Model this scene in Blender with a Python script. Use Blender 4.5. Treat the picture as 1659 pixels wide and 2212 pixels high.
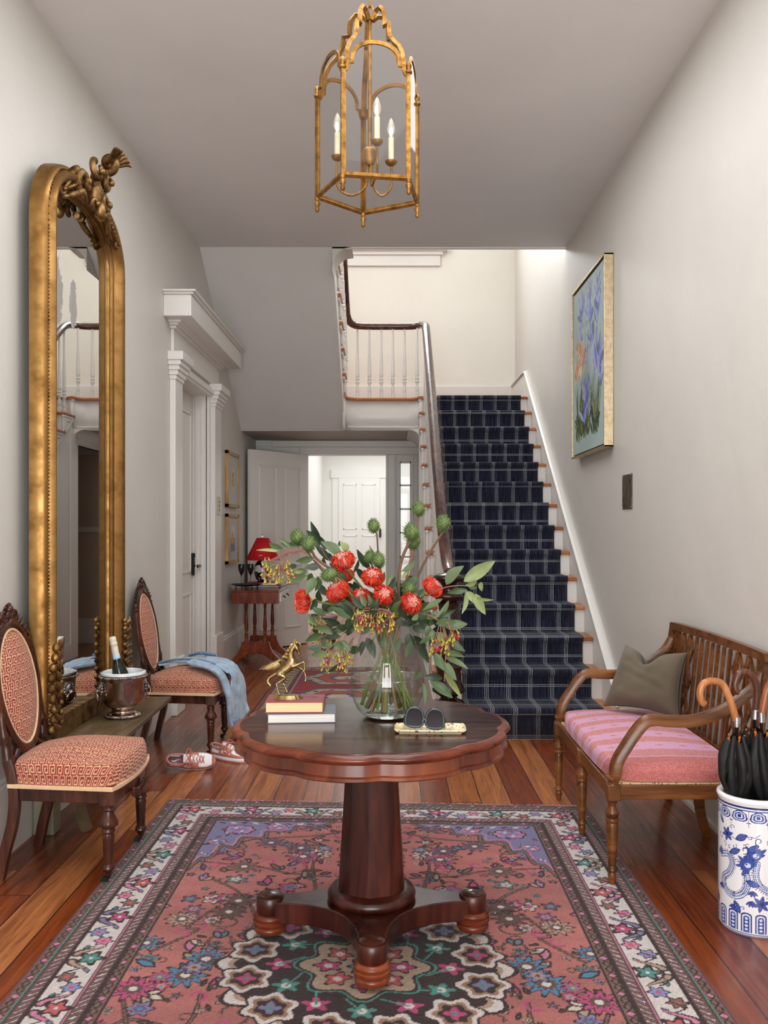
import bpy, bmesh, math, random
import numpy as np
from mathutils import Vector, Matrix, noise as mnoise

for _o in list(bpy.data.objects): bpy.data.objects.remove(_o)
scene = bpy.context.scene
COL = scene.collection
PI = math.pi
rnd = random.Random(7)

# ------------------------------------------------------------------ camera
F, VPX, HY, EYE = 1900.0, 846.0, 1142.0, 1.39
cam_d = bpy.data.cameras.new('camera'); cam = bpy.data.objects.new('camera', cam_d); COL.objects.link(cam)
cam.location = (0, 0, EYE); cam.rotation_euler = (PI/2, 0, 0)
cam_d.sensor_fit = 'VERTICAL'; cam_d.sensor_height = 36.0
cam_d.lens = F/2212*36.0
cam_d.shift_x = -(VPX-829.5)/2212; cam_d.shift_y = (HY-1106)/2212
cam_d.clip_start = 0.05; cam_d.clip_end = 100
scene.camera = cam

# ------------------------------------------------------------------ light
def area(name, loc, rot, sx, sy, power, col=(1, 1, 1)):
    l = bpy.data.lights.new(name, 'AREA'); l.shape = 'RECTANGLE'; l.size = sx; l.size_y = sy
    l.energy = power; l.color = col
    o = bpy.data.objects.new(name, l); COL.objects.link(o); o.location = loc; o.rotation_euler = rot
    return o
world = bpy.data.worlds.new('world'); scene.world = world; world.use_nodes = True
world.node_tree.nodes['Background'].inputs[0].default_value = (0.80, 0.88, 1.0, 1)
world.node_tree.nodes['Background'].inputs[1].default_value = 1.0
# daylight at the glazed entrance behind the camera (three bays), the stair window and the bright back room
area('daylight_entrance', (-0.1, -2.75, 1.50), (PI/2+0.45, 0, 0), 2.7, 3.0, 345, (0.96, 0.98, 0.985))
area('hall_overhead_fill', (0.0, 2.9, 3.77), (0, 0, 0), 1.6, 5.6, 128, (0.95, 0.975, 0.99))  # added fill strip under the hall ceiling, no real fixture there
area('daylight_stair_window', (0.0, 10.95, 5.65), (-PI/2, 0, 0), 1.5, 1.5, 215, (0.95, 0.98, 1.0))
area('daylight_upper_hall', (-1.45, 8.2, 5.6), (0, -1.05, 0), 1.6, 2.6, 95, (0.97, 0.98, 1.0))
area('daylight_back_room', (0.2, 12.4, 2.75), (0, 0, 0), 2.0, 2.4, 46, (0.97, 0.99, 1.0))

scene.view_settings.view_transform = 'Standard'
scene.view_settings.look = 'None'
scene.view_settings.gamma = 1
scene.view_settings.use_curve_mapping = False
scene.view_settings.exposure = -0.12
try:
    scene.cycles.max_bounces = 10; scene.cycles.diffuse_bounces = 5; scene.cycles.glossy_bounces = 5
    scene.cycles.transmission_bounces = 10; scene.cycles.transparent_max_bounces = 12
    scene.cycles.caustics_reflective = False; scene.cycles.caustics_refractive = False
    scene.cycles.sample_clamp_indirect = 6
    scene.cycles.use_denoising = True
except Exception: pass

def PX(px, Y): return (px-VPX)*Y/F
def PZ(py, Y): return EYE-(py-HY)*Y/F
def P3(px, py, Y): return Vector((PX(px, Y), Y, PZ(py, Y)))

# ------------------------------------------------------------------ materials
def s2l(c):
    return tuple(((v/255.0)/12.92 if v/255.0 <= 0.04045 else ((v/255.0+0.055)/1.055)**2.4) for v in c)
def _setin(b, name, v):
    if name in b.inputs: b.inputs[name].default_value = v
class Mat:
    def __init__(s, name, col=(0.8, 0.8, 0.8), rough=0.5, metal=0.0, spec=0.5, coat=0.0, coat_rough=0.1, sheen=0.0, trans=0.0, ior=1.45):
        s.m = bpy.data.materials.new(name); s.m.use_nodes = True
        s.nt = s.m.node_tree; s.N = s.nt.nodes; s.L = s.nt.links
        s.b = s.N['Principled BSDF']
        _setin(s.b, 'Base Color', (*col, 1)); _setin(s.b, 'Roughness', rough); _setin(s.b, 'Metallic', metal)
        _setin(s.b, 'Specular IOR Level', spec); _setin(s.b, 'Coat Weight', coat); _setin(s.b, 'Coat Roughness', coat_rough)
        _setin(s.b, 'Sheen Weight', sheen); _setin(s.b, 'Transmission Weight', trans); _setin(s.b, 'IOR', ior)
        s._tc = None
    def node(s, t, **kw):
        n = s.N.new(t)
        for k, v in kw.items():
            if k in n.inputs: n.inputs[k].default_value = v
            else: setattr(n, k, v)
        return n
    def tc(s, out='Object'):
        if s._tc is None: s._tc = s.N.new('ShaderNodeTexCoord')
        return s._tc.outputs[out]
    def mapping(s, scale=(1, 1, 1), rot=(0, 0, 0), loc=(0, 0, 0), out='Object'):
        n = s.N.new('ShaderNodeMapping'); n.inputs['Scale'].default_value = scale
        n.inputs['Rotation'].default_value = rot; n.inputs['Location'].default_value = loc
        s.L.new(s.tc(out), n.inputs['Vector']); return n.outputs[0]
    def noise(s, vec, scale=5, detail=4, rough=0.5, dist=0.0):
        n = s.node('ShaderNodeTexNoise', Scale=scale, Detail=detail, Roughness=rough, Distortion=dist)
        s.L.new(vec, n.inputs['Vector']); return n
    def ramp(s, fac, stops, interp='LINEAR'):
        n = s.N.new('ShaderNodeValToRGB'); cr = n.color_ramp; cr.interpolation = interp
        while len(cr.elements) < len(stops): cr.elements.new(0.5)
        for e, (p, c) in zip(cr.elements, stops):
            e.position = p; e.color = (*c, 1) if len(c) == 3 else c
        s.L.new(fac, n.inputs[0]); return n.outputs[0]
    def mix(s, fac, a, b, blend='MIX'):
        n = s.N.new('ShaderNodeMix'); n.data_type = 'RGBA'; n.blend_type = blend
        for v, i in ((fac, 0), (a, 6), (b, 7)):
            if hasattr(v, 'is_linked') or hasattr(v, 'links'): s.L.new(v, n.inputs[i])
            else: n.inputs[i].default_value = v if i == 0 else (*v, 1)
        return n.outputs[2]
    def math(s, op, a, b=0.0, c=0.0):
        n = s.N.new('ShaderNodeMath'); n.operation = op
        for v, i in ((a, 0), (b, 1), (c, 2)):
            if isinstance(v, (int, float)): n.inputs[i].default_value = v
            else: s.L.new(v, n.inputs[i])
        return n.outputs[0]
    def bump(s, h, strength=0.2, dist=0.01):
        n = s.N.new('ShaderNodeBump'); n.inputs['Strength'].default_value = strength; n.inputs['Distance'].default_value = dist
        s.L.new(h, n.inputs['Height']); s.L.new(n.outputs[0], s.b.inputs['Normal'])
    def col(s, o): s.L.new(o, s.b.inputs['Base Color'])
    def rgh(s, o): s.L.new(o, s.b.inputs['Roughness'])

M = {}
def paint(name, rgb, rough=0.5, var=0.03, bump=0.08, coat=0.0, bscale=2.5):
    m = Mat(name, s2l(rgb), rough); c = s2l(rgb)
    n = m.noise(m.mapping(), 1.3, 5, 0.6)
    lo = tuple(v*(1-var*2) for v in c); hi = tuple(min(1, v*(1+var)) for v in c)
    m.col(m.ramp(n.outputs[0], [(0.3, lo), (0.7, hi)]))
    n2 = m.noise(m.mapping(), bscale, 6, 0.55); m.bump(n2.outputs[0], bump, 0.03)
    M[name] = m.m; return m
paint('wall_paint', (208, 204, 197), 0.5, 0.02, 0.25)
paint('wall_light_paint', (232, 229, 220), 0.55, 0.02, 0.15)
paint('ceiling_paint', (222, 220, 218), 0.6, 0.02, 0.25, bscale=1.2)
paint('trim_white', (226, 223, 218), 0.35, 0.015, 0.1, bscale=14)
paint('trim_grey', (222, 219, 214), 0.38, 0.03, 0.1, bscale=14)
paint('door_paint', (234, 230, 224), 0.36, 0.02, 0.08, bscale=14)
paint('bright_white', (240, 240, 236), 0.5, 0.01, 0.05)
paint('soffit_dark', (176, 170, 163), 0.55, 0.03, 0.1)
paint('taupe_wall', (196, 182, 168), 0.55, 0.03, 0.1)

def wood(name, dark, mid, light, scale=1.0, axis='z', rough=0.3, coat=0.3, grain=18, bump=0.06, fig=1.0):
    m = Mat(name, s2l(mid), rough, coat=coat*0.4, coat_rough=0.14, spec=0.4)
    st = {'x': (0.12, 1, 1), 'y': (1, 0.12, 1), 'z': (1, 1, 0.12)}[axis]
    v = m.mapping(tuple(k*scale for k in st))
    n = m.noise(v, grain, 8, 0.62, 1.2*fig)
    n2 = m.noise(m.mapping((scale, scale, scale)), 2.2, 3, 0.5, 0.5)
    f = m.math('ADD', m.math('MULTIPLY', n.outputs[0], 0.65), m.math('MULTIPLY', n2.outputs[0], 0.35))
    m.col(m.ramp(f, [(0.36, s2l(dark)), (0.5, s2l(mid)), (0.64, s2l(light))]))
    n3 = m.noise(m.mapping(tuple(k*scale for k in st)), grain*5, 4, 0.6); m.bump(n3.outputs[0], bump, 0.004)
    r = m.ramp(n.outputs[0], [(0.3, (rough*0.8,)*3), (0.7, (min(1, rough*1.35),)*3)]); m.rgh(r)
    M[name] = m.m; return m
wood('mahogany', (30, 9, 6), (60, 22, 14), (92, 38, 22), 1.0, 'z', 0.3, 0.5, 10)
wood('mahogany_top', (34, 16, 11), (58, 29, 20), (80, 42, 28), 1.0, 'x', 0.2, 0.7, 9, 0.03)
wood('mahogany_edge', (66, 24, 12), (102, 42, 20), (134, 64, 32), 1.0, 'x', 0.28, 0.5, 10)
wood('walnut_carved', (30, 13, 8), (64, 30, 19), (98, 52, 33), 1.2, 'z', 0.28, 0.5, 12)
wood('bench_wood', (66, 35, 12), (104, 59, 23), (134, 82, 37), 1.2, 'x', 0.3, 0.35, 16)
wood('side_table_wood', (78, 26, 10), (120, 50, 20), (150, 74, 34), 1.0, 'z', 0.26, 0.5, 14)
wood('tread_wood', (132, 70, 34), (172, 100, 52), (196, 126, 72), 1.0, 'x', 0.32, 0.3, 14)
wood('rail_wood', (40, 22, 18), (76, 48, 40), (104, 72, 62), 1.0, 'y', 0.2, 0.7, 9, 0.03)
wood('newel_wood', (20, 10, 8), (40, 20, 16), (62, 34, 26), 1.0, 'z', 0.22, 0.6, 9)
wood('console_wood', (62, 48, 30), (88, 70, 46), (108, 88, 60), 1.0, 'y', 0.34, 0.25, 14)
wood('oak_frame', (152, 112, 62), (186, 144, 90), (206, 168, 114), 1.0, 'z', 0.45, 0.1, 18)
wood('umbrella_wood', (120, 66, 32), (168, 104, 58), (196, 134, 82), 2.0, 'z', 0.3, 0.4, 20)
wood('umbrella_wood_dark', (52, 26, 16), (84, 46, 30), (112, 68, 46), 2.0, 'z', 0.3, 0.4, 20)
wood('umbrella_wood_red', (84, 40, 20), (128, 70, 40), (156, 92, 56), 2.0, 'z', 0.3, 0.4, 20)

# old pine floor boards running away from the camera
def floor_mat():
    m = Mat('pine_boards', rough=0.25, coat=0.25, coat_rough=0.15)
    sep = m.node('ShaderNodeSeparateXYZ'); m.L.new(m.tc(), sep.inputs[0])
    W = 0.152
    xs = m.math('DIVIDE', sep.outputs[0], W)
    bi = m.math('FLOOR', xs); fx = m.math('FRACT', xs)
    wn = m.node('ShaderNodeTexWhiteNoise'); wn.noise_dimensions = '1D'; m.L.new(bi, wn.inputs['W'])
    yo = m.math('ADD', m.math('DIVIDE', sep.outputs[1], 2.9), m.math('MULTIPLY', wn.outputs['Value'], 7.3))
    yi = m.math('FLOOR', yo); fy = m.math('FRACT', yo)
    cmb = m.node('ShaderNodeCombineXYZ'); m.L.new(bi, cmb.inputs[0]); m.L.new(yi, cmb.inputs[1])
    w2 = m.node('ShaderNodeTexWhiteNoise'); w2.noise_dimensions = '3D'; m.L.new(cmb.outputs[0], w2.inputs['Vector'])
    # grain, offset per board
    off = m.node('ShaderNodeVectorMath', operation='SCALE'); m.L.new(w2.outputs['Color'], off.inputs[0]); off.inputs['Scale'].default_value = 9.0
    add = m.node('ShaderNodeVectorMath', operation='ADD'); m.L.new(m.mapping((1, 0.055, 1)), add.inputs[0]); m.L.new(off.outputs[0], add.inputs[1])
    g = m.noise(add.outputs[0], 26, 6, 0.6, 1.6)
    g2 = m.noise(add.outputs[0], 130, 3, 0.6, 0.4)
    base = m.ramp(w2.outputs['Value'], [(0.0, s2l((108, 46, 20))), (0.3, s2l((136, 66, 30))), (0.6, s2l((156, 86, 44))), (0.85, s2l((178, 112, 66))), (1.0, s2l((122, 56, 26)))])
    gr = m.ramp(g.outputs[0], [(0.32, (0.42, 0.34, 0.30)), (0.5, (0.92, 0.90, 0.88)), (0.68, (1.2, 1.2, 1.18))])
    c = m.mix(1.0, base, gr, 'MULTIPLY')
    fine = m.ramp(g2.outputs[0], [(0.3, (0.82, 0.82, 0.82)), (0.7, (1.08, 1.08, 1.08))])
    c = m.mix(0.8, c, fine, 'MULTIPLY')
    # scattered knots and dings
    kn = m.noise(m.mapping((1, 0.6, 1)), 11, 2, 0.4); kk = m.ramp(kn.outputs[0], [(0.0, (0, 0, 0)), (0.74, (0, 0, 0)), (0.79, (0.7, 0.7, 0.7))])
    c = m.mix(kk, c, s2l((52, 26, 14)))
    # seams
    ex = m.math('MINIMUM', fx, m.math('SUBTRACT', 1.0, fx))
    sx_ = m.math('LESS_THAN', ex, 0.016)
    ey = m.math('MINIMUM', fy, m.math('SUBTRACT', 1.0, fy)); sy_ = m.math('LESS_THAN', ey, 0.0009)
    seam = m.math('MAXIMUM', sx_, sy_)
    c = m.mix(seam, c, s2l((36, 20, 14)))
    m.col(c)
    r = m.ramp(g.outputs[0], [(0.3, (0.36,)*3), (0.7, (0.22,)*3)]); m.rgh(r)
    h = m.math('SUBTRACT', m.math('MULTIPLY', g.outputs[0], 0.25), seam)
    hb = m.math('ADD', h, m.math('MULTIPLY', m.noise(m.mapping((1, 0.3, 1)), 6, 2).outputs[0], 0.8))
    m.bump(hb, 0.16, 0.006)
    M['floor'] = m.m
floor_mat()

def metal(name, rgb, rough=0.25, var=0.25, dark=None, bump=0.05, sc=20):
    m = Mat(name, s2l(rgb), rough, 1.0); c = s2l(rgb); d = s2l(dark) if dark else tuple(v*0.6 for v in c)
    n = m.noise(m.mapping(), sc, 5, 0.6); m.col(m.ramp(n.outputs[0], [(0.35, d), (0.6, c)]))
    m.rgh(m.ramp(n.outputs[0], [(0.3, (min(1, rough*(1+var*3)),)*3), (0.7, (rough,)*3)]))
    n2 = m.noise(m.mapping(), sc*4, 3, 0.5); m.bump(n2.outputs[0], bump, 0.003)
    M[name] = m.m; return m
metal('gilt', (156, 118, 70), 0.33, 0.3, (124, 90, 48), 0.12, 9)
metal('gilt_dark', (150, 118, 76), 0.42, 0.3, (78, 50, 24), 0.15, 14)
metal('lantern_gold', (160, 118, 62), 0.4, 0.2, (112, 78, 36), 0.12, 30)
metal('brass', (176, 154, 112), 0.22, 0.4, (116, 92, 50), 0.08, 45)
metal('silver_plate', (196, 178, 170), 0.1, 0.6, (150, 120, 108), 0.02, 10)
metal('silver_dark', (178, 170, 166), 0.2, 0.6, (60, 54, 52), 0.1, 60)
metal('black_metal', (40, 40, 42), 0.3, 0.3)
metal('pewter_tray', (84, 76, 66), 0.22, 0.5, (40, 36, 32), 0.1, 30)
metal('bronze_plate', (150, 138, 120), 0.3, 0.4, (80, 68, 54), 0.03, 8)
metal('chrome', (190, 190, 195), 0.12)
metal('champagne_frame', (222, 204, 172), 0.32, 0.2, (196, 172, 134), 0.05, 30)

def plain(name, rgb, rough=0.5, **kw):
    m = Mat(name, s2l(rgb), rough, **kw); c = s2l(rgb)
    n = m.noise(m.mapping(), 30, 3); m.col(m.ramp(n.outputs[0], [(0.3, tuple(v*0.9 for v in c)), (0.7, tuple(min(1, v*1.05) for v in c))]))
    M[name] = m.m; return m
plain('black_gloss', (14, 13, 14), 0.12, coat=0.6)
plain('black_plastic', (22, 22, 24), 0.35)
plain('white_porcelain', (236, 238, 240), 0.12, coat=0.5)
plain('cream', (226, 214, 184), 0.5)
plain('candle_sleeve', (206, 200, 168), 0.5)
plain('gimp', (222, 188, 150), 0.8)
plain('red_shade', (196, 8, 26), 0.7)
plain('red_cloth', (150, 38, 40), 0.6)
plain('book_red', (146, 60, 62), 0.55)
plain('book_navy', (98, 104, 116), 0.45)
plain('stem_green', (98, 110, 46), 0.45)
plain('stem_brown', (104, 78, 58), 0.6)
plain('stem_pink', (140, 92, 78), 0.5)
plain('bud_yellow', (164, 164, 52), 0.45)
plain('bud_pink', (168, 22, 66), 0.6)
plain('denim_inner', (176, 194, 212), 0.9)
plain('shoe_white', (236, 232, 238), 0.45)
plain('shoe_pink', (190, 122, 104), 0.5)
plain('shoe_lining', (184, 122, 114), 0.85)
plain('shoe_insole', (132, 92, 98), 0.8)
plain('lace', (188, 112, 96), 0.8)
plain('rubber', (20, 20, 22), 0.4)
plain('glasses_frame', (30, 46, 50), 0.2, coat=0.3)
plain('amber', (196, 110, 40), 0.25)
plain('plate_cream', (190, 180, 150), 0.3)
plain('mat_paper', (186, 190, 194), 0.5)
plain('foil', (224, 216, 196), 0.3)
plain('blue_label', (176, 206, 226), 0.5)

def pages(name, rgb):
    m = Mat(name, s2l(rgb), 0.8)
    w = m.noise(m.mapping((1, 1, 140)), 6, 2); c = s2l(rgb)
    m.col(m.ramp(w.outputs[0], [(0.3, tuple(v*0.86 for v in c)), (0.7, c)])); m.bump(w.outputs[0], 0.2, 0.001); M[name] = m.m
pages('pages_cream', (238, 208, 162)); pages('pages_white', (238, 234, 230))

def fabric(name, rgb, rough=0.95, sheen=0.4, sc=240, bump=0.3, var=0.12, big=5):
    m = Mat(name, s2l(rgb), rough, sheen=sheen); c = s2l(rgb)
    n = m.noise(m.mapping(), big, 5, 0.6); m.col(m.ramp(n.outputs[0], [(0.3, tuple(v*(1-var) for v in c)), (0.7, tuple(min(1, v*(1+var)) for v in c))]))
    n2 = m.noise(m.mapping(), sc, 2, 0.6); m.bump(n2.outputs[0], bump, 0.002); M[name] = m.m; return m
fabric('velvet_olive', (96, 86, 70), 0.85, 0.12, 300, 0.15)
fabric('umbrella_black', (9, 9, 10), 0.6, 0.0, 400, 0.1)
fabric('denim', (150, 172, 194), 0.95, 0.3, 260, 0.4, 0.3, 22)
fabric('denim_dark', (92, 120, 154), 0.95, 0.3, 260, 0.4, 0.35, 40)

def vcol(name, rough=0.9, sheen=0.0, coat=0.0, bump=0.0, sc=300, attr='Col', spec=0.5):
    m = Mat(name, rough=rough, sheen=sheen, coat=coat, spec=spec)
    a = m.node('ShaderNodeVertexColor'); a.layer_name = attr
    m.col(a.outputs[0])
    if bump:
        n = m.noise(m.mapping(), sc, 3, 0.6); m.bump(n.outputs[0], bump, 0.004)
    M[name] = m.m; return m
vcol('rug_pile', 0.95, 0.15, bump=0.5, sc=220, spec=0.2); vcol('fabric_print', 0.9, 0.1, bump=0.2, sc=500, spec=0.2)
vcol('glazed_print', 0.1, coat=0.6); vcol('canvas_print', 0.6, bump=0.2, sc=120); vcol('tray_print', 0.35, coat=0.3)

def glass(name, col=(1, 1, 1), rough=0.0, ior=1.45, thin=False):
    m = Mat(name, col, rough, trans=1.0, ior=ior)
    if thin:   # thin pane: transparent with a weak mirror reflection
        for n in list(m.N): m.N.remove(n)
        o = m.N.new('ShaderNodeOutputMaterial'); t = m.N.new('ShaderNodeBsdfTransparent'); t.inputs[0].default_value = (*col, 1)
        g = m.N.new('ShaderNodeBsdfGlossy'); g.inputs['Roughness'].default_value = 0.02
        fr = m.N.new('ShaderNodeFresnel'); ge = m.N.new('ShaderNodeNewGeometry'); m.L.new(m.math('MULTIPLY_ADD', ge.outputs['Backfacing'], 1/ior-ior, ior), fr.inputs['IOR'])
        fr_o = m.math('MULTIPLY', fr.outputs[0], 0.4 if 'pane' in name else 0.75)
        mx = m.N.new('ShaderNodeMixShader'); m.L.new(fr_o, mx.inputs[0]); m.L.new(t.outputs[0], mx.inputs[1]); m.L.new(g.outputs[0], mx.inputs[2])
        m.L.new(mx.outputs[0], o.inputs[0])
    M[name] = m.m
m_ = Mat('bulb_frost', s2l((236, 226, 208)), 0.25, trans=0.6, coat=0.3); M['bulb_frost'] = m_.m
glass('glass_clear'); glass('glass_pane', (0.97, 0.98, 0.98), thin=True); glass('vase_glass', (0.955, 0.97, 0.965), thin=True, ior=1.8)
glass('water', (0.93, 0.97, 0.94), thin=True, ior=1.33); glass('bulb_glass', (1, 1, 1), thin=True, ior=1.8); glass('dark_bottle', (0.02, 0.03, 0.02))
m_ = Mat('lens_dark', s2l((30, 18, 24)), 0.1, spec=0.08); M['lens_dark'] = m_.m
m_ = Mat('mirror_glass', (0.72, 0.72, 0.70), 0.01, 1.0)
M['mirror_glass'] = m_.m
def leafmat(name, rgb, back, rough=0.45):
    m = Mat(name, s2l(rgb), rough); c = s2l(rgb)
    n = m.noise(m.mapping(), 14, 4); cc = m.ramp(n.outputs[0], [(0.3, tuple(v*0.75 for v in c)), (0.7, tuple(v*1.2 for v in c))])
    g = m.N.new('ShaderNodeNewGeometry'); m.col(m.mix(g.outputs['Backfacing'], cc, s2l(back)))
    M[name] = m.m
leafmat('leaf_dark', (40, 58, 38), (84, 100, 68)); leafmat('leaf_grey', (84, 102, 66), (108, 122, 84)); leafmat('leaf_pale', (124, 138, 88), (134, 146, 98))
leafmat('leaf_mid', (60, 82, 44), (92, 110, 68))

# ------------------------------------------------------------------ mesh helper
def rot_to(d):
    d = Vector(d).normalized()
    return d.to_track_quat('Z', 'Y').to_matrix()
class MB:
    def __init__(s): s.v = []; s.f = []; s.mi = []; s.cur = 0
    def add(s, vs, fs, T=None):
        o = len(s.v)
        for p in vs:
            p = Vector(p); s.v.append(tuple(T @ p) if T is not None else tuple(p))
        for f in fs: s.f.append(tuple(i+o for i in f)); s.mi.append(s.cur)
        return s
    def box(s, a, b, T=None):
        x0, y0, z0 = [min(a[i], b[i]) for i in range(3)]; x1, y1, z1 = [max(a[i], b[i]) for i in range(3)]
        return s.add([(x0, y0, z0), (x1, y0, z0), (x1, y1, z0), (x0, y1, z0), (x0, y0, z1), (x1, y0, z1), (x1, y1, z1), (x0, y1, z1)],
              [(0, 3, 2, 1), (4, 5, 6, 7), (0, 1, 5, 4), (1, 2, 6, 5), (2, 3, 7, 6), (3, 0, 4, 7)], T)
    def prism(s, pts, lo, hi, axis='z', T=None):
        # pts in the plane of the two other axes
        n = len(pts)
        if axis == 'z': L = lambda p, h: (p[0], p[1], h)
        elif axis == 'x': L = lambda p, h: (h, p[0], p[1])
        else: L = lambda p, h: (p[0], h, p[1])
        vs = [L(p, lo) for p in pts]+[L(p, hi) for p in pts]
        fs = [tuple(range(n))[::-1], tuple(range(n, 2*n))]+[(i, (i+1) % n, (i+1) % n+n, i+n) for i in range(n)]
        return s.add(vs, fs, T)
    def lathe(s, prof, seg=32, T=None, cap=True, fn=None):
        vs = []; fs = []; n = len(prof)
        for r, z in prof:
            for k in range(seg):
                a = 2*PI*k/seg; rr = r*(fn(a, z) if fn else 1)
                vs.append((rr*math.cos(a), rr*math.sin(a), z))
        for i in range(n-1):
            for k in range(seg):
                k2 = (k+1) % seg; fs.append((i*seg+k, i*seg+k2, (i+1)*seg+k2, (i+1)*seg+k))
        if cap:
            if prof[0][0] > 1e-5: fs.append(tuple(range(seg))[::-1])
            if prof[-1][0] > 1e-5: fs.append(tuple((n-1)*seg+k for k in range(seg)))
        return s.add(vs, fs, T)
    def tube(s, pts, r, seg=10, cap=True, flat=1.0, T=None, up=None, closed=False):
        pts = [Vector(p) for p in pts]; n = len(pts)
        rs = r if isinstance(r, (list, tuple)) else [r]*n
        vs = []; fs = []; prev = None
        for i, p in enumerate(pts):
            if closed: t = pts[(i+1) % n]-pts[i-1]
            else: t = (pts[min(i+1, n-1)]-pts[max(i-1, 0)])
            if t.length < 1e-9: t = Vector((0, 0, 1))
            t.normalize()
            if up is not None: u = Vector(up)
            elif prev is None: u = Vector((0, 0, 1)) if abs(t.z) < 0.9 else Vector((1, 0, 0))
            else: u = prev
            u = (u-t*u.dot(t)); u.normalize(); w = t.cross(u); prev = u
            for k in range(seg):
                a = 2*PI*k/seg; vs.append(p+(u*math.cos(a)*flat+w*math.sin(a))*rs[i])
        m = n if closed else n-1
        for i in range(m):
            j = (i+1) % n
            for k in range(seg):
                k2 = (k+1) % seg; fs.append((i*seg+k, i*seg+k2, j*seg+k2, j*seg+k))
        if cap and not closed: fs.append(tuple(range(seg))[::-1]); fs.append(tuple((n-1)*seg+k for k in range(seg)))
        return s.add(vs, fs, T)
    def sweep(s, path, prof, closed=False, up=(0, 0, 1), T=None, scale=None):
        # prof: list of (a,b): a along side (t x up), b along up
        path = [Vector(p) for p in path]; n = len(path); m = len(prof); vs = []; fs = []
        for i, p in enumerate(path):
            if closed: t = (path[(i+1) % n]-path[i-1])
            else: t = path[min(i+1, n-1)]-path[max(i-1, 0)]
            t.normalize(); u = Vector(up); w = t.cross(u); w.normalize(); u2 = w.cross(t)
            k = scale[i] if scale else 1
            for a, b in prof: vs.append(p+w*a*k+u2*b*k)
        q = n if closed else n-1
        for i in range(q):
            j = (i+1) % n
            for k in range(m):
                k2 = (k+1) % m; fs.append((i*m+k, j*m+k, j*m+k2, i*m+k2))
        if not closed: fs.append(tuple(range(m))); fs.append(tuple((n-1)*m+k for k in range(m))[::-1])
        return s.add(vs, fs, T)
    def ball(s, c, r, seg=12, rings=8, T=None):
        if isinstance(r, (int, float)): r = (r, r, r)
        c = Vector(c); vs = [(0, 0, -1)]; fs = []
        for i in range(1, rings):
            ph = -PI/2+PI*i/rings
            for k in range(seg): a = 2*PI*k/seg; vs.append((math.cos(ph)*math.cos(a), math.cos(ph)*math.sin(a), math.sin(ph)))
        vs.append((0, 0, 1)); last = len(vs)-1
        for k in range(seg):
            k2 = (k+1) % seg; fs.append((0, 1+k2, 1+k)); fs.append((last, last-seg+k, last-seg+k2))
            for i in range(rings-2): fs.append((1+i*seg+k, 1+i*seg+k2, 1+(i+1)*seg+k2, 1+(i+1)*seg+k))
        R = T if T is not None else Matrix.Identity(4)
        vs = [(v[0]*r[0]+c.x, v[1]*r[1]+c.y, v[2]*r[2]+c.z) for v in vs]
        return s.add(vs, fs, R)
    def grid(s, fn, nu, nv, T=None, wrapu=False):
        vs = [fn(i/(nu if wrapu else nu-1), j/(nv-1)) for j in range(nv) for i in range(nu)]; fs = []
        for j in range(nv-1):
            for i in range(nu if wrapu else nu-1):
                i2 = (i+1) % nu; fs.append((j*nu+i, j*nu+i2, (j+1)*nu+i2, (j+1)*nu+i))
        return s.add(vs, fs, T)

def obj(name, mb, mat, parent=None, smooth=35, bevel=0, seg=2, loc=None, rot=None, solid=0, subd=0, recalc=True):
    me = bpy.data.meshes.new(name); me.from_pydata([tuple(v) for v in mb.v], [], mb.f); me.update()
    mats = mat if isinstance(mat, (list, tuple)) else [mat]
    for m in mats: me.materials.append(M[m])
    if len(mats) > 1: me.polygons.foreach_set('material_index', mb.mi)
    if recalc:
        bm = bmesh.new(); bm.from_mesh(me); bmesh.ops.recalc_face_normals(bm, faces=bm.faces); bm.to_mesh(me); bm.free()
    if smooth:
        me.polygons.foreach_set('use_smooth', [True]*len(me.polygons))
        try: me.set_sharp_from_angle(angle=math.radians(smooth))
        except Exception: pass
    o = bpy.data.objects.new(name, me); COL.objects.link(o)
    if parent is not None: o.parent = parent
    if loc is not None: o.location = loc
    if rot is not None: o.rotation_euler = rot
    if bevel:
        b = o.modifiers.new('bevel', 'BEVEL'); b.width = bevel; b.segments = seg; b.limit_method = 'ANGLE'; b.angle_limit = math.radians(40); b.harden_normals = False
    if solid:
        b = o.modifiers.new('solid', 'SOLIDIFY'); b.thickness = solid; b.offset = 0
    if subd:
        b = o.modifiers.new('sub', 'SUBSURF'); b.levels = subd; b.render_levels = subd
    return o
def tag(o, label=None, cat=None, group=None, kind=None):
    if label: o['label'] = label
    if cat: o['category'] = cat
    if group: o['group'] = group
    if kind: o['kind'] = kind
    return o
def thing(name, label, cat, loc=(0, 0, 0), rz=0.0, group=None):
    o = bpy.data.objects.new(name, None); COL.objects.link(o); o.location = loc; o.rotation_euler = (0, 0, rz)
    o.empty_display_size = 0.05
    return tag(o, label, cat, group)
def struct(name, mb, mat, **kw):
    return tag(obj(name, mb, mat, **kw), kind='structure')
def plank(a, b): return MB().box(a, b)
def copy_tree(o, parent=None, **kw):
    c = o.copy(); COL.objects.link(c)
    if parent is not None: c.parent = parent
    for ch in o.children: copy_tree(ch, c)
    return c
def setcol(o, cols):
    me = o.data; a = me.color_attributes.new('Col', 'FLOAT_COLOR', 'POINT')
    arr = np.ones((len(me.vertices), 4), np.float32); arr[:, :3] = cols; a.data.foreach_set('color', arr.ravel())
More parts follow.
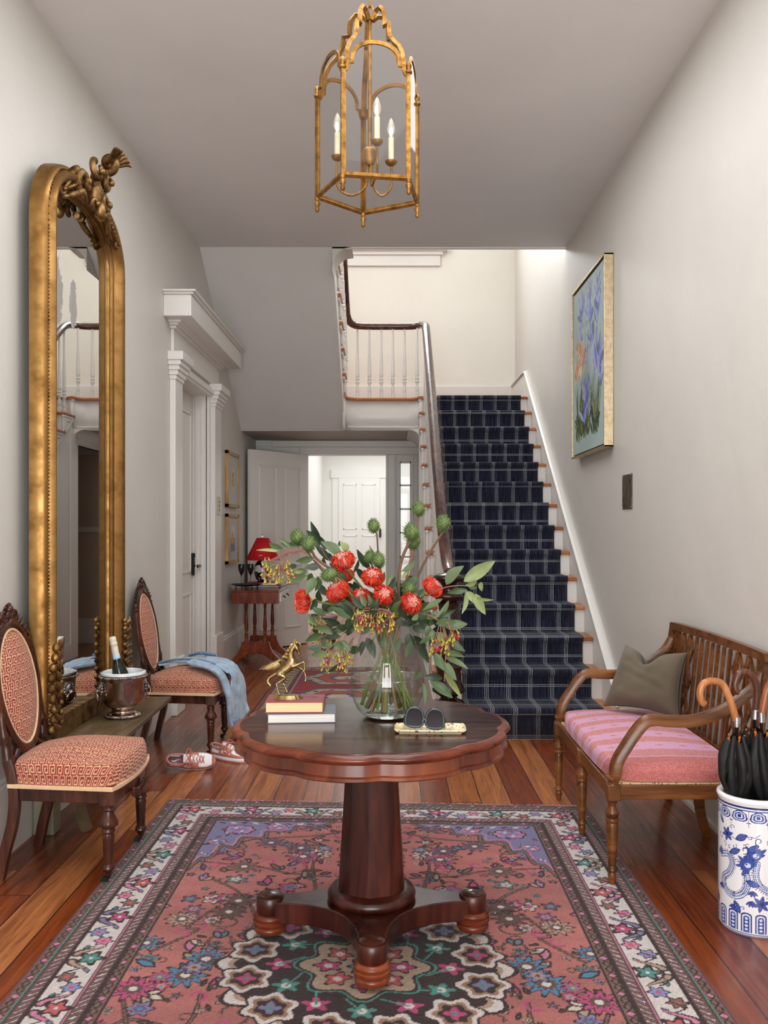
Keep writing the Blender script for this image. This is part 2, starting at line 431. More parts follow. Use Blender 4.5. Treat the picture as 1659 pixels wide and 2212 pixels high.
def crom(pts, n=8, closed=False):
    P = [Vector(p) for p in pts]; out = []; m = len(P)
    for i in range(m if closed else m-1):
        p0 = P[i-1] if (i > 0 or closed) else P[0]; p1 = P[i]; p2 = P[(i+1) % m]; p3 = P[(i+2) % m] if (closed or i+2 < m) else P[-1]
        for k in range(n):
            t = k/n; out.append(0.5*((2*p1)+(p2-p0)*t+(2*p0-5*p1+4*p2-p3)*t*t+(3*p1-p0-3*p2+p3)*t**3))
    if not closed: out.append(P[-1])
    return out
def lerp(a, b, t): return a+(b-a)*t

# ------------------------------------------------------------------ raster painter for woven / printed surfaces
class Ras:
    def __init__(s, w, h, x0, y0, x1, y1, bg):
        s.w, s.h = w, h; s.x0, s.y0, s.x1, s.y1 = x0, y0, x1, y1
        s.a = np.zeros((h, w, 3), np.float32); s.a[:] = s2l(bg)
        xs = np.linspace(x0, x1, w); ys = np.linspace(y0, y1, h); s.X, s.Y = np.meshgrid(xs, ys)
    def _bb(s, xa, xb, ya, yb):
        i0 = max(0, int((xa-s.x0)/(s.x1-s.x0)*(s.w-1))-1); i1 = min(s.w, int((xb-s.x0)/(s.x1-s.x0)*(s.w-1))+3)
        j0 = max(0, int((ya-s.y0)/(s.y1-s.y0)*(s.h-1))-1); j1 = min(s.h, int((yb-s.y0)/(s.y1-s.y0)*(s.h-1))+3)
        return slice(j0, j1), slice(i0, i1)
    def mask(s, m, col): s.a[m] = s2l(col)
    def ell(s, cx, cy, rx, ry, col, ang=0.0, petals=0, amp=0.25, ph=0.0):
        R = max(rx, ry)*(1+amp if petals else 1); b = s._bb(cx-R, cx+R, cy-R, cy+R)
        X = s.X[b]-cx; Y = s.Y[b]-cy; c, n = math.cos(ang), math.sin(ang); u = (X*c+Y*n)/rx; v = (-X*n+Y*c)/ry
        r = np.hypot(u, v)
        lim = 1.0 if not petals else 1+amp*np.cos(petals*np.arctan2(v, u)+ph)
        s.a[b][r < lim] = s2l(col)
    def poly(s, pts, col):
        xs = [p[0] for p in pts]; ys = [p[1] for p in pts]; b = s._bb(min(xs), max(xs), min(ys), max(ys))
        X = s.X[b]; Y = s.Y[b]; ins = np.zeros(X.shape, bool); n = len(pts)
        for i in range(n):
            x1, y1 = pts[i]; x2, y2 = pts[(i+1) % n]
            if y1 == y2: continue
            c = ((y1 > Y) != (y2 > Y)) & (X < (x2-x1)*(Y-y1)/(y2-y1)+x1); ins ^= c
        s.a[b][ins] = s2l(col)
    def line(s, pts, wd, col, wd2=None):
        n = len(pts)
        for i in range(n-1):
            x1, y1 = pts[i]; x2, y2 = pts[i+1]; w = wd if wd2 is None else lerp(wd, wd2, i/max(1, n-2))
            b = s._bb(min(x1, x2)-w, max(x1, x2)+w, min(y1, y2)-w, max(y1, y2)+w)
            X = s.X[b]; Y = s.Y[b]; dx, dy = x2-x1, y2-y1; L = dx*dx+dy*dy+1e-12
            t = np.clip(((X-x1)*dx+(Y-y1)*dy)/L, 0, 1); d = np.hypot(X-x1-t*dx, Y-y1-t*dy)
            s.a[b][d < w/2] = s2l(col)
    def leaf(s, x, y, L, W, ang, col, edge=None, ew=0.004):
        pts = []
        for k in range(17):
            t = k/16; pts.append((t*L, W/2*math.sin(PI*t)**0.8))
        for k in range(15, 0, -1):
            t = k/16; pts.append((t*L, -W/2*math.sin(PI*t)**0.8))
        c, n = math.cos(ang), math.sin(ang); q = [(x+a*c-b*n, y+a*n+b*c) for a, b in pts]
        s.poly(q, col)
        if edge: s.line(q+[q[0]], ew, edge)
    def sample(s, u, v):
        i = np.clip(np.round((u-s.x0)/(s.x1-s.x0)*(s.w-1)).astype(int), 0, s.w-1); j = np.clip(np.round((v-s.y0)/(s.y1-s.y0)*(s.h-1)).astype(int), 0, s.h-1)
        return s.a[j, i]
def curl(x, y, r, a0, turns, n=18, sgn=1, shrink=0.75):
    out = []
    for k in range(n+1):
        t = k/n; rr = r*(1-shrink*t); a = a0+sgn*turns*2*PI*t; out.append((x+rr*math.cos(a), y+rr*math.sin(a)))
    return out
# ================================================================== room shell
XL, XR, YB, HC, YC = -1.65, 1.5, 10.7, 3.81, 7.57
TOP = 6.7
struct('floor', MB().box((-2.1, -2.9, -0.12), (1.8, 10.78, 0)), 'floor', smooth=0)
struct('floor_back_room', MB().box((-2.1, 10.78, -0.12), (1.8, 14.6, 0)), 'floor', smooth=0)
struct('ceiling', MB().box((XL-0.2, -2.6, HC), (XR+0.2, YC, HC+0.3)), 'ceiling_paint', smooth=0)
struct('ceiling_upper', MB().box((XL-0.2, 4.0, TOP), (XR+0.2, 11.0, TOP+0.1)), 'ceiling_paint', smooth=0)
struct('wall_left', MB().prism([(-2.6, 0), (6.75, 0), (6.75, 2.60), (8.0, 2.60), (8.0, 0), (10.9, 0), (10.9, TOP), (-2.6, TOP)], XL-0.3, XL, 'x'), 'wall_paint', smooth=0)
struct('wall_right', MB().box((XR, -2.6, 0), (XR+0.2, 10.9, TOP)), 'wall_paint', smooth=0)
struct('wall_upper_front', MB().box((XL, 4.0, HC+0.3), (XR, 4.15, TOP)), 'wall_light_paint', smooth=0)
# back wall, lower part with the doorway and the sidelight, upper part with the stair window
DX0, DX1, DH = -1.03, -0.07, 2.29
b = MB(); Y0, Y1 = YB, YB+0.2
b.box((XL, Y0, 0), (DX0, Y1, DH)); b.box((XL, Y0, DH), (XR, Y1, 2.80)); b.box((DX1, Y0, 0), (0.10, Y1, DH))
b.box((0.10, Y0, 0), (0.235, Y1, 0.75)); b.box((0.235, Y0, 0), (0.345, Y1, DH)); b.box((0.10, Y0, 2.21), (0.235, Y1, DH))
struct('wall_back', b, 'trim_grey', smooth=0)
struct('wall_back_under_stair', MB().box((0.345, Y0, 0), (XR, Y1, DH)), 'taupe_wall', smooth=0)
b = MB(); b.box((XL, Y0, 2.80), (XR, Y1, 4.86)); b.box((XL, Y0, 4.86), (-0.52, Y1, TOP)); b.box((0.55, Y0, 4.86), (XR, Y1, TOP)); b.box((-0.52, Y0, 6.5), (0.55, Y1, TOP))
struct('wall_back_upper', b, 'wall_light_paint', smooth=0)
b = MB(); b.box((-0.60, YB-0.05, 4.71), (0.62, YB, 4.76)); b.box((-0.57, YB-0.03, 4.58), (0.59, YB, 4.71)); b.box((-0.66, YB-0.08, 4.755), (0.68, YB, 4.80))
b.box((-0.62, YB-0.03, 4.80), (-0.5, YB, 6.55)); b.box((0.52, YB-0.03, 4.80), (0.64, YB, 6.55))
wf = b; wf.box((-0.52, YB+0.06, 5.62), (0.55, YB+0.1, 5.68)); wf.box((-0.01, YB+0.06, 4.86), (0.03, YB+0.1, 6.5))
struct('window_1', wf, 'trim_white', smooth=0, bevel=0.006)
# entrance wall behind the camera: three glazed bays and a transom
b = MB(); EY = -2.6
b.box((XL, EY-0.2, 0), (-1.42, EY, HC)); b.box((1.27, EY-0.2, 0), (XR, EY, HC)); b.box((-1.42, EY-0.2, 3.3), (1.27, EY, HC))
b.box((-0.95, EY-0.2, 0), (-0.72, EY, 3.3)); b.box((0.57, EY-0.2, 0), (0.80, EY, 3.3))
struct('wall_front', b, 'wall_paint', smooth=0)
b = MB(); b.box((-1.42, EY-0.12, 0), (-0.95, EY-0.06, 0.6)); b.box((0.80, EY-0.12, 0), (1.27, EY-0.06, 0.6)); b.box((-0.72, EY-0.12, 2.35), (0.57, EY-0.04, 2.5))
for x in (-1.2, 1.03): b.box((x-0.015, EY-0.11, 0.6), (x+0.015, EY-0.07, 3.3))
struct('window_2', b, 'trim_white', smooth=0)
b = MB(); b.box((-0.72, EY-0.12, 0), (0.57, EY-0.06, 0.75)); b.box((-0.72, EY-0.12, 0.75), (-0.58, EY-0.06, 2.35)); b.box((0.43, EY-0.12, 0.75), (0.57, EY-0.06, 2.35)); b.box((-0.09, EY-0.11, 0.75), (-0.06, EY-0.07, 2.35))
struct('door_1', b, 'trim_white', smooth=0)
# bright room beyond the back doorway
b = MB(); b.box((-1.32, Y1, 0), (-1.10, 14.2, 3.0)); struct('wall_back_room_left', b, 'bright_white', smooth=0)
b = MB(); b.box((1.5, Y1, 0), (1.7, 14.4, 3.0)); struct('wall_back_room_right', b, 'bright_white', smooth=0)
b = MB(); b.box((-1.32, 14.12, 0), (1.7, 14.3, 3.0)); struct('wall_back_room_end', b, 'bright_white', smooth=0)
struct('ceiling_back_room', MB().box((-1.32, Y1, 2.95), (1.7, 14.4, 3.05)), 'bright_white', smooth=0)

# baseboards, shoe moulding, door surround
def base_prof(h, t): return [(0, 0), (t, 0), (t, h-0.03), (t*0.75, h-0.02), (t*0.75, h-0.008), (t*0.3, h), (0, h)]
def baseboard(name, y0, y1, h=0.33, side='l', mat='trim_grey'):
    p = base_prof(h, 0.022)
    pts = [(XL+a, z) for a, z in p] if side == 'l' else [(XR-a, z) for a, z in p]
    m = MB().prism(pts, y0, y1, 'y')
    return struct(name, m, mat, smooth=0)
baseboard('baseboard_left', -2.6, 6.50); baseboard('baseboard_left.001', 8.38, 10.7)
struct('baseboard_right', MB().box((XR-0.018, -2.6, 0), (XR, 5.62, 0.02)), 'trim_white', smooth=0)
b = MB().box((XL, YB-0.02, 0), (DX0-0.15, YB, 0.33)); struct('baseboard_back', b, 'trim_grey', smooth=0)
b = MB().box((0.36, YB-0.02, 0), (XR, YB, 0.30)); b.box((0.36, YB-0.02, 1.35), (XR, YB, 1.41)); struct('baseboard_back.001', b, 'trim_white', smooth=0)
b = MB().box((XL, YB-0.025, 2.814), (XR, YB, 3.12)); struct('baseboard_landing', b, 'trim_white', smooth=0, bevel=0.004)
# skirt board following the stair on the right wall
sk = [(5.66, 0), (5.66, 0.24), (5.75, 0.33), (9.62, 3.10), (9.78, 3.12), (10.7, 3.12), (10.7, 2.6), (9.6, 2.6), (5.95, 0)]
struct('trim_1', MB().prism(sk, XR-0.035, XR, 'x'), 'trim_white', smooth=0)
cap = MB().sweep([(XR-0.03, 5.66, 0.24), (XR-0.03, 5.75, 0.335), (XR-0.03, 9.62, 3.105), (XR-0.03, 9.78, 3.125), (XR-0.03, 10.7, 3.125)], [(-0.028, -0.012), (0.03, -0.012), (0.03, 0.006), (0.012, 0.014), (-0.01, 0.014), (-0.028, 0.004)])
struct('trim_2', cap, 'trim_white', smooth=0)
# edge trim where the hall ceiling stops at the stairwell
b = MB().box((-0.51, YC-0.012, HC-0.012), (XR, YC+0.02, HC+0.3)); struct('trim_3', b, 'trim_white', smooth=0)
arc = [(-0.51, HC), (-0.51, HC-0.20)]+[(-0.51+0.14-0.14*math.cos(t*PI/2/8), HC-0.20+0.195*math.sin(t*PI/2/8)) for t in range(0, 9)]+[(-0.34, HC)]
struct('trim_4', MB().prism(arc, YC-0.012, YC+0.3, 'y'), 'wall_paint', smooth=0)

# ---- left door in its recess with pilasters, frieze and cornice
dd = struct('door_2', MB().box((XL-0.20, 6.76, 0.01), (XL-0.15, 7.985, 2.585)), 'door_paint', smooth=0)
def panel_frame(b, x, y0, y1, z0, z1, w=0.018, d=0.012):
    for (a0, a1, c0, c1) in ((y0, y1, z0, z0+w), (y0, y1, z1-w, z1), (y0, y0+w, z0, z1), (y1-w, y1, z0, z1)):
        b.box((x, a0, c0), (x+d, a1, c1))
b = MB()
for (a, c) in ((6.90, 7.30), (7.44, 7.85)):
    for (z0, z1) in ((1.00, 2.42), (0.24, 0.82)): panel_frame(b, XL-0.15, a, c, z0, z1)
obj('panel_moulding', b, 'door_paint', dd, bevel=0.004, smooth=0)
b = MB().box((XL-0.15, 7.90, 0.97), (XL-0.128, 7.955, 1.17)); b.ball((XL-0.125, 7.928, 1.15), (0.008, 0.018, 0.018)); hp = obj('lock_plate', b, 'black_plastic', dd, bevel=0.008)
b = MB().tube([(XL-0.13, 7.93, 1.055), (XL-0.08, 7.93, 1.055), (XL-0.072, 7.90, 1.055), (XL-0.072, 7.80, 1.052)], [0.011, 0.011, 0.012, 0.009], 10); obj('lever', b, 'black_plastic', hp)
b = MB(); b.box((XL-0.15, 7.94, 0), (XL+0.005, 8.0, 2.60)); b.box((XL-0.15, 6.75, 2.585), (XL+0.005, 8.0, 2.62)); b.box((XL-0.15, 6.75, 0), (XL+0.005, 6.76, 2.6))
for k in range(3): b.box((XL-0.12+0.045*k, 7.92+0.01*k, 0), (XL-0.105+0.045*k, 7.95, 2.6))
struct('trim_5', b, 'trim_white', smooth=0, bevel=0.004)
b = MB()
for (a, c) in ((6.53, 6.76), (8.0, 8.30)):
    b.box((XL, a, 0), (XL+0.045, c, 2.56)); b.box((XL, a-0.012, 0), (XL+0.062, c+0.012, 0.42))
    for k, (z, e) in enumerate(((2.50, 0.010), (2.53, 0.022), (2.565, 0.035), (2.60, 0.05))): b.box((XL, a-e, z), (XL+0.045+e, c+e, z+0.04))
    b.box((XL, a-0.065, 2.635), (XL+0.115, c+0.065, 2.70))
b.box((XL, 6.76, 2.58), (XL+0.03, 8.0, 2.66)); b.box((XL, 6.76, 2.60), (XL+0.045, 8.0, 2.635))
struct('trim_6', b, 'trim_white', smooth=0, bevel=0.006)
b = MB(); b.box((XL, 6.56, 2.70), (XL+0.025, 8.27, 2.90))
for z, e in ((2.88, 0.03), (2.90, 0.05), (2.915, 0.075)): b.box((XL, 6.56-e, z), (XL+0.02+e, 8.27+e, z+0.02))
b.box((XL, 6.36, 2.93), (XL+0.20, 8.48, 3.085)); b.box((XL, 6.34, 3.085), (XL+0.22, 8.50, 3.10)); b.box((XL, 6.32, 3.10), (XL+0.24, 8.52, 3.115))
struct('trim_7', b, 'trim_white', smooth=0, bevel=0.005)

# ---- casing, head and sidelight of the back doorway
b = MB(); yc = YB
b.box((DX0-0.09, yc-0.03, 0), (DX0, yc, DH+0.02)); b.box((DX0-0.09, yc-0.035, DH), (0.345, yc, DH+0.09)); b.box((DX0-0.42, yc-0.05, DH+0.09), (0.345, yc, DH+0.165))
b.box((DX1, yc-0.03, 0), (DX1+0.13, yc, DH)); b.box((DX1+0.015, yc-0.04, 0), (DX1+0.03, yc, DH)); b.box((DX1+0.10, yc-0.04, 0), (DX1+0.115, yc, DH))
b.box((0.235, yc-0.03, 0), (0.345, yc, DH)); b.box((0.25, yc-0.042, 0), (0.268, yc, DH)); b.box((0.31, yc-0.042, 0), (0.33, yc, DH))
b.box((0.06, yc-0.03, 0), (0.235, yc, 0.72)); panel = [(0.08, 0.22, 0.12, 0.62)]
struct('trim_8', b, 'trim_grey', smooth=0, bevel=0.005)
b = MB()
for z in (0.75, 1.045, 1.34, 1.63, 1.92, 2.20): b.box((0.10, yc+0.05, z-0.011), (0.235, yc+0.08, z+0.011))
b.box((0.10, yc+0.05, 0.75), (0.112, yc+0.08, 2.21)); b.box((0.223, yc+0.05, 0.75), (0.235, yc+0.08, 2.21))
w = struct('window_3', b, 'trim_grey', smooth=0)
b = MB().box((0.10, yc+0.064, 0.75), (0.235, yc+0.067, 2.21)); obj('pane', b, 'glass_pane', w, smooth=0)
# open door leaf swung into the hall
leaf_a = Vector((DX0, YB-0.03, 0)); leaf_b = Vector((-1.60, 9.86, 0)); dv = (leaf_b-leaf_a); LW = dv.length; ang = math.atan2(dv.y, dv.x)
o = struct('door_3', MB().box((0, -0.02, 0.012), (LW, 0.02, 2.28)), 'door_paint', smooth=0); o.location = leaf_a; o.rotation_euler = (0, 0, ang)
b = MB()
for side in (1, -1):
    for (a, c) in ((0.13, 0.42), (0.55, 0.85)):
        for (z0, z1) in ((0.95, 2.12), (0.22, 0.76)):
            for (x0, x1, q0, q1) in ((a, c, z0, z0+0.025), (a, c, z1-0.025, z1), (a, a+0.025, z0, z1), (c-0.025, c, z0, z1)):
                b.box((x0, side*0.02, q0), (x1, side*0.034, q1))
obj('panel_moulding', b, 'door_paint', o, bevel=0.008, smooth=0)
# far door in the bright room
o = struct('door_4', MB().box((-0.845, 14.07, 0), (-0.19, 14.12, 2.20)), 'bright_white', smooth=0)
b = MB()
for (a, c) in ((-0.77, -0.56), (-0.47, -0.26)):
    for (z0, z1) in ((1.38, 2.10), (0.92, 1.28), (0.2, 0.8)):
        for (x0, x1, q0, q1) in ((a, c, z0, z0+0.012), (a, c, z1-0.012, z1), (a, a+0.012, z0, z1), (c-0.012, c, z0, z1)): b.box((x0, 14.06, q0), (x1, 14.07, q1))
obj('panel_moulding', b, 'bright_white', o, smooth=0)
b = MB().box((-0.20, 14.02, 1.25), (-0.165, 14.06, 1.39)); obj('door_handle', b, 'black_plastic', o, bevel=0.012)
b = MB(); b.box((-0.95, 14.09, 0), (-0.845, 14.12, 2.30)); b.box((-0.19, 14.09, 0), (-0.1, 14.12, 2.30)); b.box((-0.97, 14.07, 2.20), (-0.08, 14.12, 2.34)); struct('trim_9', b, 'bright_white', smooth=0, bevel=0.004)

# ================================================================== staircase
NK = 14; RISE, RUN = 0.201, 0.28
def ny(k): return 5.824+RUN*(k-1) - (0.05 if k == 1 else 0)
SXL, SXR = 0.33, 1.465
st = thing('staircase', 'white staircase with orange wooden treads climbing to the landing', 'staircase', (0.9, 5.7, 0))
def sp(name, mb, mat, **kw):   # part in world coordinates
    o = obj(name, mb, mat, st, **kw); o.matrix_parent_inverse = Matrix.Translation(-Vector(st.location)); return o
for k in range(1, NK):
    y = ny(k); z = RISE*k
    o = sp('tread', MB().box((SXL-0.045, y, z-0.03), (SXR, ny(k+1)+0.045, z)), 'tread_wood', smooth=0, bevel=0.010, seg=3)
for k in range(1, NK+1):
    y = ny(k)+0.03; z = RISE*k
    sp('riser', MB().box((SXL, y, z-RISE), (SXR, y+0.02, z-0.028)), 'trim_white', smooth=0)
# scroll brackets on the open side of each step
for k in range(1, NK+1):
    y = ny(k); z = RISE*k-0.03
    pr = [(y+0.02, z), (y+0.27, z), (y+0.27, z-0.03), (y+0.20, z-0.05), (y+0.12, z-0.055), (y+0.10, z-0.10), (y+0.07, z-0.15), (y+0.02, z-0.165)]
    m = MB().prism(pr, SXL-0.034, SXL-0.018, 'x'); m.box((SXL-0.04, y-0.0, z-0.018), (SXL-0.018, y+0.28, z)); sp('step_bracket', m, 'trim_white', smooth=0)
# side panel of the stair, closed underneath
def slope(y): return RISE*((y-5.824)/RUN+1)
side = [(5.80, 0), (9.50, 0), (9.50, 2.60), (9.62, 2.60), (9.62, 2.79), (9.48, 2.79)]
for k in range(NK-1, 0, -1): side += [(ny(k+1)+0.04, RISE*k-0.02), (ny(k)+0.04, RISE*k-0.02)]
sp('side_panel', MB().prism(side, SXL-0.02, SXL, 'x'), 'trim_white', smooth=0)
m = MB(); 
for off, w in ((0.24, 0.03), (0.20, 0.01)):
    m.prism([(6.2, slope(6.2)-off-w), (9.48, slope(9.48)-off-w), (9.48, slope(9.48)-off), (6.2, slope(6.2)-off)], SXL-0.035, SXL-0.02, 'x')
for yy in (6.6, 7.4, 8.2, 9.0): m.box((SXL-0.032, yy, 0.16), (SXL-0.02, yy+0.05, slope(yy)-0.26))
m.box((SXL-0.032, 6.1, 0), (SXL-0.02, 9.5, 0.16)); sp('panel_moulding', m, 'trim_white', smooth=0)
# landing: slab, curved fascia, nosing
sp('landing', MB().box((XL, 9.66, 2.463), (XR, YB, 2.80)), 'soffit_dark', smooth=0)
sp('landing_floor', MB().box((XL, 9.60, 2.80), (XR, YB-0.0, 2.814)), 'tread_wood', smooth=0)
sp('landing_floor', MB().box((SXL-0.045, 9.464, 2.785), (SXR, 9.64, 2.814)), 'tread_wood', smooth=0, bevel=0.01)
cur = [(-0.51, 9.36)]+[(-0.51+0.16*(1-math.cos(t*PI/16)), 9.44+0.18*math.sin(t*PI/16)) for t in range(0, 9)]+[(0.31-0.14*(1-math.sin((8-t)*PI/16)) - 0.0, 9.62-0.14*(1-math.cos((t)*PI/16))) for t in range(0, 1)]
cur = cur[:-1]+[(0.17, 9.62)]+[(0.17+0.15*math.sin(t*PI/16), 9.47+0.15*math.cos(t*PI/16)) for t in range(1, 9)]
inner = [(x, y+0.035) for x, y in cur]
m = MB(); n = len(cur); vs = []
zb = [2.463]*n
for (x, y), z in zip(cur, zb): vs += [(x, y, z), (x, y, 2.79)]
fs = [(2*i, 2*i+2, 2*i+3, 2*i+1) for i in range(n-1)]
m.add(vs, fs); o = sp('landing_fascia', m, 'trim_white', solid=0.03, smooth=60)
m = MB()
for zz in (2.50,):
    m.sweep([(x, y-0.018, zz) for x, y in cur], [(-0.006, -0.006), (0.006, -0.006), (0.006, 0.006), (-0.006, 0.006)])
sp('fascia_bead', m, 'trim_white')
m = MB().sweep([(x, y-0.012, 2.80) for x, y in cur], [(-0.03, -0.014), (0.03, -0.014), (0.036, 0.0), (0.03, 0.014), (-0.03, 0.014)]); sp('landing_nosing', m, 'tread_wood')
# arch between landing soffit and the stair side
ar = [(SXL, 2.47), (SXL, 2.30)]+[(SXL-0.15+0.15*math.cos(t*PI/16), 2.31+0.15*math.sin(t*PI/16)) for t in range(0, 9)]
sp('soffit_arch', MB().prism(ar, 9.50, YB, 'y'), 'trim_white', smooth=0)
m = MB().box((SXL-0.034, 9.40, 0), (SXL+0.03, 9.61, 2.46)); sp('side_post', m, 'trim_white', smooth=0)

# upper flight turning back towards the camera
uf = thing('upper_staircase', 'upper flight of white stairs with orange treads behind the soffit', 'staircase', (-1.08, 9.5, 2.814))
def up(name, mb, mat, **kw):
    o = obj(name, mb, mat, uf, **kw); o.matrix_parent_inverse = Matrix.Translation(-Vector(uf.location)); return o
def uy(k): return 9.45-RUN*(k-1)
for k in range(1, 8):
    up('tread', MB().box((XL, uy(k+1)-0.02, 2.814+RISE*k-0.03), (-0.475, uy(k), 2.814+RISE*k)), 'tread_wood', smooth=0, bevel=0.01)
    up('riser', MB().box((XL, uy(k)-0.05, 2.814+RISE*(k-1)), (-0.51, uy(k)-0.03, 2.814+RISE*k-0.028)), 'trim_white', smooth=0)
    z = 2.814+RISE*k-0.03; y = uy(k)
    up('step_bracket', MB().prism([(y-0.02, z), (y-0.26, z), (y-0.26, z-0.03), (y-0.12, z-0.055), (y-0.08, z-0.14), (y-0.02, z-0.16)], -0.508, -0.49, 'x'), 'trim_white', smooth=0)
sf = lambda y: 2.463+(9.62-y)*(HC-2.463)/(9.62-YC)
side = [(9.62, 2.463), (YC, HC), (YC, HC+0.34)]
for k in range(7, 0, -1): side += [(uy(k+1)-0.02, 2.814+RISE*k-0.02), (uy(k)-0.02, 2.814+RISE*k-0.02)]
side += [(9.43, 2.80), (9.62, 2.80)]
up('side_string', MB().prism(side, -0.53, -0.51, 'x'), 'trim_white', smooth=0)
struct('ceiling_stair_soffit', MB().prism([(9.66, 2.463), (YC-0.01, HC), (YC-0.01, HC+0.05), (9.66, 2.51)], XL, -0.512, 'x'), 'ceiling_paint', smooth=0)

# ---- balustrade: one continuous rail, balusters, turned newel
ba = thing('balustrade', 'dark polished handrail on white turned balusters with dark newel post', 'balustrade', (0.37, 5.75, 0))
def bp(name, mb, mat, **kw):
    o = obj(name, mb, mat, ba, **kw); o.matrix_parent_inverse = Matrix.Translation(-Vector(ba.location)); return o
RX = 0.365
rail = [(0.385, 5.80, 1.095), (0.38, 5.92, 1.135), (0.372, 6.15, 1.27), (RX, 6.6, 1.585), (RX, 8.0, 2.575), (RX, 8.9, 3.21), (RX, 9.25, 3.46), (RX-0.005, 9.42, 3.56), (RX-0.05, 9.56, 3.60), (0.22, 9.62, 3.60), (0.0, 9.63, 3.60), (-0.30, 9.62, 3.60), (-0.42, 9.58, 3.61), (-0.475, 9.46, 3.66), (-0.485, 9.25, 3.78), (-0.485, 8.6, 4.23), (-0.485, 7.7, 4.87)]
rp = crom(rail, 8)
prof = []
for a in range(16):
    t = 2*PI*a/16; prof.append((0.043*math.cos(t), 0.040*math.sin(t)*(1.0 if math.sin(t) > 0 else 0.85)))
bp('handrail', MB().sweep(rp, prof), 'rail_wood', smooth=60)
bprof = [(0.019, 0), (0.019, 0.055), (0.013, 0.06), (0.017, 0.07), (0.019, 0.10), (0.013, 0.13), (0.012, 0.15), (0.021, 0.165), (0.024, 0.18), (0.014, 0.19), (0.021, 0.20), (0.023, 0.215), (0.014, 0.225), (0.022, 0.24), (0.021, 0.26), (0.019, 0.42), (0.014, 0.62), (0.010, 1.0)]
def baluster(x, y, z0, z1, mb=None):
    h = z1-z0; pr = [(r, z if z < 0.3 else 0.26+(z-0.26)*(h-0.26)/0.74) for r, z in bprof]
    bp('baluster', MB().lathe(pr, 12, Matrix.Translation((x, y, z0))), 'trim_white')
for px in (746.7, 772, 798, 823.7, 848.7, 874, 901): baluster(PX(px, 9.6), 9.62 if 750 < px < 895 else 9.56, 2.814, 3.57)
def rail_z(y): 
    best = min((p for p in rp if p.x > 0.3), key=lambda p: abs(p.y-y)); return best.z
for k in range(2, 15):
    for dy in (0.05, 0.19):
        y = ny(k)+dy
        if y < 9.5: baluster(0.36, y, RISE*k, rail_z(y)-0.03)
for k in range(1, 8):
    for dy in (0.05, 0.19):
        y = uy(k)-dy; z = 2.814+RISE*k; zt = 3.78+(9.25-y)*0.705-0.02
        baluster(-0.49, y, z, zt)
nprof = [(0.10, 0.0), (0.10, 0.06), (0.085, 0.07), (0.085, 0.20), (0.095, 0.21), (0.11, 0.24), (0.10, 0.27), (0.06, 0.285), (0.052, 0.30), (0.075, 0.315), (0.105, 0.335), (0.108, 0.35), (0.085, 0.39), (0.078, 0.47), (0.088, 0.50), (0.07, 0.52), (0.062, 0.54), (0.10, 0.565), (0.113, 0.59), (0.10, 0.61), (0.06, 0.63), (0.055, 0.66), (0.07, 0.76), (0.075, 0.82), (0.062, 0.86), (0.066, 0.90), (0.075, 0.915), (0.055, 0.93), (0.085, 0.945), (0.100, 0.965), (0.085, 0.985), (0.045, 1.0), (0.042, 1.03), (0.06, 1.055), (0.105, 1.07), (0.112, 1.085), (0.10, 1.10), (0.06, 1.115), (0, 1.12)]
NX, NY_ = 0.372, 5.74
bp('newel_post', MB().lathe([(r, z*0.985) for r, z in nprof], 32, Matrix.Translation((NX, NY_, 0))), 'newel_wood', smooth=60)

# ---- plaid stair runner
def carpet_mat():
    m = Mat('plaid_carpet', rough=0.95, sheen=0.15, spec=0.15)
    uv = m.tc('UV'); sep = m.node('ShaderNodeSeparateXYZ'); m.L.new(uv, sep.inputs[0]); u, v = sep.outputs[0], sep.outputs[1]
    mp = m.node('ShaderNodeMapping'); mp.inputs['Scale'].default_value = (1, 0.03, 1); m.L.new(uv, mp.inputs[0])
    n = m.noise(mp.outputs[0], 170, 3, 0.65); base = m.ramp(n.outputs[0], [(0.36, s2l((14, 15, 28))), (0.45, s2l((28, 30, 50))), (0.52, s2l((20, 22, 40))), (0.6, s2l((58, 60, 76))), (0.66, s2l((24, 26, 44)))])
    wob = m.noise(m.mapping((1, 1, 1), out='UV'), 260, 2, 0.5)
    wo = m.math('MULTIPLY', m.math('SUBTRACT', wob.outputs[0], 0.5), 0.0035)
    def lines(c, per, offs, wid):
        f = m.math('FRACT', m.math('DIVIDE', m.math('ADD', c, wo), per)); r = None
        for o_ in offs:
            d = m.math('ABSOLUTE', m.math('SUBTRACT', f, o_)); l = m.math('LESS_THAN', d, wid/per)
            r = l if r is None else m.math('MAXIMUM', r, l)
        return r
    l1 = lines(u, 0.152, (0.40, 0.475, 0.55), 0.0017); l1b = lines(u, 0.152, (0.30,), 0.0009)
    l2 = lines(v, 0.160, (0.45, 0.52), 0.0018)
    w2 = m.noise(uv, 300, 2, 0.5); li = m.ramp(w2.outputs[0], [(0.3, s2l((112, 114, 122))), (0.7, s2l((192, 194, 198)))])
    c = m.mix(m.math('MULTIPLY', l1b, 0.35), base, s2l((130, 134, 150))); c = m.mix(l2, c, li); c = m.mix(m.math('MULTIPLY', l1, 0.9), c, li)
    m.col(c); m.bump(m.math('ADD', w2.outputs[0], m.math('MULTIPLY', m.math('MAXIMUM', l1, l2), 0.6)), 0.5, 0.004); M['carpet'] = m.m
carpet_mat()
pth = [(ny(1)+0.022, 0.004)]
t_ = 0.012
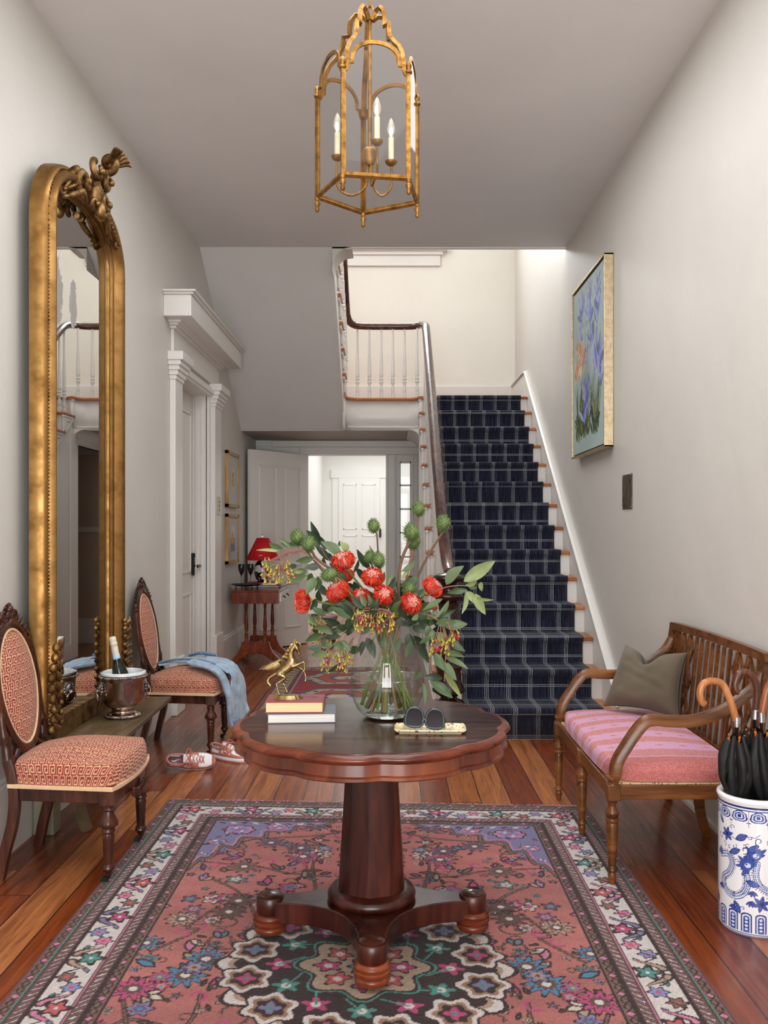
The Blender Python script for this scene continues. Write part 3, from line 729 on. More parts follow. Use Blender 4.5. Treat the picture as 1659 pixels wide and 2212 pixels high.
for k in range(1, NK+1):
    y = ny(k); z = RISE*k
    pth += [(y+0.030-t_, z-0.055), (y+0.022-t_, z-0.04), (y-t_+0.002, z-0.028), (y-t_-0.003, z-0.012), (y-t_+0.003, z+t_-0.006), (y+0.004, z+t_+0.001), (y+0.03, z+t_)]
    if k < NK: pth += [(ny(k+1)+0.012, z+t_), (ny(k+1)+0.018, z+t_+0.01)]
    else: pth += [(10.4, z+t_)]
dist = [0]
for i in range(1, len(pth)): dist.append(dist[-1]+math.hypot(pth[i][0]-pth[i-1][0], pth[i][1]-pth[i-1][1]))
CX0, CX1 = 0.49, 1.39; nu = 13; me = bpy.data.meshes.new('stair_runner'); vs = [(lerp(CX0, CX1, i/(nu-1)), y, z) for (y, z) in pth for i in range(nu)]
fs = [(j*nu+i, j*nu+i+1, (j+1)*nu+i+1, (j+1)*nu+i) for j in range(len(pth)-1) for i in range(nu-1)]
me.from_pydata(vs, [], fs); uvl = me.uv_layers.new(name='UVMap')
for l in me.loops:
    vi = l.vertex_index; uvl.data[l.index].uv = (lerp(CX0, CX1, (vi % nu)/(nu-1))+0.02, dist[vi//nu]+0.06)
me.materials.append(M['carpet']); me.polygons.foreach_set('use_smooth', [True]*len(me.polygons))
o = bpy.data.objects.new('stair_runner', me); COL.objects.link(o)
s_ = o.modifiers.new('thick', 'SOLIDIFY'); s_.thickness = 0.010; s_.offset = -1
tag(o, 'navy plaid carpet runner laid down the middle of the white staircase', 'carpet')
# ================================================================== patterned surfaces
DK = (50, 30, 30); BR = (118, 86, 74); BR2 = (96, 62, 56); CR = (200, 188, 184); PK = (198, 108, 146); TEAL = (60, 136, 126); SAL = (178, 98, 92)
LAV = (116, 108, 148); MAG = (180, 46, 108); BLU = (62, 120, 158); TAN = (168, 136, 116); RED = (190, 70, 76)
def rug_raster():
    RW, RL, px = 1.055, 3.30, 0.0042
    R = Ras(int(2*RW/px), int(RL/px), -RW, 0, RW, RL, SAL)
    r = random.Random(11)
    # abrash: weaver's colour shifts in bands
    band = 0.92+0.10*np.sin(R.Y*9+1.3*np.sin(R.X*2))+0.05*np.sin(R.Y*47)
    R.a *= band[..., None]
    def both(fn):
        for sx in (1, -1): fn(sx)
    def flower(x, y, rr, c1, c2, c3, pet=6, out=DK):
        def f(sx):
            R.ell(sx*x, y, rr*1.22, rr*1.22, out, petals=pet, amp=0.28, ph=0.4); R.ell(sx*x, y, rr, rr, c1, petals=pet, amp=0.28, ph=0.4)
            R.ell(sx*x, y, rr*0.6, rr*0.6, c2, petals=pet, amp=0.2); R.ell(sx*x, y, rr*0.28, rr*0.28, c3)
        both(f)
    def vine(pts, w=0.009, c=DK):
        P = [(v.x, v.y) for v in crom([(a, b_, 0) for a, b_ in pts], 7)]
        def f(sx): R.line([(sx*a, b_) for a, b_ in P], w*1.7, c); R.line([(sx*a, b_) for a, b_ in P], w*0.7, BR)
        both(f)
    def lf(x, y, L, W, a, c, e=DK):
        both(lambda sx: R.leaf(sx*x, y, L, W, a if sx > 0 else PI-a, c, e, 0.0085))
    # field: vines and blossoms
    cols = [(196, 176, 160), LAV, (70, 120, 116), (180, 50, 110), BR, BLU, TAN, (190, 104, 140), (100, 72, 104), TAN, BR2]
    for (a, b_, c, d) in ((0.10, 0.42, 0.62, 0.62), (0.16, 0.95, 0.70, 0.82), (0.55, 1.25, 0.70, 1.60), (0.48, 1.85, 0.72, 2.2), (0.18, 2.6, 0.6, 2.5), (0.30, 0.55, 0.20, 1.1), (0.62, 1.0, 0.40, 1.5), (0.70, 1.9, 0.42, 2.5), (0.1, 2.9, 0.7, 2.8)):
        m1 = (a+(c-a)*0.33+r.uniform(-.08, .08), b_+(d-b_)*0.33+r.uniform(-.09, .09)); m2 = (a+(c-a)*0.66+r.uniform(-.08, .08), b_+(d-b_)*0.66+r.uniform(-.09, .09))
        vine([(a, b_), m1, m2, (c, d)])
    for k in range(44):
        x = r.uniform(0.05, 0.70); y = r.uniform(0.36, 2.95); rr = r.uniform(0.04, 0.07); a0 = r.uniform(0, 6.28)
        vine(curl(x, y, rr, a0, 0.75, 14, r.choice((1, -1)), 0.6), 0.006)
    pts = []
    tries = 0
    while len(pts) < 135 and tries < 6000:
        tries += 1; x = r.uniform(0.0, 0.735); y = r.uniform(0.34, 2.96)
        if math.hypot(x/0.44, (y-1.66)/0.46) < 1.02: continue
        if all(math.hypot(x-a, y-b_) > 0.050 for a, b_ in pts): pts.append((x, y))
    for i, (x, y) in enumerate(pts):
        t = r.random(); c1, c2, c3 = r.sample(cols, 3)
        if t < 0.30: flower(x, y, r.uniform(0.020, 0.040), c1, c2, c3, r.choice((5, 6, 8)))
        elif t < 0.45: flower(x, y, r.uniform(0.038, 0.055), c1, BR2, CR, 10)
        elif t < 0.88:
            a = r.uniform(0, 6.28)
            for q in range(r.choice((1, 2, 3))): lf(x, y, r.uniform(0.045, 0.085), r.uniform(0.018, 0.034), a+q*0.8, r.choice(cols))
        else:
            both(lambda sx: R.line(curl(sx*x, y, 0.035, 1.0, 0.8*sx, 12), 0.012, MAG, 0.005))
    small = []; tries = 0
    while len(small) < 230 and tries < 9000:
        tries += 1; x = r.uniform(0.0, 0.74); y = r.uniform(0.32, 2.98)
        if math.hypot(x/0.44, (y-1.66)/0.46) < 1.02 or any(math.hypot(x-a, y-b_) < 0.030 for a, b_ in pts+small): continue
        small.append((x, y)); q = r.random()
        if q < 0.45: flower(x, y, r.uniform(0.009, 0.015), r.choice(cols), DK, r.choice(cols), 5)
        elif q < 0.8: lf(x, y, r.uniform(0.025, 0.045), r.uniform(0.010, 0.016), r.uniform(0, 6.28), r.choice(cols))
        else: vine(curl(x, y, 0.022, r.uniform(0, 6), 0.7, 8, 1, 0.6), 0.004)
    # medallion
    mx, my = 0.0, 1.66
    for sc, c in ((1.0, DK), (0.965, CR), (0.90, TAN), (0.86, DK)):
        R.ell(mx, my, 0.44*sc, 0.42*sc, c, petals=12, amp=0.10)
    for k in range(12):
        a = k*PI/6+PI/12; x, y = mx+0.375*math.cos(a), my+0.36*math.sin(a)
        for sc, c in ((0.085, DK), (0.075, CR), (0.058, (150, 110, 80)), (0.045, DK)): R.ell(x, y, sc, sc, c, petals=6, amp=0.14, ph=a)
        R.ell(x, y, 0.026, 0.026, MAG if k % 2 else LAV, petals=4, amp=0.3); R.ell(x, y, 0.010, 0.010, TEAL)
    for k in range(12):
        a = k*PI/6; x, y = mx+0.27*math.cos(a), my+0.26*math.sin(a)
        R.ell(x, y, 0.034, 0.030, TEAL if k % 2 else MAG, petals=5, amp=0.35, ph=a); R.ell(x, y, 0.015, 0.015, CR)
        R.line([(x, y), (mx+0.20*math.cos(a+0.25), my+0.2*math.sin(a+0.25))], 0.007, TEAL)
    for sc, c in ((1.0, TEAL), (0.96, DK), (0.90, (168, 142, 118))): R.ell(mx, my, 0.205*sc, 0.19*sc, c, petals=8, amp=0.12)
    for k in range(8):
        a = k*PI/4; x, y = mx+0.115*math.cos(a), my+0.11*math.sin(a)
        R.ell(x, y, 0.042, 0.034, DK, a, 5, 0.25); R.ell(x, y, 0.034, 0.026, RED if k % 2 else MAG, a, 5, 0.25); R.ell(x, y, 0.014, 0.014, CR)
    R.ell(mx, my, 0.05, 0.05, DK, petals=8, amp=0.2); R.ell(mx, my, 0.036, 0.036, TEAL, petals=6); R.ell(mx, my, 0.016, 0.016, PK)
    # pendants above and below the medallion
    for s in (-1, 1):
        y = my+s*0.52
        for sc, c in ((1, DK), (0.86, CR), (0.66, LAV), (0.35, MAG)): R.ell(mx, y, 0.085*sc, 0.07*sc, c, petals=6, amp=0.2, ph=0.5)
        R.line([(mx, my+s*0.42), (mx, y)], 0.02, DK)
    # lavender corner pieces
    FX, FY0, FY1 = 0.745, 0.312, RL-0.312
    for (yy, sy) in ((FY0, 1), (FY1, -1)):
        for sx in (1, -1):
            def Q(a, b_): return (sx*(FX-a), yy+sy*b_)
            prof = [(0, 0), (0.56, 0), (0.50, 0.05), (0.40, 0.045), (0.37, 0.13), (0.27, 0.13), (0.26, 0.22), (0.17, 0.22), (0.15, 0.34), (0.09, 0.33), (0.07, 0.46), (0.03, 0.48), (0, 0.60)]
            pr = [(v.x, v.y) for v in crom([(a, b_, 0) for a, b_ in prof[1:]], 5)]
            R.poly([Q(0, 0)]+[Q(a, b_) for a, b_ in pr], LAV); R.line([Q(a, b_) for a, b_ in pr], 0.024, DK); R.line([Q(a, b_) for a, b_ in pr], 0.013, BR)
            R.line([Q(a*0.90, b_*0.90) for a, b_ in pr], 0.008, PK)
            for (a, b_, rr) in ((0.13, 0.12, 0.075), (0.30, 0.07, 0.05), (0.06, 0.28, 0.045), (0.42, 0.022, 0.02), (0.03, 0.42, 0.022)):
                x, y = Q(a, b_); R.ell(x, y, rr, rr*0.8, DK, petals=8, amp=0.08); R.ell(x, y, rr*0.88, rr*0.7, PK, petals=8, amp=0.08); R.ell(x, y, rr*0.74, rr*0.56, (132, 122, 176))
                for q in range(6): R.ell(x+rr*0.42*math.cos(q*1.05), y+rr*0.32*math.sin(q*1.05), 0.009, 0.009, (RED, CR, BLU)[q % 3])
                R.ell(x, y, rr*0.16, rr*0.16, MAG)
            for q in range(34):
                a, b_ = r.uniform(0.01, 0.44), r.uniform(0.01, 0.34)
                if a/0.46+b_/0.40 > 0.86: continue
                x, y = Q(a, b_); R.leaf(x, y, r.uniform(0.02, 0.045), r.uniform(0.008, 0.016), r.uniform(0, 6.28), r.choice([BR, DK, TEAL, CR, MAG, (90, 100, 150)]), DK, 0.004)
            for q in range(9):
                t = q/8; x, y = Q(0.02+0.42*t, 0.02); R.leaf(x, y, 0.04, 0.014, (0.6 if sx < 0 else 2.5)*sy, CR if q % 2 else DK)
    # borders, distance from the outer edge
    D = np.minimum(np.minimum(RW-np.abs(R.X), R.Y), RL-R.Y)
    along = np.where((RW-np.abs(R.X)) < np.minimum(R.Y, RL-R.Y), R.Y, R.X)
    def bandc(a, b_, c): R.a[(D >= a) & (D < b_)] = s2l(c)
    bandc(-1, 0.010, (92, 48, 70)); bandc(0.010, 0.046, BR); bandc(0.046, 0.053, TEAL); bandc(0.053, 0.094, BR2); bandc(0.094, 0.101, PK)
    bandc(0.101, 0.216, CR); bandc(0.216, 0.223, PK); bandc(0.223, 0.264, BR2); bandc(0.264, 0.271, TEAL); bandc(0.271, 0.304, BR); bandc(0.304, 0.312, DK)
    for (a, b_) in ((0.010, 0.046), (0.271, 0.304)):     # chain guard with pink buds
        cdist = np.abs(D-(a+b_)/2); w = 0.010*np.abs(np.sin(along*PI/0.036)); R.a[(D > a) & (D < b_) & (np.abs(cdist-w) < 0.0032)] = s2l(DK)
        f = np.abs(((along/0.108) % 1)-0.5)*0.108; R.a[(D > a) & (D < b_) & (f+cdist < 0.012)] = s2l(PK)
    for (a, b_) in ((0.053, 0.094), (0.223, 0.264)):     # barber-pole guard
        f = ((along+(D-a)*0.9)/0.030) % 1; g = np.abs(D-(a+b_)/2) < 0.013
        R.a[(D > a) & (D < b_) & (f < 0.16) & g] = s2l((206, 190, 180)); R.a[(D > a) & (D < b_) & (f > 0.5) & (f < 0.62) & g] = s2l((132, 96, 128))
    for a in (0.052, 0.095, 0.1015, 0.2155, 0.2635, 0.2715): R.a[np.abs(D-a) < 0.0024] = s2l(DK)
    # motifs in the white border
    def motif(cx, cy, dx, dy, k):
        px_, py_ = -dy, dx
        def q(a, b_): return (cx+dx*a*1.15+px_*b_*1.15, cy+dy*a*1.15+py_*b_*1.15)
        ang = math.atan2(dy, dx)
        if k % 2 == 0:
            for s in (1, -1):
                R.line([q(s*(0.02+0.05*t), 0.035*math.cos(t*2.6)) for t in [i/8 for i in range(9)]], 0.036, DK, 0.010)
                R.line([q(s*(0.02+0.05*t), 0.035*math.cos(t*2.6)) for t in [i/8 for i in range(9)]], 0.019, (PK, LAV, TAN)[(k//2) % 3], 0.005)
            R.ell(*q(0, -0.012), 0.040, 0.040, DK, petals=5, amp=0.3); R.ell(*q(0, -0.012), 0.026, 0.026, (RED, TEAL, MAG)[k % 3], petals=5, amp=0.3); R.ell(*q(0, -0.012), 0.008, 0.008, CR)
        else:
            for (a, b_) in ((-0.025, 0.018), (0.028, -0.014)):
                R.ell(*q(a, b_), 0.030, 0.030, DK, petals=6, amp=0.22); R.ell(*q(a, b_), 0.023, 0.023, ((120, 130, 180), PK, BR)[(k+int(a > 0)) % 3], petals=6, amp=0.22); R.ell(*q(a, b_), 0.009, 0.009, RED)
            R.leaf(*q(0.055, 0.02), 0.035, 0.016, ang, TEAL, DK, 0.004); R.leaf(*q(-0.05, -0.03), 0.035, 0.016, ang+2.6, LAV, DK, 0.004)
        R.line([q(0.06+0.05*t, 0.03*math.sin(t*3.1)) for t in [i/6 for i in range(7)]], 0.006, DK)
    dd_ = 0.1585; k = 0
    n = 12
    for i in range(n):
        x = -RW+dd_+ (2*(RW-dd_))*(i+0.0)/n
        if i > 0: motif(x, dd_, 1, 0, i); motif(x, RL-dd_, 1, 0, i)
    n = 20
    for i in range(n+1):
        y = dd_+(RL-2*dd_)*i/n; motif(-RW+dd_, y, 0, 1, i); motif(RW-dd_, y, 0, -1, i)
    # knotting noise
    g_ = R.a.mean(-1, keepdims=True); R.a[:] = g_+(R.a-g_)*0.86
    rs = np.random.RandomState(3); R.a *= 0.88*(1+rs.uniform(-0.2, 0.14, R.a.shape[:2]))[..., None]
    return R
def rug_obj(name, R, corner, mat, z=0.009, wob=0.004):
    # corner(u, v) -> world x, y
    nu, nv = R.w, R.h; u = np.linspace(0, 1, nu); v = np.linspace(0, 1, nv); U, V = np.meshgrid(u, v)
    X, Y = corner(U, V)
    rs = np.random.RandomState(5); Z = np.full(U.shape, z)+rs.uniform(-0.0012, 0.0012, U.shape)+0.0012*np.sin(U*31+V*17)
    X = X+wob*np.sin(V*37)*((U < 0.001) | (U > 0.999)); Y = Y+wob*np.sin(U*43)*(V < 0.001)
    e = (U < 0.001) | (U > 0.999) | (V < 0.001) | (V > 0.999); Z[e] = 0.0005
    co = np.stack([X, Y, Z], -1).reshape(-1, 3)
    idx = np.arange(nu*nv).reshape(nv, nu); q = np.stack([idx[1:, :-1], idx[1:, 1:], idx[:-1, 1:], idx[:-1, :-1]], -1).reshape(-1, 4)
    me = bpy.data.meshes.new(name); me.vertices.add(len(co)); me.vertices.foreach_set('co', co.ravel())
    me.loops.add(q.size); me.loops.foreach_set('vertex_index', q.ravel()); me.polygons.add(len(q))
    me.polygons.foreach_set('loop_start', np.arange(len(q))*4); me.update(calc_edges=True); me.validate()
    me.polygons.foreach_set('use_smooth', [True]*len(q)); me.materials.append(M[mat])
    o = bpy.data.objects.new(name, me); COL.objects.link(o); setcol(o, R.a.reshape(-1, 3)); return o
R = rug_raster()
def rc(U, V):
    return -1.14+2.11*U, 4.49-0.11*U-3.30*V*1.0
rug = rug_obj('persian_rug', R, rc, 'rug_pile')
tag(rug, 'large salmon pink persian rug with dark medallion under the round table', 'rug')
m = MB(); r_ = random.Random(4)
for i in range(300):
    u = (i+r_.random())/300; x = -1.14+2.11*u; y = 4.49-0.11*u; L = r_.uniform(0.012, 0.035); a = r_.uniform(-0.5, 0.5)
    m.tube([(x, y-0.002, 0.006), (x+a*L*0.4, y+L*0.5, 0.006), (x+a*L, y+L, 0.002)], [0.0022, 0.0018, 0.001], 4)
plain('fringe', (206, 150, 160), 0.9)
f_ = obj('fringe', m, 'fringe', rug); f_['kind'] = 'stuff'

def runner_raster():
    W, L, px = 0.62, 3.0, 0.006
    R = Ras(int(2*W/px), int(L/px), -W, 0, W, L, (150, 40, 44)); r = random.Random(5)
    R.a *= (1+0.12*np.sin(R.Y*40+np.sin(R.X*9)))[..., None]
    for k in range(3):
        cy = 0.62+0.9*k
        def hexa(s, c): R.poly([(0.42*s, cy), (0.22*s, cy+0.36*s), (-0.22*s, cy+0.36*s), (-0.42*s, cy), (-0.22*s, cy-0.36*s), (0.22*s, cy-0.36*s)], c)
        hexa(1.0, (70, 78, 106)); hexa(0.9, (178, 160, 138)); hexa(0.66, DK); hexa(0.62, (176, 80, 70)); hexa(0.36, (70, 78, 106)); hexa(0.25, (196, 180, 156))
        for q in range(14):
            a = q*2*PI/14; x, y = 0.33*math.cos(a), cy+0.28*math.sin(a); R.poly([(x-0.03, y), (x, y+0.03), (x+0.03, y), (x, y-0.03)], (DK, (160, 60, 50), BLU)[q % 3])
        for q in range(10): x, y = r.uniform(-0.3, 0.3), cy+r.uniform(-0.25, 0.25); R.ell(x, y, 0.02, 0.02, r.choice([DK, RED, BLU]), petals=4)
    D = np.minimum(np.minimum(W-np.abs(R.X), R.Y), L-R.Y); al = np.where((W-np.abs(R.X)) < np.minimum(R.Y, L-R.Y), R.Y, R.X)
    def bd(a, b_, c): R.a[(D >= a) & (D < b_)] = s2l(c)
    bd(-1, 0.012, (150, 50, 50)); bd(0.012, 0.045, (120, 76, 66)); bd(0.045, 0.15, (176, 158, 120)); bd(0.15, 0.19, (116, 66, 60)); bd(0.19, 0.20, (150, 150, 170))
    R.a[(D > 0.02) & (D < 0.04) & (((al/0.03) % 1) < 0.4)] = s2l(DK); R.a[(D > 0.155) & (D < 0.185) & (((al/0.04) % 1) < 0.35)] = s2l((60, 30, 34))
    f = np.abs(((al/0.14) % 1)-0.5); g = np.abs(D-0.0975); R.a[(D > 0.05) & (D < 0.145) & (f*0.14+g < 0.04)] = s2l((120, 60, 54)); R.a[(D > 0.05) & (D < 0.145) & (f*0.14+g < 0.022)] = s2l((84, 96, 116))
    R.a[(D > 0.05) & (D < 0.145) & (np.abs(g-0.036+0.01*np.sin(al*90)) < 0.004)] = s2l(DK)
    rs = np.random.RandomState(8); R.a *= (1+rs.uniform(-0.14, 0.1, R.a.shape[:2]))[..., None]
    return R
R = runner_raster()
run = rug_obj('hall_runner', R, lambda U, V: (-1.05+1.22*U, 8.77-3.0*V), 'rug_pile')
tag(run, 'red patterned runner rug on the floor behind the round table', 'rug')

# ================================================================== centre table
tb = thing('pedestal_table', 'round dark mahogany pedestal table with scalloped top on the large rug', 'table', (-0.068, 3.0, 0.012), math.radians(1.5))
TR = 0.468
def sc_r(a):
    d = ((a+0.25)/(2*PI/10)) % 1; d = min(d, 1-d)*(2*PI/10)
    return 1.004-0.030*math.exp(-(d/0.085)**2)-0.004*math.cos(2*PI*d/(2*PI/10))
def scal(prof, seg=192, ring=False):
    m = MB(); vs = []; fs = []; n = len(prof)
    for off, z in prof:
        for k in range(seg):
            a = 2*PI*k/seg; r = TR*sc_r(a)+off if off > -TR*0.9 else 0.0
            vs.append((r*math.cos(a), r*math.sin(a), z))
    for i in range(n-1):
        for k in range(seg): k2 = (k+1) % seg; fs.append((i*seg+k, i*seg+k2, (i+1)*seg+k2, (i+1)*seg+k))
    if ring: fs += [((n-1)*seg+k, (n-1)*seg+(k+1) % seg, (k+1) % seg, k) for k in range(seg)]
    else: fs.append(tuple(range(seg))[::-1]); fs.append(tuple((n-1)*seg+k for k in range(seg)))
    return m.add(vs, fs)
TT = 0.721
obj('table_top', scal([(-0.035, TT-0.024), (-0.030, TT-0.002), (-0.029, TT)]), 'mahogany_top', tb, smooth=30)
obj('moulded_edge', scal([(-0.03, TT-0.030), (-0.012, TT-0.029), (-0.004, TT-0.024), (0.0, TT-0.016), (-0.003, TT-0.008), (-0.012, TT-0.002), (-0.0285, TT-0.0005)], ring=True), 'mahogany_edge', tb, smooth=50)
M_ap = wood('mahogany_veneer', (56, 24, 14), (98, 46, 28), (140, 74, 46), 1.0, 'z', 0.32, 0.5, 6, 0.05)
obj('apron', scal([(-0.03, TT-0.082), (-0.018, TT-0.082), (-0.010, TT-0.077), (-0.010, TT-0.068), (-0.017, TT-0.064), (-0.020, TT-0.03), (-0.03, TT-0.03)], ring=True), 'mahogany_veneer', tb, smooth=40)
obj('pedestal_column', MB().lathe([(0.117, 0.142), (0.115, 0.16), (0.088, 0.60), (0.088, TT-0.08)], 120, None, True, fn=lambda a, z: (1-0.045*abs(math.cos(5*a+0.3)))*0.985+0.03), 'mahogany', tb, smooth=18)
obj('collar', MB().lathe([(0.10, 0.118), (0.138, 0.12), (0.148, 0.13), (0.150, 0.142), (0.142, 0.156), (0.128, 0.163), (0.118, 0.165), (0.10, 0.166)], 64), 'mahogany', tb, smooth=60)
pl = []
FR = 0.345
for q in range(4):
    a0 = -PI/2+q*PI/2; w = 0.040
    c, s_ = math.cos(a0), math.sin(a0)
    pl += [(c*FR+s_*w, s_*FR-c*w), (c*FR-s_*w, s_*FR+c*w)]
    a1 = a0+PI/4
    for t in (0.12, 0.25, 0.4, 0.5, 0.6, 0.75, 0.88):
        p0 = Vector(pl[-1] if t == 0.12 else pend); pend = p0
        p1 = Vector((math.cos(a0+PI/2)*FR+math.sin(a0+PI/2)*w, math.sin(a0+PI/2)*FR-math.cos(a0+PI/2)*w)); md = Vector((math.cos(a1)*0.055, math.sin(a1)*0.055))
        pl.append(tuple((1-t)**2*p0+2*t*(1-t)*md+t*t*p1))
obj('base_platform', MB().prism(pl, 0.052, 0.122, 'z'), 'mahogany', tb, smooth=30, bevel=0.003)
for q in range(4):
    a0 = -PI/2+q*PI/2; x, y = math.cos(a0)*FR, math.sin(a0)*FR
    T = Matrix.Translation((x, y, 0))
    ft = obj('foot', MB().lathe([(0.035, 0.012), (0.050, 0.014), (0.055, 0.022), (0.054, 0.032), (0.050, 0.036), (0.057, 0.042), (0.057, 0.052), (0.051, 0.056), (0.056, 0.062), (0.055, 0.070), (0.048, 0.075), (0.044, 0.078)], 40, T), 'mahogany_edge', tb, smooth=50)
    obj('foot_block', MB().lathe([(0.044, 0.076), (0.046, 0.08), (0.046, 0.130), (0.043, 0.134)], 40, T), 'mahogany', ft, smooth=40)
    obj('cap', MB().lathe([(0.038, 0.132), (0.040, 0.136), (0.030, 0.142), (0.0, 0.145)], 40, T), 'mahogany_top' if q != 3 else 'mahogany', ft, smooth=60)
    obj('caster', MB().lathe([(0.018, 0.0), (0.022, 0.004), (0.018, 0.014)], 16, T), 'black_metal', ft)
TBL = 0.012+TT   # table surface height

# ================================================================== fabrics
def key_raster(w, h, cell=0.041):
    R = Ras(int(w/0.0014), int(h/0.0014), -w/2, -h/2, w/2, h/2, (146, 60, 54))
    ni = int(w/cell)+2; nj = int(h/(cell*0.8))+2; ch = cell*0.8; lw = 0.0045
    for i in range(-ni//2-1, ni//2+1):
        for j in range(-nj//2-1, nj//2+1):
            ox = i*cell+(cell/2 if j % 2 else 0); oy = j*ch
            p = [(0.0, 0.0), (0.0, 1.0), (0.72, 1.0), (0.72, 0.27), (0.27, 0.27), (0.27, 0.64), (0.48, 0.64)]
            R.line([(ox+a*cell, oy+b_*ch) for a, b_ in p], lw, (212, 172, 138))
    return R
KEY = key_raster(0.8, 0.8)
def pillow_top(name, plan, z0, z1, crown, nu, nv, R, mat, parent, top=0.76, uvs=(0.33, 0.33), edge=0.94, T=None, sideout=0.02, under=0.0):
    a = np.linspace(-1, 1, nu); b = np.linspace(-1, 1, nv); vs = []; uv = []
    for bb in b:
        for aa in a:
            r = max(abs(aa), abs(bb), 1e-6)
            if r <= top: k = r/top*edge; d = 0
            else: d = (r-top)/(1-top); k = edge+(1-edge)*math.sin(min(1, d*1.6)*PI/2)
            sx, sy = aa/r*k, bb/r*k
            # soften corners
            cx = sx*math.sqrt(max(0, 1-0.18*sy*sy*abs(sy)**3)); cy = sy*math.sqrt(max(0, 1-0.18*sx*sx*abs(sx)**3))
            x, y = plan(cx, cy)
            z = z1+crown*(1-sx**2)*(1-sy**2)
            if d > 0: z = lerp(z1+crown*(1-sx**2)*(1-sy**2), z0, d**1.35)
            vs.append((x, y, z)); uv.append((aa*uvs[0], bb*uvs[1]))
    m = MB(); fs = [(j*nu+i, j*nu+i+1, (j+1)*nu+i+1, (j+1)*nu+i) for j in range(nv-1) for i in range(nu-1)]
    m.add(vs, fs, T); o = obj(name, m, mat, parent, smooth=80, recalc=False); uv = np.array(uv); setcol(o, R.sample(uv[:, 0], uv[:, 1])); return o

# ================================================================== carved side chairs
def seat_plan(sx, sy):      # sx: -1 back .. 1 front, sy lateral
    hw = lerp(0.205, 0.255, (sx+1)/2); x = lerp(-0.20, 0.235, (sx+1)/2)+0.028*max(0, sx)*(1-sy*sy)
    return x, sy*hw
def scroll(m, c, r, turns, th, ax1, ax2, start=0.0, n=26, depth=None, shrink=0.82):
    pts = []; rs = []
    for k in range(n+1):
        t = k/n; rr = r*(1-shrink*t); a = start+turns*2*PI*t
        pts.append(Vector(c)+Vector(ax1)*rr*math.cos(a)+Vector(ax2)*rr*math.sin(a)+(Vector(depth)*t if depth else Vector()))
        rs.append(th*(1-0.45*t))
    m.tube(pts, rs, 8); m.ball(pts[-1], th*0.9, 8, 6)
legp = [(0.020, 0.315), (0.020, 0.300), (0.026, 0.292), (0.020, 0.285), (0.022, 0.270), (0.034, 0.250), (0.039, 0.238), (0.037, 0.228), (0.022, 0.218), (0.026, 0.210), (0.026, 0.204), (0.021, 0.198), (0.024, 0.190), (0.023, 0.170), (0.018, 0.085), (0.018, 0.078), (0.024, 0.070), (0.025, 0.060), (0.018, 0.050), (0.013, 0.044), (0.012, 0.034)]
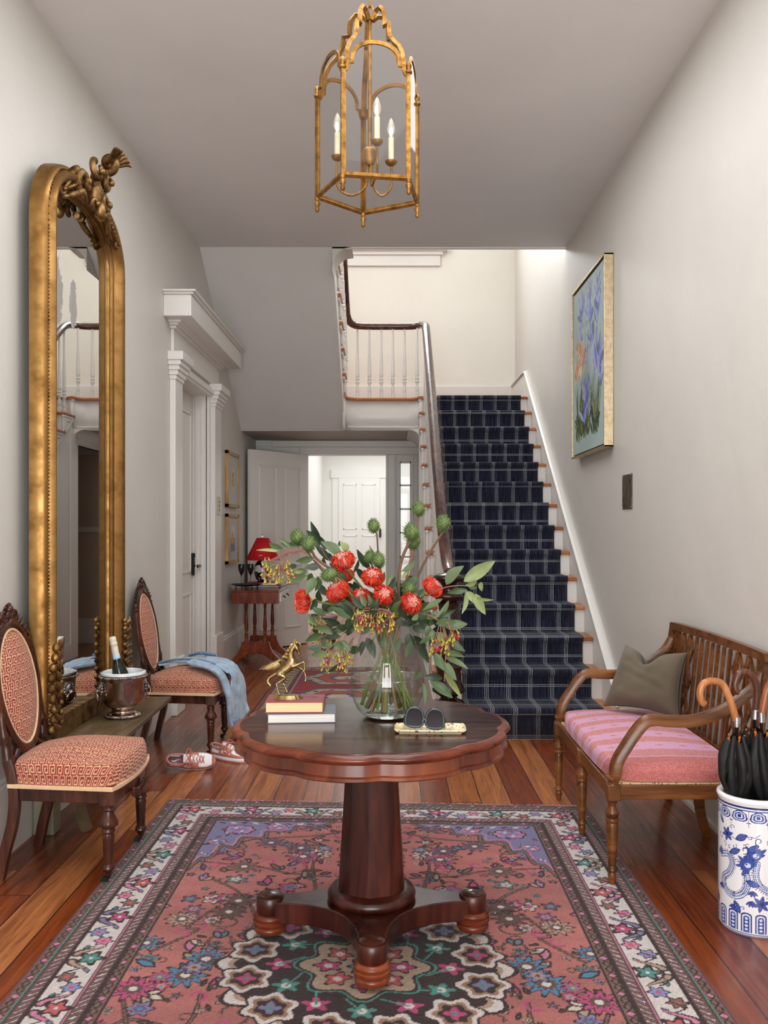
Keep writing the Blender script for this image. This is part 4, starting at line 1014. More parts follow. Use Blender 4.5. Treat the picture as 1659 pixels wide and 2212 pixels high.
def make_chair(label):
    t = thing('side_chair', label, 'chair', group='carved side chairs')
    cu = pillow_top('seat_cushion', seat_plan, 0.372, 0.466, 0.050, 300, 300, KEY, 'fabric_print', t)
    pa = [seat_plan(1, lerp(-1, 1, k/12)) for k in range(13)]+[seat_plan(-1, lerp(1, -1, k/4)) for k in range(5)]
    ring = [Vector((x*1.0, y, 0.376)) for x, y in pa]; ctr = Vector((0.02, 0, 0.376))
    ring = [ctr+(p-ctr)*0.985 for p in ring]
    obj('braid', MB().sweep(ring, [(-0.003, -0.008), (0.006, -0.008), (0.007, 0), (0.006, 0.008), (-0.003, 0.008)], closed=True), 'gimp', cu)
    fr = [ctr+(p-ctr)*0.965 for p in ring]
    m = MB().prism([(p.x, p.y) for p in fr], 0.315, 0.368); obj('seat_frame', m, 'walnut_carved', t, bevel=0.003)
    m = MB()
    for k in range(9):    # carved drop below the front rail
        y = -0.08+0.02*k; m.ball((0.262-0.12*y*y, y, 0.318-0.018*math.cos(y*18)), (0.008, 0.011, 0.02), 8, 6)
    obj('carved_drop', m, 'walnut_carved', t)
    for s in (-1, 1):
        T = Matrix.Translation((0.205, s*0.222, 0))
        fl = lambda a, z: (1-0.09*abs(math.sin(4*a))) if 0.09 < z < 0.195 else ((1-0.05*abs(math.sin(5*a))) if 0.22 < z < 0.27 else 1)
        lg = obj('front_leg', MB().lathe(legp, 48, T, fn=fl).box((0.18, s*0.222-0.027, 0.312), (0.236, s*0.222+0.027, 0.369)), 'walnut_carved', t, smooth=35)
        m = MB(); m.tube([(0.205, s*0.222, 0.04), (0.205, s*0.222, 0.026), (0.192, s*0.222, 0.016)], [0.007, 0.008, 0.008], 8)
        m.tube([(0.190, s*0.222-0.009, 0.0145), (0.190, s*0.222+0.009, 0.0145)], 0.0145, 16); obj('caster', m, 'rubber', lg)
        pts = crom([(-0.235, s*0.195, 0.0), (-0.215, s*0.193, 0.10), (-0.185, s*0.19, 0.22), (-0.175, s*0.19, 0.32), (-0.185, s*0.188, 0.41), (-0.205, s*0.182, 0.47)], 6)
        obj('rear_leg', MB().sweep(pts, [(-0.017, -0.019), (0.017, -0.019), (0.020, 0.0), (0.017, 0.019), (-0.017, 0.019), (-0.020, 0)], up=(1, 0, 0)), 'walnut_carved', t, smooth=40)
    def BP(y, z, d=0.0): return Vector((-0.205-(z-0.46)*0.16+d, y, z))
    zc, ry, rz = 0.735, 0.163, 0.232
    def oval(a, s=0.0): return ((ry+s)*math.cos(a)*(1-0.10*max(0, -math.sin(a))), zc+(rz+s)*math.sin(a))
    # upholstered oval, front
    n = 190; a = np.linspace(-1, 1, n); vs = []; uv = []; P = MB()
    for v in a:
        for u in a:
            x = u*math.sqrt(1-v*v/2); y = v*math.sqrt(1-u*u/2); rr = min(1, math.hypot(x, y)); an = math.atan2(y, x); oy, oz = oval(an)
            yy, zz = rr*oy, zc+rr*(oz-zc); vs.append(BP(yy, zz, 0.010+0.026*(1-rr**3))); uv.append((yy, zz-zc))
    P.add(vs, [(j*n+i, j*n+i+1, (j+1)*n+i+1, (j+1)*n+i) for j in range(n-1) for i in range(n-1)])
    bc = obj('back_cushion', P, 'fabric_print', t, smooth=80); uv = np.array(uv); setcol(bc, KEY.sample(uv[:, 0], uv[:, 1]))
    N = 64
    obj('braid', MB().tube([BP(*oval(2*PI*k/N, 0.002), 0.012) for k in range(N)], 0.006, 6, closed=True), 'gimp', bc)
    outer = [BP(*oval(2*PI*k/N, 0.022), 0.0) for k in range(N)]
    m = MB().tube(outer, 0.021, 10, closed=True, flat=1.0); m.tube([BP(*oval(2*PI*k/N, 0.034), 0.010) for k in range(N)], 0.009, 6, closed=True)
    m.add([BP(*oval(2*PI*k/N, 0.0), -0.012) for k in range(N)], [tuple(range(N))])
    obj('back_frame', m, 'walnut_carved', t, smooth=50)
    for s in (-1, 1):   # side supports joining the oval to the legs
        m = MB()
        m.tube(crom([BP(s*0.180, 0.46, -0.002), BP(s*0.178, 0.52, 0.0), BP(s*0.187, 0.585, 0.002), BP(s*0.185, 0.66, 0.004)], 5), [0.021]*5+[0.019]*5+[0.014]*5+[0.009], 10)
        m.tube([BP(s*0.176, 0.468, -0.014), BP(s*0.176, 0.468, 0.018)], 0.022, 12); m.tube([BP(s*0.178, 0.545, -0.016), BP(s*0.178, 0.545, 0.016)], 0.019, 12)
        m.tube(crom([BP(s*0.08, 0.50, 0.0), BP(s*0.12, 0.47, 0.0), BP(s*0.17, 0.455, 0)], 4), 0.016, 8)
        obj('back_support', m, 'walnut_carved', t, smooth=50)
    m = MB()
    for s in (-1, 1):
        pts = [BP(s*math.cos(th)*0.150, zc+0.262+0.055*math.sin(th*1.0)-0.055, 0.004) for th in [0.2+k*0.11 for k in range(12)]]
        m.tube([BP(*oval(PI/2-s*(0.08+0.095*k), 0.040), 0.002) for k in range(11)], [0.017-0.0009*k for k in range(11)], 8)
        scroll(m, BP(s*0.118, zc+0.205, 0.012), 0.020, -s*1.2, 0.008, (0, 1, 0), (0, 0, 1), PI/2)
        scroll(m, BP(s*0.052, zc+0.292, 0.012), 0.024, s*1.3, 0.009, (0, 1, 0), (0, 0, 1), -PI/2)
        for k in range(6):
            an = PI/2-s*(0.25+0.11*k); oy, oz = oval(an, 0.052); p = BP(oy, oz, 0.006); d = Vector((0, math.cos(an)*0.6+s*0.5, math.sin(an)))
            m.tube([p, p+d*0.016, p+d*0.026+Vector((0.006, 0, 0))], [0.010, 0.008, 0.002], 6)
        m.tube([BP(s*0.148, zc+0.172, 0.004), BP(s*0.172, zc+0.178, 0.006), BP(s*0.180, zc+0.166, 0.006)], [0.012, 0.012, 0.006], 8)
        for k in range(4): m.ball(BP(s*(0.176-0.004*k), zc+0.150-0.022*k, 0.006), (0.010, 0.012-0.002*k, 0.013), 8, 6)
    m.ball(BP(0, zc+0.318, 0.020), 0.017, 12, 8); m.ball(BP(0, zc+0.290, 0.012), (0.016, 0.03, 0.026), 12, 8)
    for k in range(7):
        a = PI*(k+0.5)/7; p = BP(0, zc+0.302, 0.008); d = Vector((0.0, math.cos(a), math.sin(a))); m.tube([p, p+d*0.026, p+d*0.044+Vector((0.008, 0, 0))], [0.012, 0.010, 0.003], 6)
    m.ball(BP(0, zc+0.262, 0.016), (0.012, 0.02, 0.02), 10, 6)
    obj('carved_crest', m, 'walnut_carved', t, smooth=60)
    return t
ch = make_chair('nearer carved oval back chair with empty red greek key seat')
ch.location = (-1.315, 3.67, 0)
c2 = copy_tree(ch); c2['label'] = 'farther carved oval back chair, denim shirt draped over its seat'
c2.location = (-1.315, 5.62, 0)

# ================================================================== bench with fretwork back
def stripe_raster():
    W, L = 0.9, 1.6; R = Ras(int(W/0.0028), int(L/0.0028), -W/2, -L/2, W/2, L/2, (200, 150, 176))
    P = 0.185; f = (R.Y/P) % 1; wv = 0.035*np.abs(np.sin(R.X*PI/0.055))
    red = (f > 0.50+wv*0.6) & (f < 0.98-wv*0.6)
    rs = np.random.RandomState(2); n = rs.uniform(0, 1, R.X.shape)
    R.a[red] = s2l((190, 122, 120)); R.a[red & (n < 0.3)] = s2l((200, 138, 148)); R.a[red & (n > 0.85)] = s2l((176, 96, 88))
    for k in range(-5, 6):
        for q in range(-5, 6):
            R.ell(q*0.11+(0.055 if k % 2 else 0), (k+0.24)*P, 0.014, 0.010, (192, 112, 124), petals=4, amp=0.4)
    nearend = R.Y < -L/2+0.33
    R.a[nearend & (n < 0.6)] = s2l((178, 98, 88)); R.a[nearend & (n >= 0.6)] = s2l((194, 124, 128))
    R.a[(np.abs(R.Y+L/2-0.33) < 0.006)] = s2l((204, 140, 160))
    R.a *= (1+rs.uniform(-0.07, 0.05, R.X.shape))[..., None]
    return R
ST = stripe_raster()
BX0, BX1, BY0, BY1 = 0.835, 1.42, 3.395, 4.535
bn = thing('bench', 'wooden settee with fretwork back and pink striped cushion by right wall', 'bench', (1.12, 3.96, 0))
def bpart(name, mb, mat, par=None, **kw):
    o = obj(name, mb, mat, par or bn, **kw)
    if par is None: o.matrix_parent_inverse = Matrix.Translation(-Vector(bn.location))
    return o
m = MB()
m.box((BX0+0.012, BY0+0.05, 0.340), (BX0+0.040, BY1-0.05, 0.395)); m.box((BX1-0.05, BY0+0.05, 0.340), (BX1-0.02, BY1-0.05, 0.395))
m.box((BX0+0.05, BY0+0.012, 0.340), (BX1-0.04, BY0+0.040, 0.395)); m.box((BX0+0.05, BY1-0.040, 0.340), (BX1-0.04, BY1-0.012, 0.395))
for y in (3.42, 3.965, 4.51): m.box((BX0, y-0.026, 0.336), (BX0+0.05, y+0.026, 0.398))
for y in (3.42, 4.51): m.box((BX1-0.06, y-0.026, 0.336), (BX1-0.01, y+0.026, 0.398))
bpart('seat_frame', m, 'bench_wood', bevel=0.003)
cm = Mat('cane', s2l((196, 168, 118)), 0.6)
vx = cm.node('ShaderNodeTexVoronoi', Scale=110.0); cm.L.new(cm.mapping(), vx.inputs['Vector']); cm.col(cm.ramp(vx.outputs['Distance'], [(0.0, s2l((60, 40, 24))), (0.25, s2l((60, 40, 24))), (0.33, s2l((206, 178, 130)))])); M['cane'] = cm.m
bpart('cane_seat', MB().box((BX0+0.03, BY0+0.03, 0.388), (BX1-0.04, BY1-0.03, 0.401)), 'cane')
lp = [(0.018, 0.336), (0.018, 0.330), (0.023, 0.326), (0.019, 0.318), (0.015, 0.308), (0.016, 0.300), (0.026, 0.282), (0.026, 0.270), (0.021, 0.258), (0.025, 0.254), (0.025, 0.244), (0.021, 0.240), (0.024, 0.225), (0.023, 0.212), (0.0235, 0.210), (0.0150, 0.075), (0.015, 0.068), (0.021, 0.062), (0.021, 0.054), (0.013, 0.048), (0.017, 0.036), (0.016, 0.028), (0.010, 0.0)]
for y in (3.42, 3.965, 4.51):
    T = Matrix.Translation((BX0+0.022, y, 0.009 if y < 4.3 else 0)); bpart('front_leg', MB().lathe(lp[::-1], 28, T), 'bench_wood', smooth=50)
    pts = crom([(1.385, y, 0.36), (1.382, y, 0.25), (1.39, y, 0.12), (1.425, y, 0.0)], 5)
    bpart('back_leg', MB().sweep(pts, [(-0.017, -0.022), (0.017, -0.022), (0.017, 0.022), (-0.017, 0.022)], up=(1, 0, 0), scale=[1.1-0.3*k/15 for k in range(16)]), 'bench_wood', smooth=40, bevel=0.003)
armp = [(0.860, 0.392), (0.862, 0.415), (0.866, 0.431), (0.877, 0.488), (0.913, 0.549), (0.949, 0.602), (0.986, 0.641), (1.03, 0.648), (1.07, 0.644), (1.174, 0.646), (1.276, 0.680), (1.355, 0.730), (1.405, 0.775), (1.437, 0.83)]
for y in (3.415, 4.515):
    pts = crom([(x, y, z) for x, z in armp], 6); n = len(pts)
    sc_ = [0.75+0.30*min(1, k/14) if k < 60 else 1.05-0.25*(k-60)/(n-60) for k in range(n)]
    m = MB().sweep(pts, [(-0.020, -0.019), (-0.012, -0.022), (0.012, -0.022), (0.020, -0.019), (0.021, 0.012), (0.012, 0.021), (-0.012, 0.021), (-0.021, 0.012)], up=(0, 0, 1) if False else (-0.35, 0, 1), scale=sc_)
    m.lathe([(0.020, 0.0), (0.020, 0.006), (0.014, 0.012), (0.020, 0.022), (0.020, 0.03), (0.014, 0.036)], 20, Matrix.Translation((0.857, y, 0.396)))
    bpart('arm', m, 'bench_wood', smooth=50)
SH = Matrix(((1, 0, 0.10, -0.0395), (0, 1, 0, 0), (0, 0, 1, 0), (0, 0, 0, 1)))
def bar(m, y0, z0, y1, z1, w, x0=1.396, x1=1.407):
    d = Vector((y1-y0, z1-z0)).normalized(); nrm = Vector((-d.y, d.x))*w/2
    m.prism([(y0+nrm.x, z0+nrm.y), (y0-nrm.x, z0-nrm.y), (y1-nrm.x, z1-nrm.y), (y1+nrm.x, z1+nrm.y)], x0, x1, 'x', SH)
m = MB(); zb_, zt_ = 0.44, 0.875
crest_pts = [(BY0+0.005, 0.60), (BY0+0.003, 0.80), (BY0+0.012, 0.875), (BY0+0.05, 0.893), (3.965, 0.900), (BY1-0.05, 0.893), (BY1-0.012, 0.875), (BY1-0.003, 0.80), (BY1-0.005, 0.60)]
pth_ = crom([(1.40+(z-0.395)*0.10, y, z) for y, z in crest_pts], 6)
m.sweep(pth_, [(-0.018, -0.014), (0.018, -0.014), (0.018, 0.014), (-0.018, 0.014)], up=(1, 0, 0))
for y in (BY0+0.006, BY1-0.006): bar(m, y, 0.385, y, 0.62, 0.036, 1.386, 1.416)
bar(m, BY0+0.02, 0.435, BY1-0.02, 0.435, 0.040, 1.386, 1.414)
bpart('back_frame', m, 'bench_wood', smooth=40)
m = MB()
def lattice(m, y0, y1, n, w=0.013):
    hz = (zt_-zb_)/n
    for k in range(n):
        za, zc_ = zb_+k*hz, zb_+(k+1)*hz; ym = (y0+y1)/2; zm = (za+zc_)/2
        for (a, b_, c, d) in ((ym, za, y1, zm), (y1, zm, ym, zc_), (ym, zc_, y0, zm), (y0, zm, ym, za)): bar(m, a, b_, c, d, w)
    # tall crossing diagonals
    bar(m, y0, zb_, (y0+y1)/2, zt_, w*0.8, 1.388, 1.400); bar(m, y1, zb_, (y0+y1)/2, zt_, w*0.8, 1.388, 1.400)
for y in (3.47,): bar(m, y, zb_, y, zt_, 0.014)
lattice(m, 3.50, 3.61, 3, 0.010); lattice(m, 3.61, 3.72, 3, 0.010)
for y in (3.76, 3.83, 3.90, 3.965, 4.03, 4.10, 4.17): bar(m, y, zb_, y, zt_, 0.020)
lattice(m, 4.21, 4.30, 3, 0.010); lattice(m, 4.30, 4.39, 3, 0.010)
for y in (4.42, 4.465): bar(m, y, zb_, y, zt_, 0.016)
bpart('fretwork', m, 'bench_wood', smooth=30)
def cu_plan(a, b_): return lerp(0.852, 1.375, (a+1)/2)+0.0*b_, lerp(3.425, 4.505, (b_+1)/2)
cu = pillow_top('seat_cushion', cu_plan, 0.403, 0.468, 0.032, 200, 380, ST, 'fabric_print', bn, top=0.84, uvs=(0.32, 0.64), edge=0.93)
cu.matrix_parent_inverse = Matrix.Translation(-Vector(bn.location))

# velvet cushion leaning in the far corner of the bench
BL, BRr, TL, TRr = Vector((1.06, 4.41, 0.50)), Vector((1.345, 4.10, 0.49)), Vector((1.19, 4.47, 0.80)), Vector((1.385, 4.12, 0.81))
nrm = (BRr-BL).cross(TL-BL).normalized(); nrm = -nrm if nrm.y > 0 else nrm
def pil(sgn):
    def f(u, v):
        p = BL.lerp(BRr, u).lerp(TL.lerp(TRr, u), v)
        a, b_ = 2*u-1, 2*v-1; ctr = (BL+BRr+TL+TRr)/4
        pinch = 1-0.10*(1-abs(a)**2.5)*abs(b_)**6*0.6-0.0; p = ctr+(p-ctr)*1.0
        # sides bow inwards between the pointed corners
        up_ = (TL-BL).normalized(); si = (BRr-BL).normalized()
        p = p-up_*0.030*b_*abs(b_)**3*(1-a*a)-si*0.022*a*abs(a)**3*(1-b_*b_)
        chop = math.exp(-(a/0.30)**2)*max(0, b_)**1.3
        p = p-up_*0.085*chop*(0.4+0.6*max(0, b_))
        th = 0.085*((1-abs(a)**3.2)*(1-abs(b_)**3.2))**0.55*(1-0.45*chop)+0.003
        wr = 0.006*mnoise.noise(Vector((a*3, b_*3, sgn*4)))+0.005*mnoise.noise(Vector((a*1.5+b_*4, b_*1.2, 3)))
        return p+nrm*sgn*(th+wr*(1-abs(a)**4)*(1-abs(b_)**4))
    return f
m = MB(); m.grid(pil(1), 60, 60); m.grid(pil(-1), 60, 60)
pw = obj('throw_pillow', m, 'velvet_olive', smooth=80); tag(pw, 'olive brown velvet throw pillow propped in the far corner of the settee', 'pillow')

# ================================================================== low console, gilt mirror
co = thing('low_console', 'low narrow bronze brown console shelf under the tall gilt mirror', 'console table', (-1.44, 4.4, 0))
def cpart(name, mb, mat, **kw):
    o = obj(name, mb, mat, co, **kw); o.matrix_parent_inverse = Matrix.Translation(-Vector(co.location)); return o
cpart('top', MB().prism([(-1.63, 3.74), (-1.235, 3.78), (-1.275, 5.09), (-1.63, 5.09)], 0.395, 0.420), 'console_wood', bevel=0.004)
cpart('apron', MB().box((-1.60, 3.95, 0.33), (-1.36, 4.88, 0.395)), 'console_wood', bevel=0.003)
plain('worn_plinth', (150, 146, 122), 0.4, metal=0.4)
for y in (3.98, 4.78):
    cpart('leg', MB().box((-1.625, y, 0), (-1.53, y+0.09, 0.36)), 'worn_plinth', bevel=0.006)
for y in (4.05, 4.80):
    cpart('leg', MB().sweep(crom([(-1.40, y, 0.0), (-1.43, y, 0.08), (-1.44, y, 0.2), (-1.40, y, 0.34)], 5), [(-0.02, -0.02), (0.02, -0.02), (0.02, 0.02), (-0.02, 0.02)], up=(0, 1, 0)), 'console_wood', smooth=40)

mi = thing('wall_mirror', 'tall arched antique gilt framed mirror with carved scroll crest on left wall', 'mirror', (-1.58, 4.42, 0.42))
def mpart(name, mb, mat, par=None, **kw):
    o = obj(name, mb, mat, par or mi, **kw)
    if par is None: o.matrix_parent_inverse = Matrix.Translation(-Vector(mi.location))
    return o
GX = -1.565
outl = [(4.00, 0.52), (4.00, 2.72), (4.005, 2.83), (4.04, 2.90), (4.10, 2.95), (4.22, 2.985), (4.42, 3.00), (4.62, 2.985), (4.73, 2.95), (4.795, 2.90), (4.835, 2.83), (4.84, 2.72), (4.84, 0.52)]
gl = [(y, z) for y, z in outl]
# antique glass with patches where the silvering has gone
mm = Mat('antique_mirror', (0.74, 0.74, 0.72), 0.012, 1.0)
v_ = mm.node('ShaderNodeSeparateXYZ'); mm.L.new(mm.tc(), v_.inputs[0])
nz = mm.noise(mm.mapping((1, 1.4, 1.2)), 14, 6, 0.62, 0.6)
def blob(cy, cz, ry_, rz_):
    a = mm.math('POWER', mm.math('DIVIDE', mm.math('SUBTRACT', v_.outputs[1], cy), ry_), 2.0); b_ = mm.math('POWER', mm.math('DIVIDE', mm.math('SUBTRACT', v_.outputs[2], cz), rz_), 2.0)
    return mm.math('SUBTRACT', 1.0, mm.math('ADD', a, b_))
bl = mm.math('MAXIMUM', blob(4.09, 2.50, 0.11, 0.18), blob(4.325, 2.49, 0.055, 0.13)); bl = mm.math('ADD', bl, mm.math('MULTIPLY', mm.math('SUBTRACT', nz.outputs[0], 0.5), 2.2))
fk = mm.ramp(bl, [(0.10, (0, 0, 0)), (0.35, (0.75, 0.75, 0.75))])
mm.L.new(mm.math('SUBTRACT', 1.0, fk), mm.b.inputs['Metallic']); mm.rgh(mm.math('ADD', mm.math('MULTIPLY', fk, 0.3), 0.01))
mm.col(mm.mix(fk, (0.74, 0.74, 0.72), s2l((112, 108, 104)))); M['antique_mirror'] = mm.m
mpart('mirror_glass', MB().prism(gl, GX-0.004, GX, 'x'), 'antique_mirror', smooth=0)
mpart('backing', MB().prism([(lerp(4.42, y, 1.14), z+(0.04 if z > 2.7 else 0)) for y, z in gl], -1.60, GX-0.006, 'x'), 'gilt_dark', smooth=0)
path = [Vector((GX, y, z)) for y, z in outl]; path = [path[0], path[0]+Vector((0, 0, 1.1))]+crom(path[1:-1], 5)[0:]+[path[-1]+Vector((0, 0, 1.1)), path[-1]]
# cross-section: a = outward from the glass, b = out from the wall
mp_ = [(-0.004, 0.0), (0.000, 0.010), (0.010, 0.014), (0.016, 0.010), (0.020, 0.018), (0.030, 0.026), (0.040, 0.026), (0.045, 0.034), (0.058, 0.058), (0.072, 0.070), (0.088, 0.072), (0.098, 0.060), (0.104, 0.042), (0.110, 0.046), (0.120, 0.042), (0.128, 0.028), (0.132, 0.0), (0.132, -0.03), (0.0, -0.03)]
def msweep(m, path, prof, sgn=1):
    n = len(path); k = len(prof); vs = []; fs = []
    for i, p in enumerate(path):
        t = (path[min(i+1, n-1)]-path[max(i-1, 0)]).normalized(); side = Vector((0, -t.z, t.y))*1.0
        for a, b_ in prof: vs.append(p+side*(-a)*-1*sgn+Vector((b_, 0, 0)))
    for i in range(n-1):
        for q in range(k): q2 = (q+1) % k; fs.append((i*k+q, (i+1)*k+q, (i+1)*k+q2, i*k+q2))
    fs.append(tuple(range(k))); fs.append(tuple((n-1)*k+q for q in range(k))); m.add(vs, fs)
m = MB(); msweep(m, path, mp_, 1)
fr_ = mpart('gilt_frame', m, 'gilt', smooth=40)
m = MB()
side_off = []
n_ = len(path)
beads = []
for i in range(n_-1):
    L = (path[i+1]-path[i]).length; t = (path[i+1]-path[i]).normalized(); side = Vector((0, -t.z, t.y)); q = max(1, int(L/0.016))
    for k in range(q): beads.append(path[i]+t*L*k/q+side*0.107+Vector((0.046, 0, 0)))
for p in beads: m.ball(p, 0.0058, 6, 4)
mpart('beading', m, 'gilt_dark', fr_)
bpth = [Vector((GX, y, 0.52)) for y in (4.87, 4.42, 3.97)]
m = MB()
m.sweep([(GX, 3.88, 0.52), (GX, 4.97, 0.52)], [(-0.0, 0.0), (0.02, 0.0), (0.032, -0.012), (0.05, -0.022), (0.052, -0.04), (0.07, -0.05), (0.07, -0.065), (0.085, -0.072), (0.085, -0.098), (-0.03, -0.098), (-0.03, 0.0)] if False else [(0.0, 0.0), (-0.02, 0.0), (-0.032, -0.012), (-0.05, -0.022), (-0.052, -0.04), (-0.07, -0.05), (-0.07, -0.065), (-0.085, -0.072), (-0.085, -0.098), (0.03, -0.098), (0.03, 0.0)])
mpart('bottom_rail', m, 'gilt_dark', smooth=40)
# crest: rocaille scrolls rolling forward over the arch
m = MB(); X0 = -1.51
A1, A2 = (0, 1, 0), (0, 0, 1)
for s in (-1, 1):
    c = 4.42
    scroll(m, (X0, c+s*0.155, 3.13), 0.075, s*1.3, 0.026, A1, A2, -PI/2, 30, (0.05, 0, 0))
    scroll(m, (X0+0.05, c+s*0.070, 3.235), 0.058, -s*1.35, 0.022, A1, A2, PI/2, 30, (0.05, 0, 0))
    scroll(m, (X0+0.01, c+s*0.055, 3.06), 0.044, s*1.3, 0.017, A1, A2, PI/2, 26, (0.05, 0, 0))
    m.tube(crom([(X0, c+s*0.10, 3.05), (X0+0.02, c+s*0.18, 3.07), (X0+0.01, c+s*0.25, 3.03), (X0-0.02, c+s*0.31, 2.99), (X0-0.03, c+s*0.36, 2.975)], 6), [0.022]*8+[0.018]*8+[0.013]*9, 8)
    m.tube(crom([(X0, c+s*0.20, 3.19), (X0, c+s*0.265, 3.15), (X0-0.01, c+s*0.30, 3.08), (X0-0.02, c+s*0.33, 3.03), (X0-0.02, c+s*0.385, 3.00)], 6), [0.020]*8+[0.016]*8+[0.012]*9, 8)
    scroll(m, (X0-0.01, c+s*0.41, 2.985), 0.034, -s*1.2, 0.014, A1, A2, PI/2, 22, (0.03, 0, 0))
    for k in range(7):
        t = k/6; m.ball((X0+0.02, c+s*(0.22+0.17*t), 3.10-0.10*t), 0.013-0.004*t, 8, 6)
    for k in range(5):
        a = 0.3+k*0.45; p = Vector((X0+0.03, c+s*0.03, 3.16)); d = Vector((0.2, s*math.cos(a), math.sin(a))); m.tube([p, p+d*0.06, p+d*0.10], [0.017, 0.014, 0.004], 6)
m.ball((X0+0.03, 4.42, 3.13), (0.045, 0.055, 0.075), 16, 10); m.ball((X0+0.06, 4.42, 3.04), (0.03, 0.03, 0.05), 12, 8)
scroll(m, (X0+0.11, 4.42, 3.31), 0.052, 1.3, 0.026, (1, 0, 0), A2, -PI/2, 30)
for k in range(7):
    a = -0.9+k*0.3; p = Vector((X0+0.10, 4.42, 3.31)); d = Vector((0.75, math.sin(a)*1.0, 0.35*math.cos(a))); m.tube([p, p+d*0.07, p+d*0.12+Vector((0, 0, 0.012)), p+d*0.15], [0.020, 0.017, 0.014, 0.005], 6)
m.v = [(-1.51+(x+1.51)*0.8, 4.42+(y-4.42)*0.95, 2.95+(z-2.95)*0.86-0.035) for x, y, z in m.v]
mpart('carved_crest', m, 'gilt_dark', smooth=70)
m = MB(); r2 = random.Random(9)
for yy, s in ((3.93, -1), (4.92, 1)):      # foliage at the feet of the frame
    for k in range(9):
        z = 0.50+0.045*k; w = 0.045*(1-k/11)
        m.ball((-1.50+0.01*math.sin(k), yy+s*w, z), (0.022, 0.026, 0.024), 8, 6)
        m.tube([(-1.49, yy, z), (-1.47, yy+s*w*1.3, z+0.012), (-1.475, yy+s*(w*1.6+0.01), z+0.035)], [0.016, 0.013, 0.004], 6)
        m.ball((-1.485, yy-s*0.02, z+0.02), 0.014, 8, 6)
mpart('carved_foot_foliage', m, 'gilt_dark', smooth=70)
# ================================================================== ice bucket and bottle
IB = Vector((-1.385, 4.54, 0.42))
ib = thing('ice_bucket', 'silver footed ice bucket with lion ring handles on the low console', 'ice bucket', IB, math.radians(28))
prof = [(0.045, 0.0), (0.085, 0.002), (0.088, 0.008), (0.083, 0.016), (0.070, 0.022), (0.058, 0.028), (0.056, 0.036), (0.060, 0.046), (0.085, 0.058), (0.101, 0.082), (0.106, 0.11), (0.107, 0.185), (0.112, 0.200), (0.118, 0.208), (0.118, 0.218), (0.108, 0.222), (0.104, 0.214), (0.100, 0.19), (0.098, 0.10), (0.0, 0.07)]
obj('bowl', MB().lathe(prof, 64), 'silver_plate', ib, smooth=50)
m = MB()
for k in range(70):
    a = 2*PI*k/70; m.ball((0.118*math.cos(a), 0.118*math.sin(a), 0.212), (0.006, 0.006, 0.006), 6, 4); m.ball((0.087*math.cos(a), 0.087*math.sin(a), 0.010), 0.005, 6, 4)
obj('gadroon_rim', m, 'silver_dark', ib)
obj('liner', MB().lathe([(0.101, 0.16), (0.101, 0.224), (0.106, 0.230), (0.110, 0.228), (0.110, 0.222), (0.114, 0.222), (0.114, 0.232), (0.102, 0.236), (0.096, 0.228), (0.094, 0.12), (0.0, 0.11)], 48), 'white_porcelain', ib, smooth=60)
for s in (-1, 1):
    m = MB(); m.ball((s*0.112, 0, 0.150), (0.016, 0.026, 0.030), 14, 10); m.ball((s*0.126, 0, 0.142), (0.012, 0.012, 0.011), 10, 8)
    for k in range(12):
        a = 2*PI*k/12; m.ball((s*0.110, 0.026*math.cos(a), 0.154+0.030*math.sin(a)), (0.008, 0.009, 0.011), 8, 6)
    for y in (-0.008, 0.008): m.ball((s*0.127, y, 0.158), 0.004, 6, 4)
    l_ = obj('lion_mask', m, 'silver_dark', ib)
    obj('ring_handle', MB().tube([(s*(0.128+0.010*math.sin(k*PI/12)), 0.028*math.cos(2*PI*k/24), 0.112+0.028*math.sin(2*PI*k/24)) for k in range(24)], 0.0035, 8, closed=True), 'silver_plate', l_)
bt = thing('champagne_bottle', 'dark champagne bottle with pale foil neck leaning in the ice bucket', 'bottle', IB+Vector((0.01, 0.01, 0.078)))
bt.rotation_euler = (math.radians(6), math.radians(-10), 0)
obj('bottle_body', MB().lathe([(0.0, 0), (0.040, 0.002), (0.043, 0.01), (0.043, 0.13), (0.041, 0.15), (0.030, 0.19), (0.019, 0.225), (0.0165, 0.25), (0.016, 0.30)], 40), 'dark_bottle', bt, smooth=60)
obj('foil', MB().lathe([(0.0172, 0.245), (0.0175, 0.29), (0.0165, 0.30), (0.019, 0.303), (0.019, 0.312), (0.0165, 0.316), (0.018, 0.325), (0.018, 0.338), (0.014, 0.344), (0, 0.345)], 28), 'foil', bt, smooth=50)
obj('neck_label', MB().lathe([(0.0195, 0.228), (0.0185, 0.235), (0.0178, 0.252)], 28, cap=False), 'blue_label', bt, solid=0.0006)
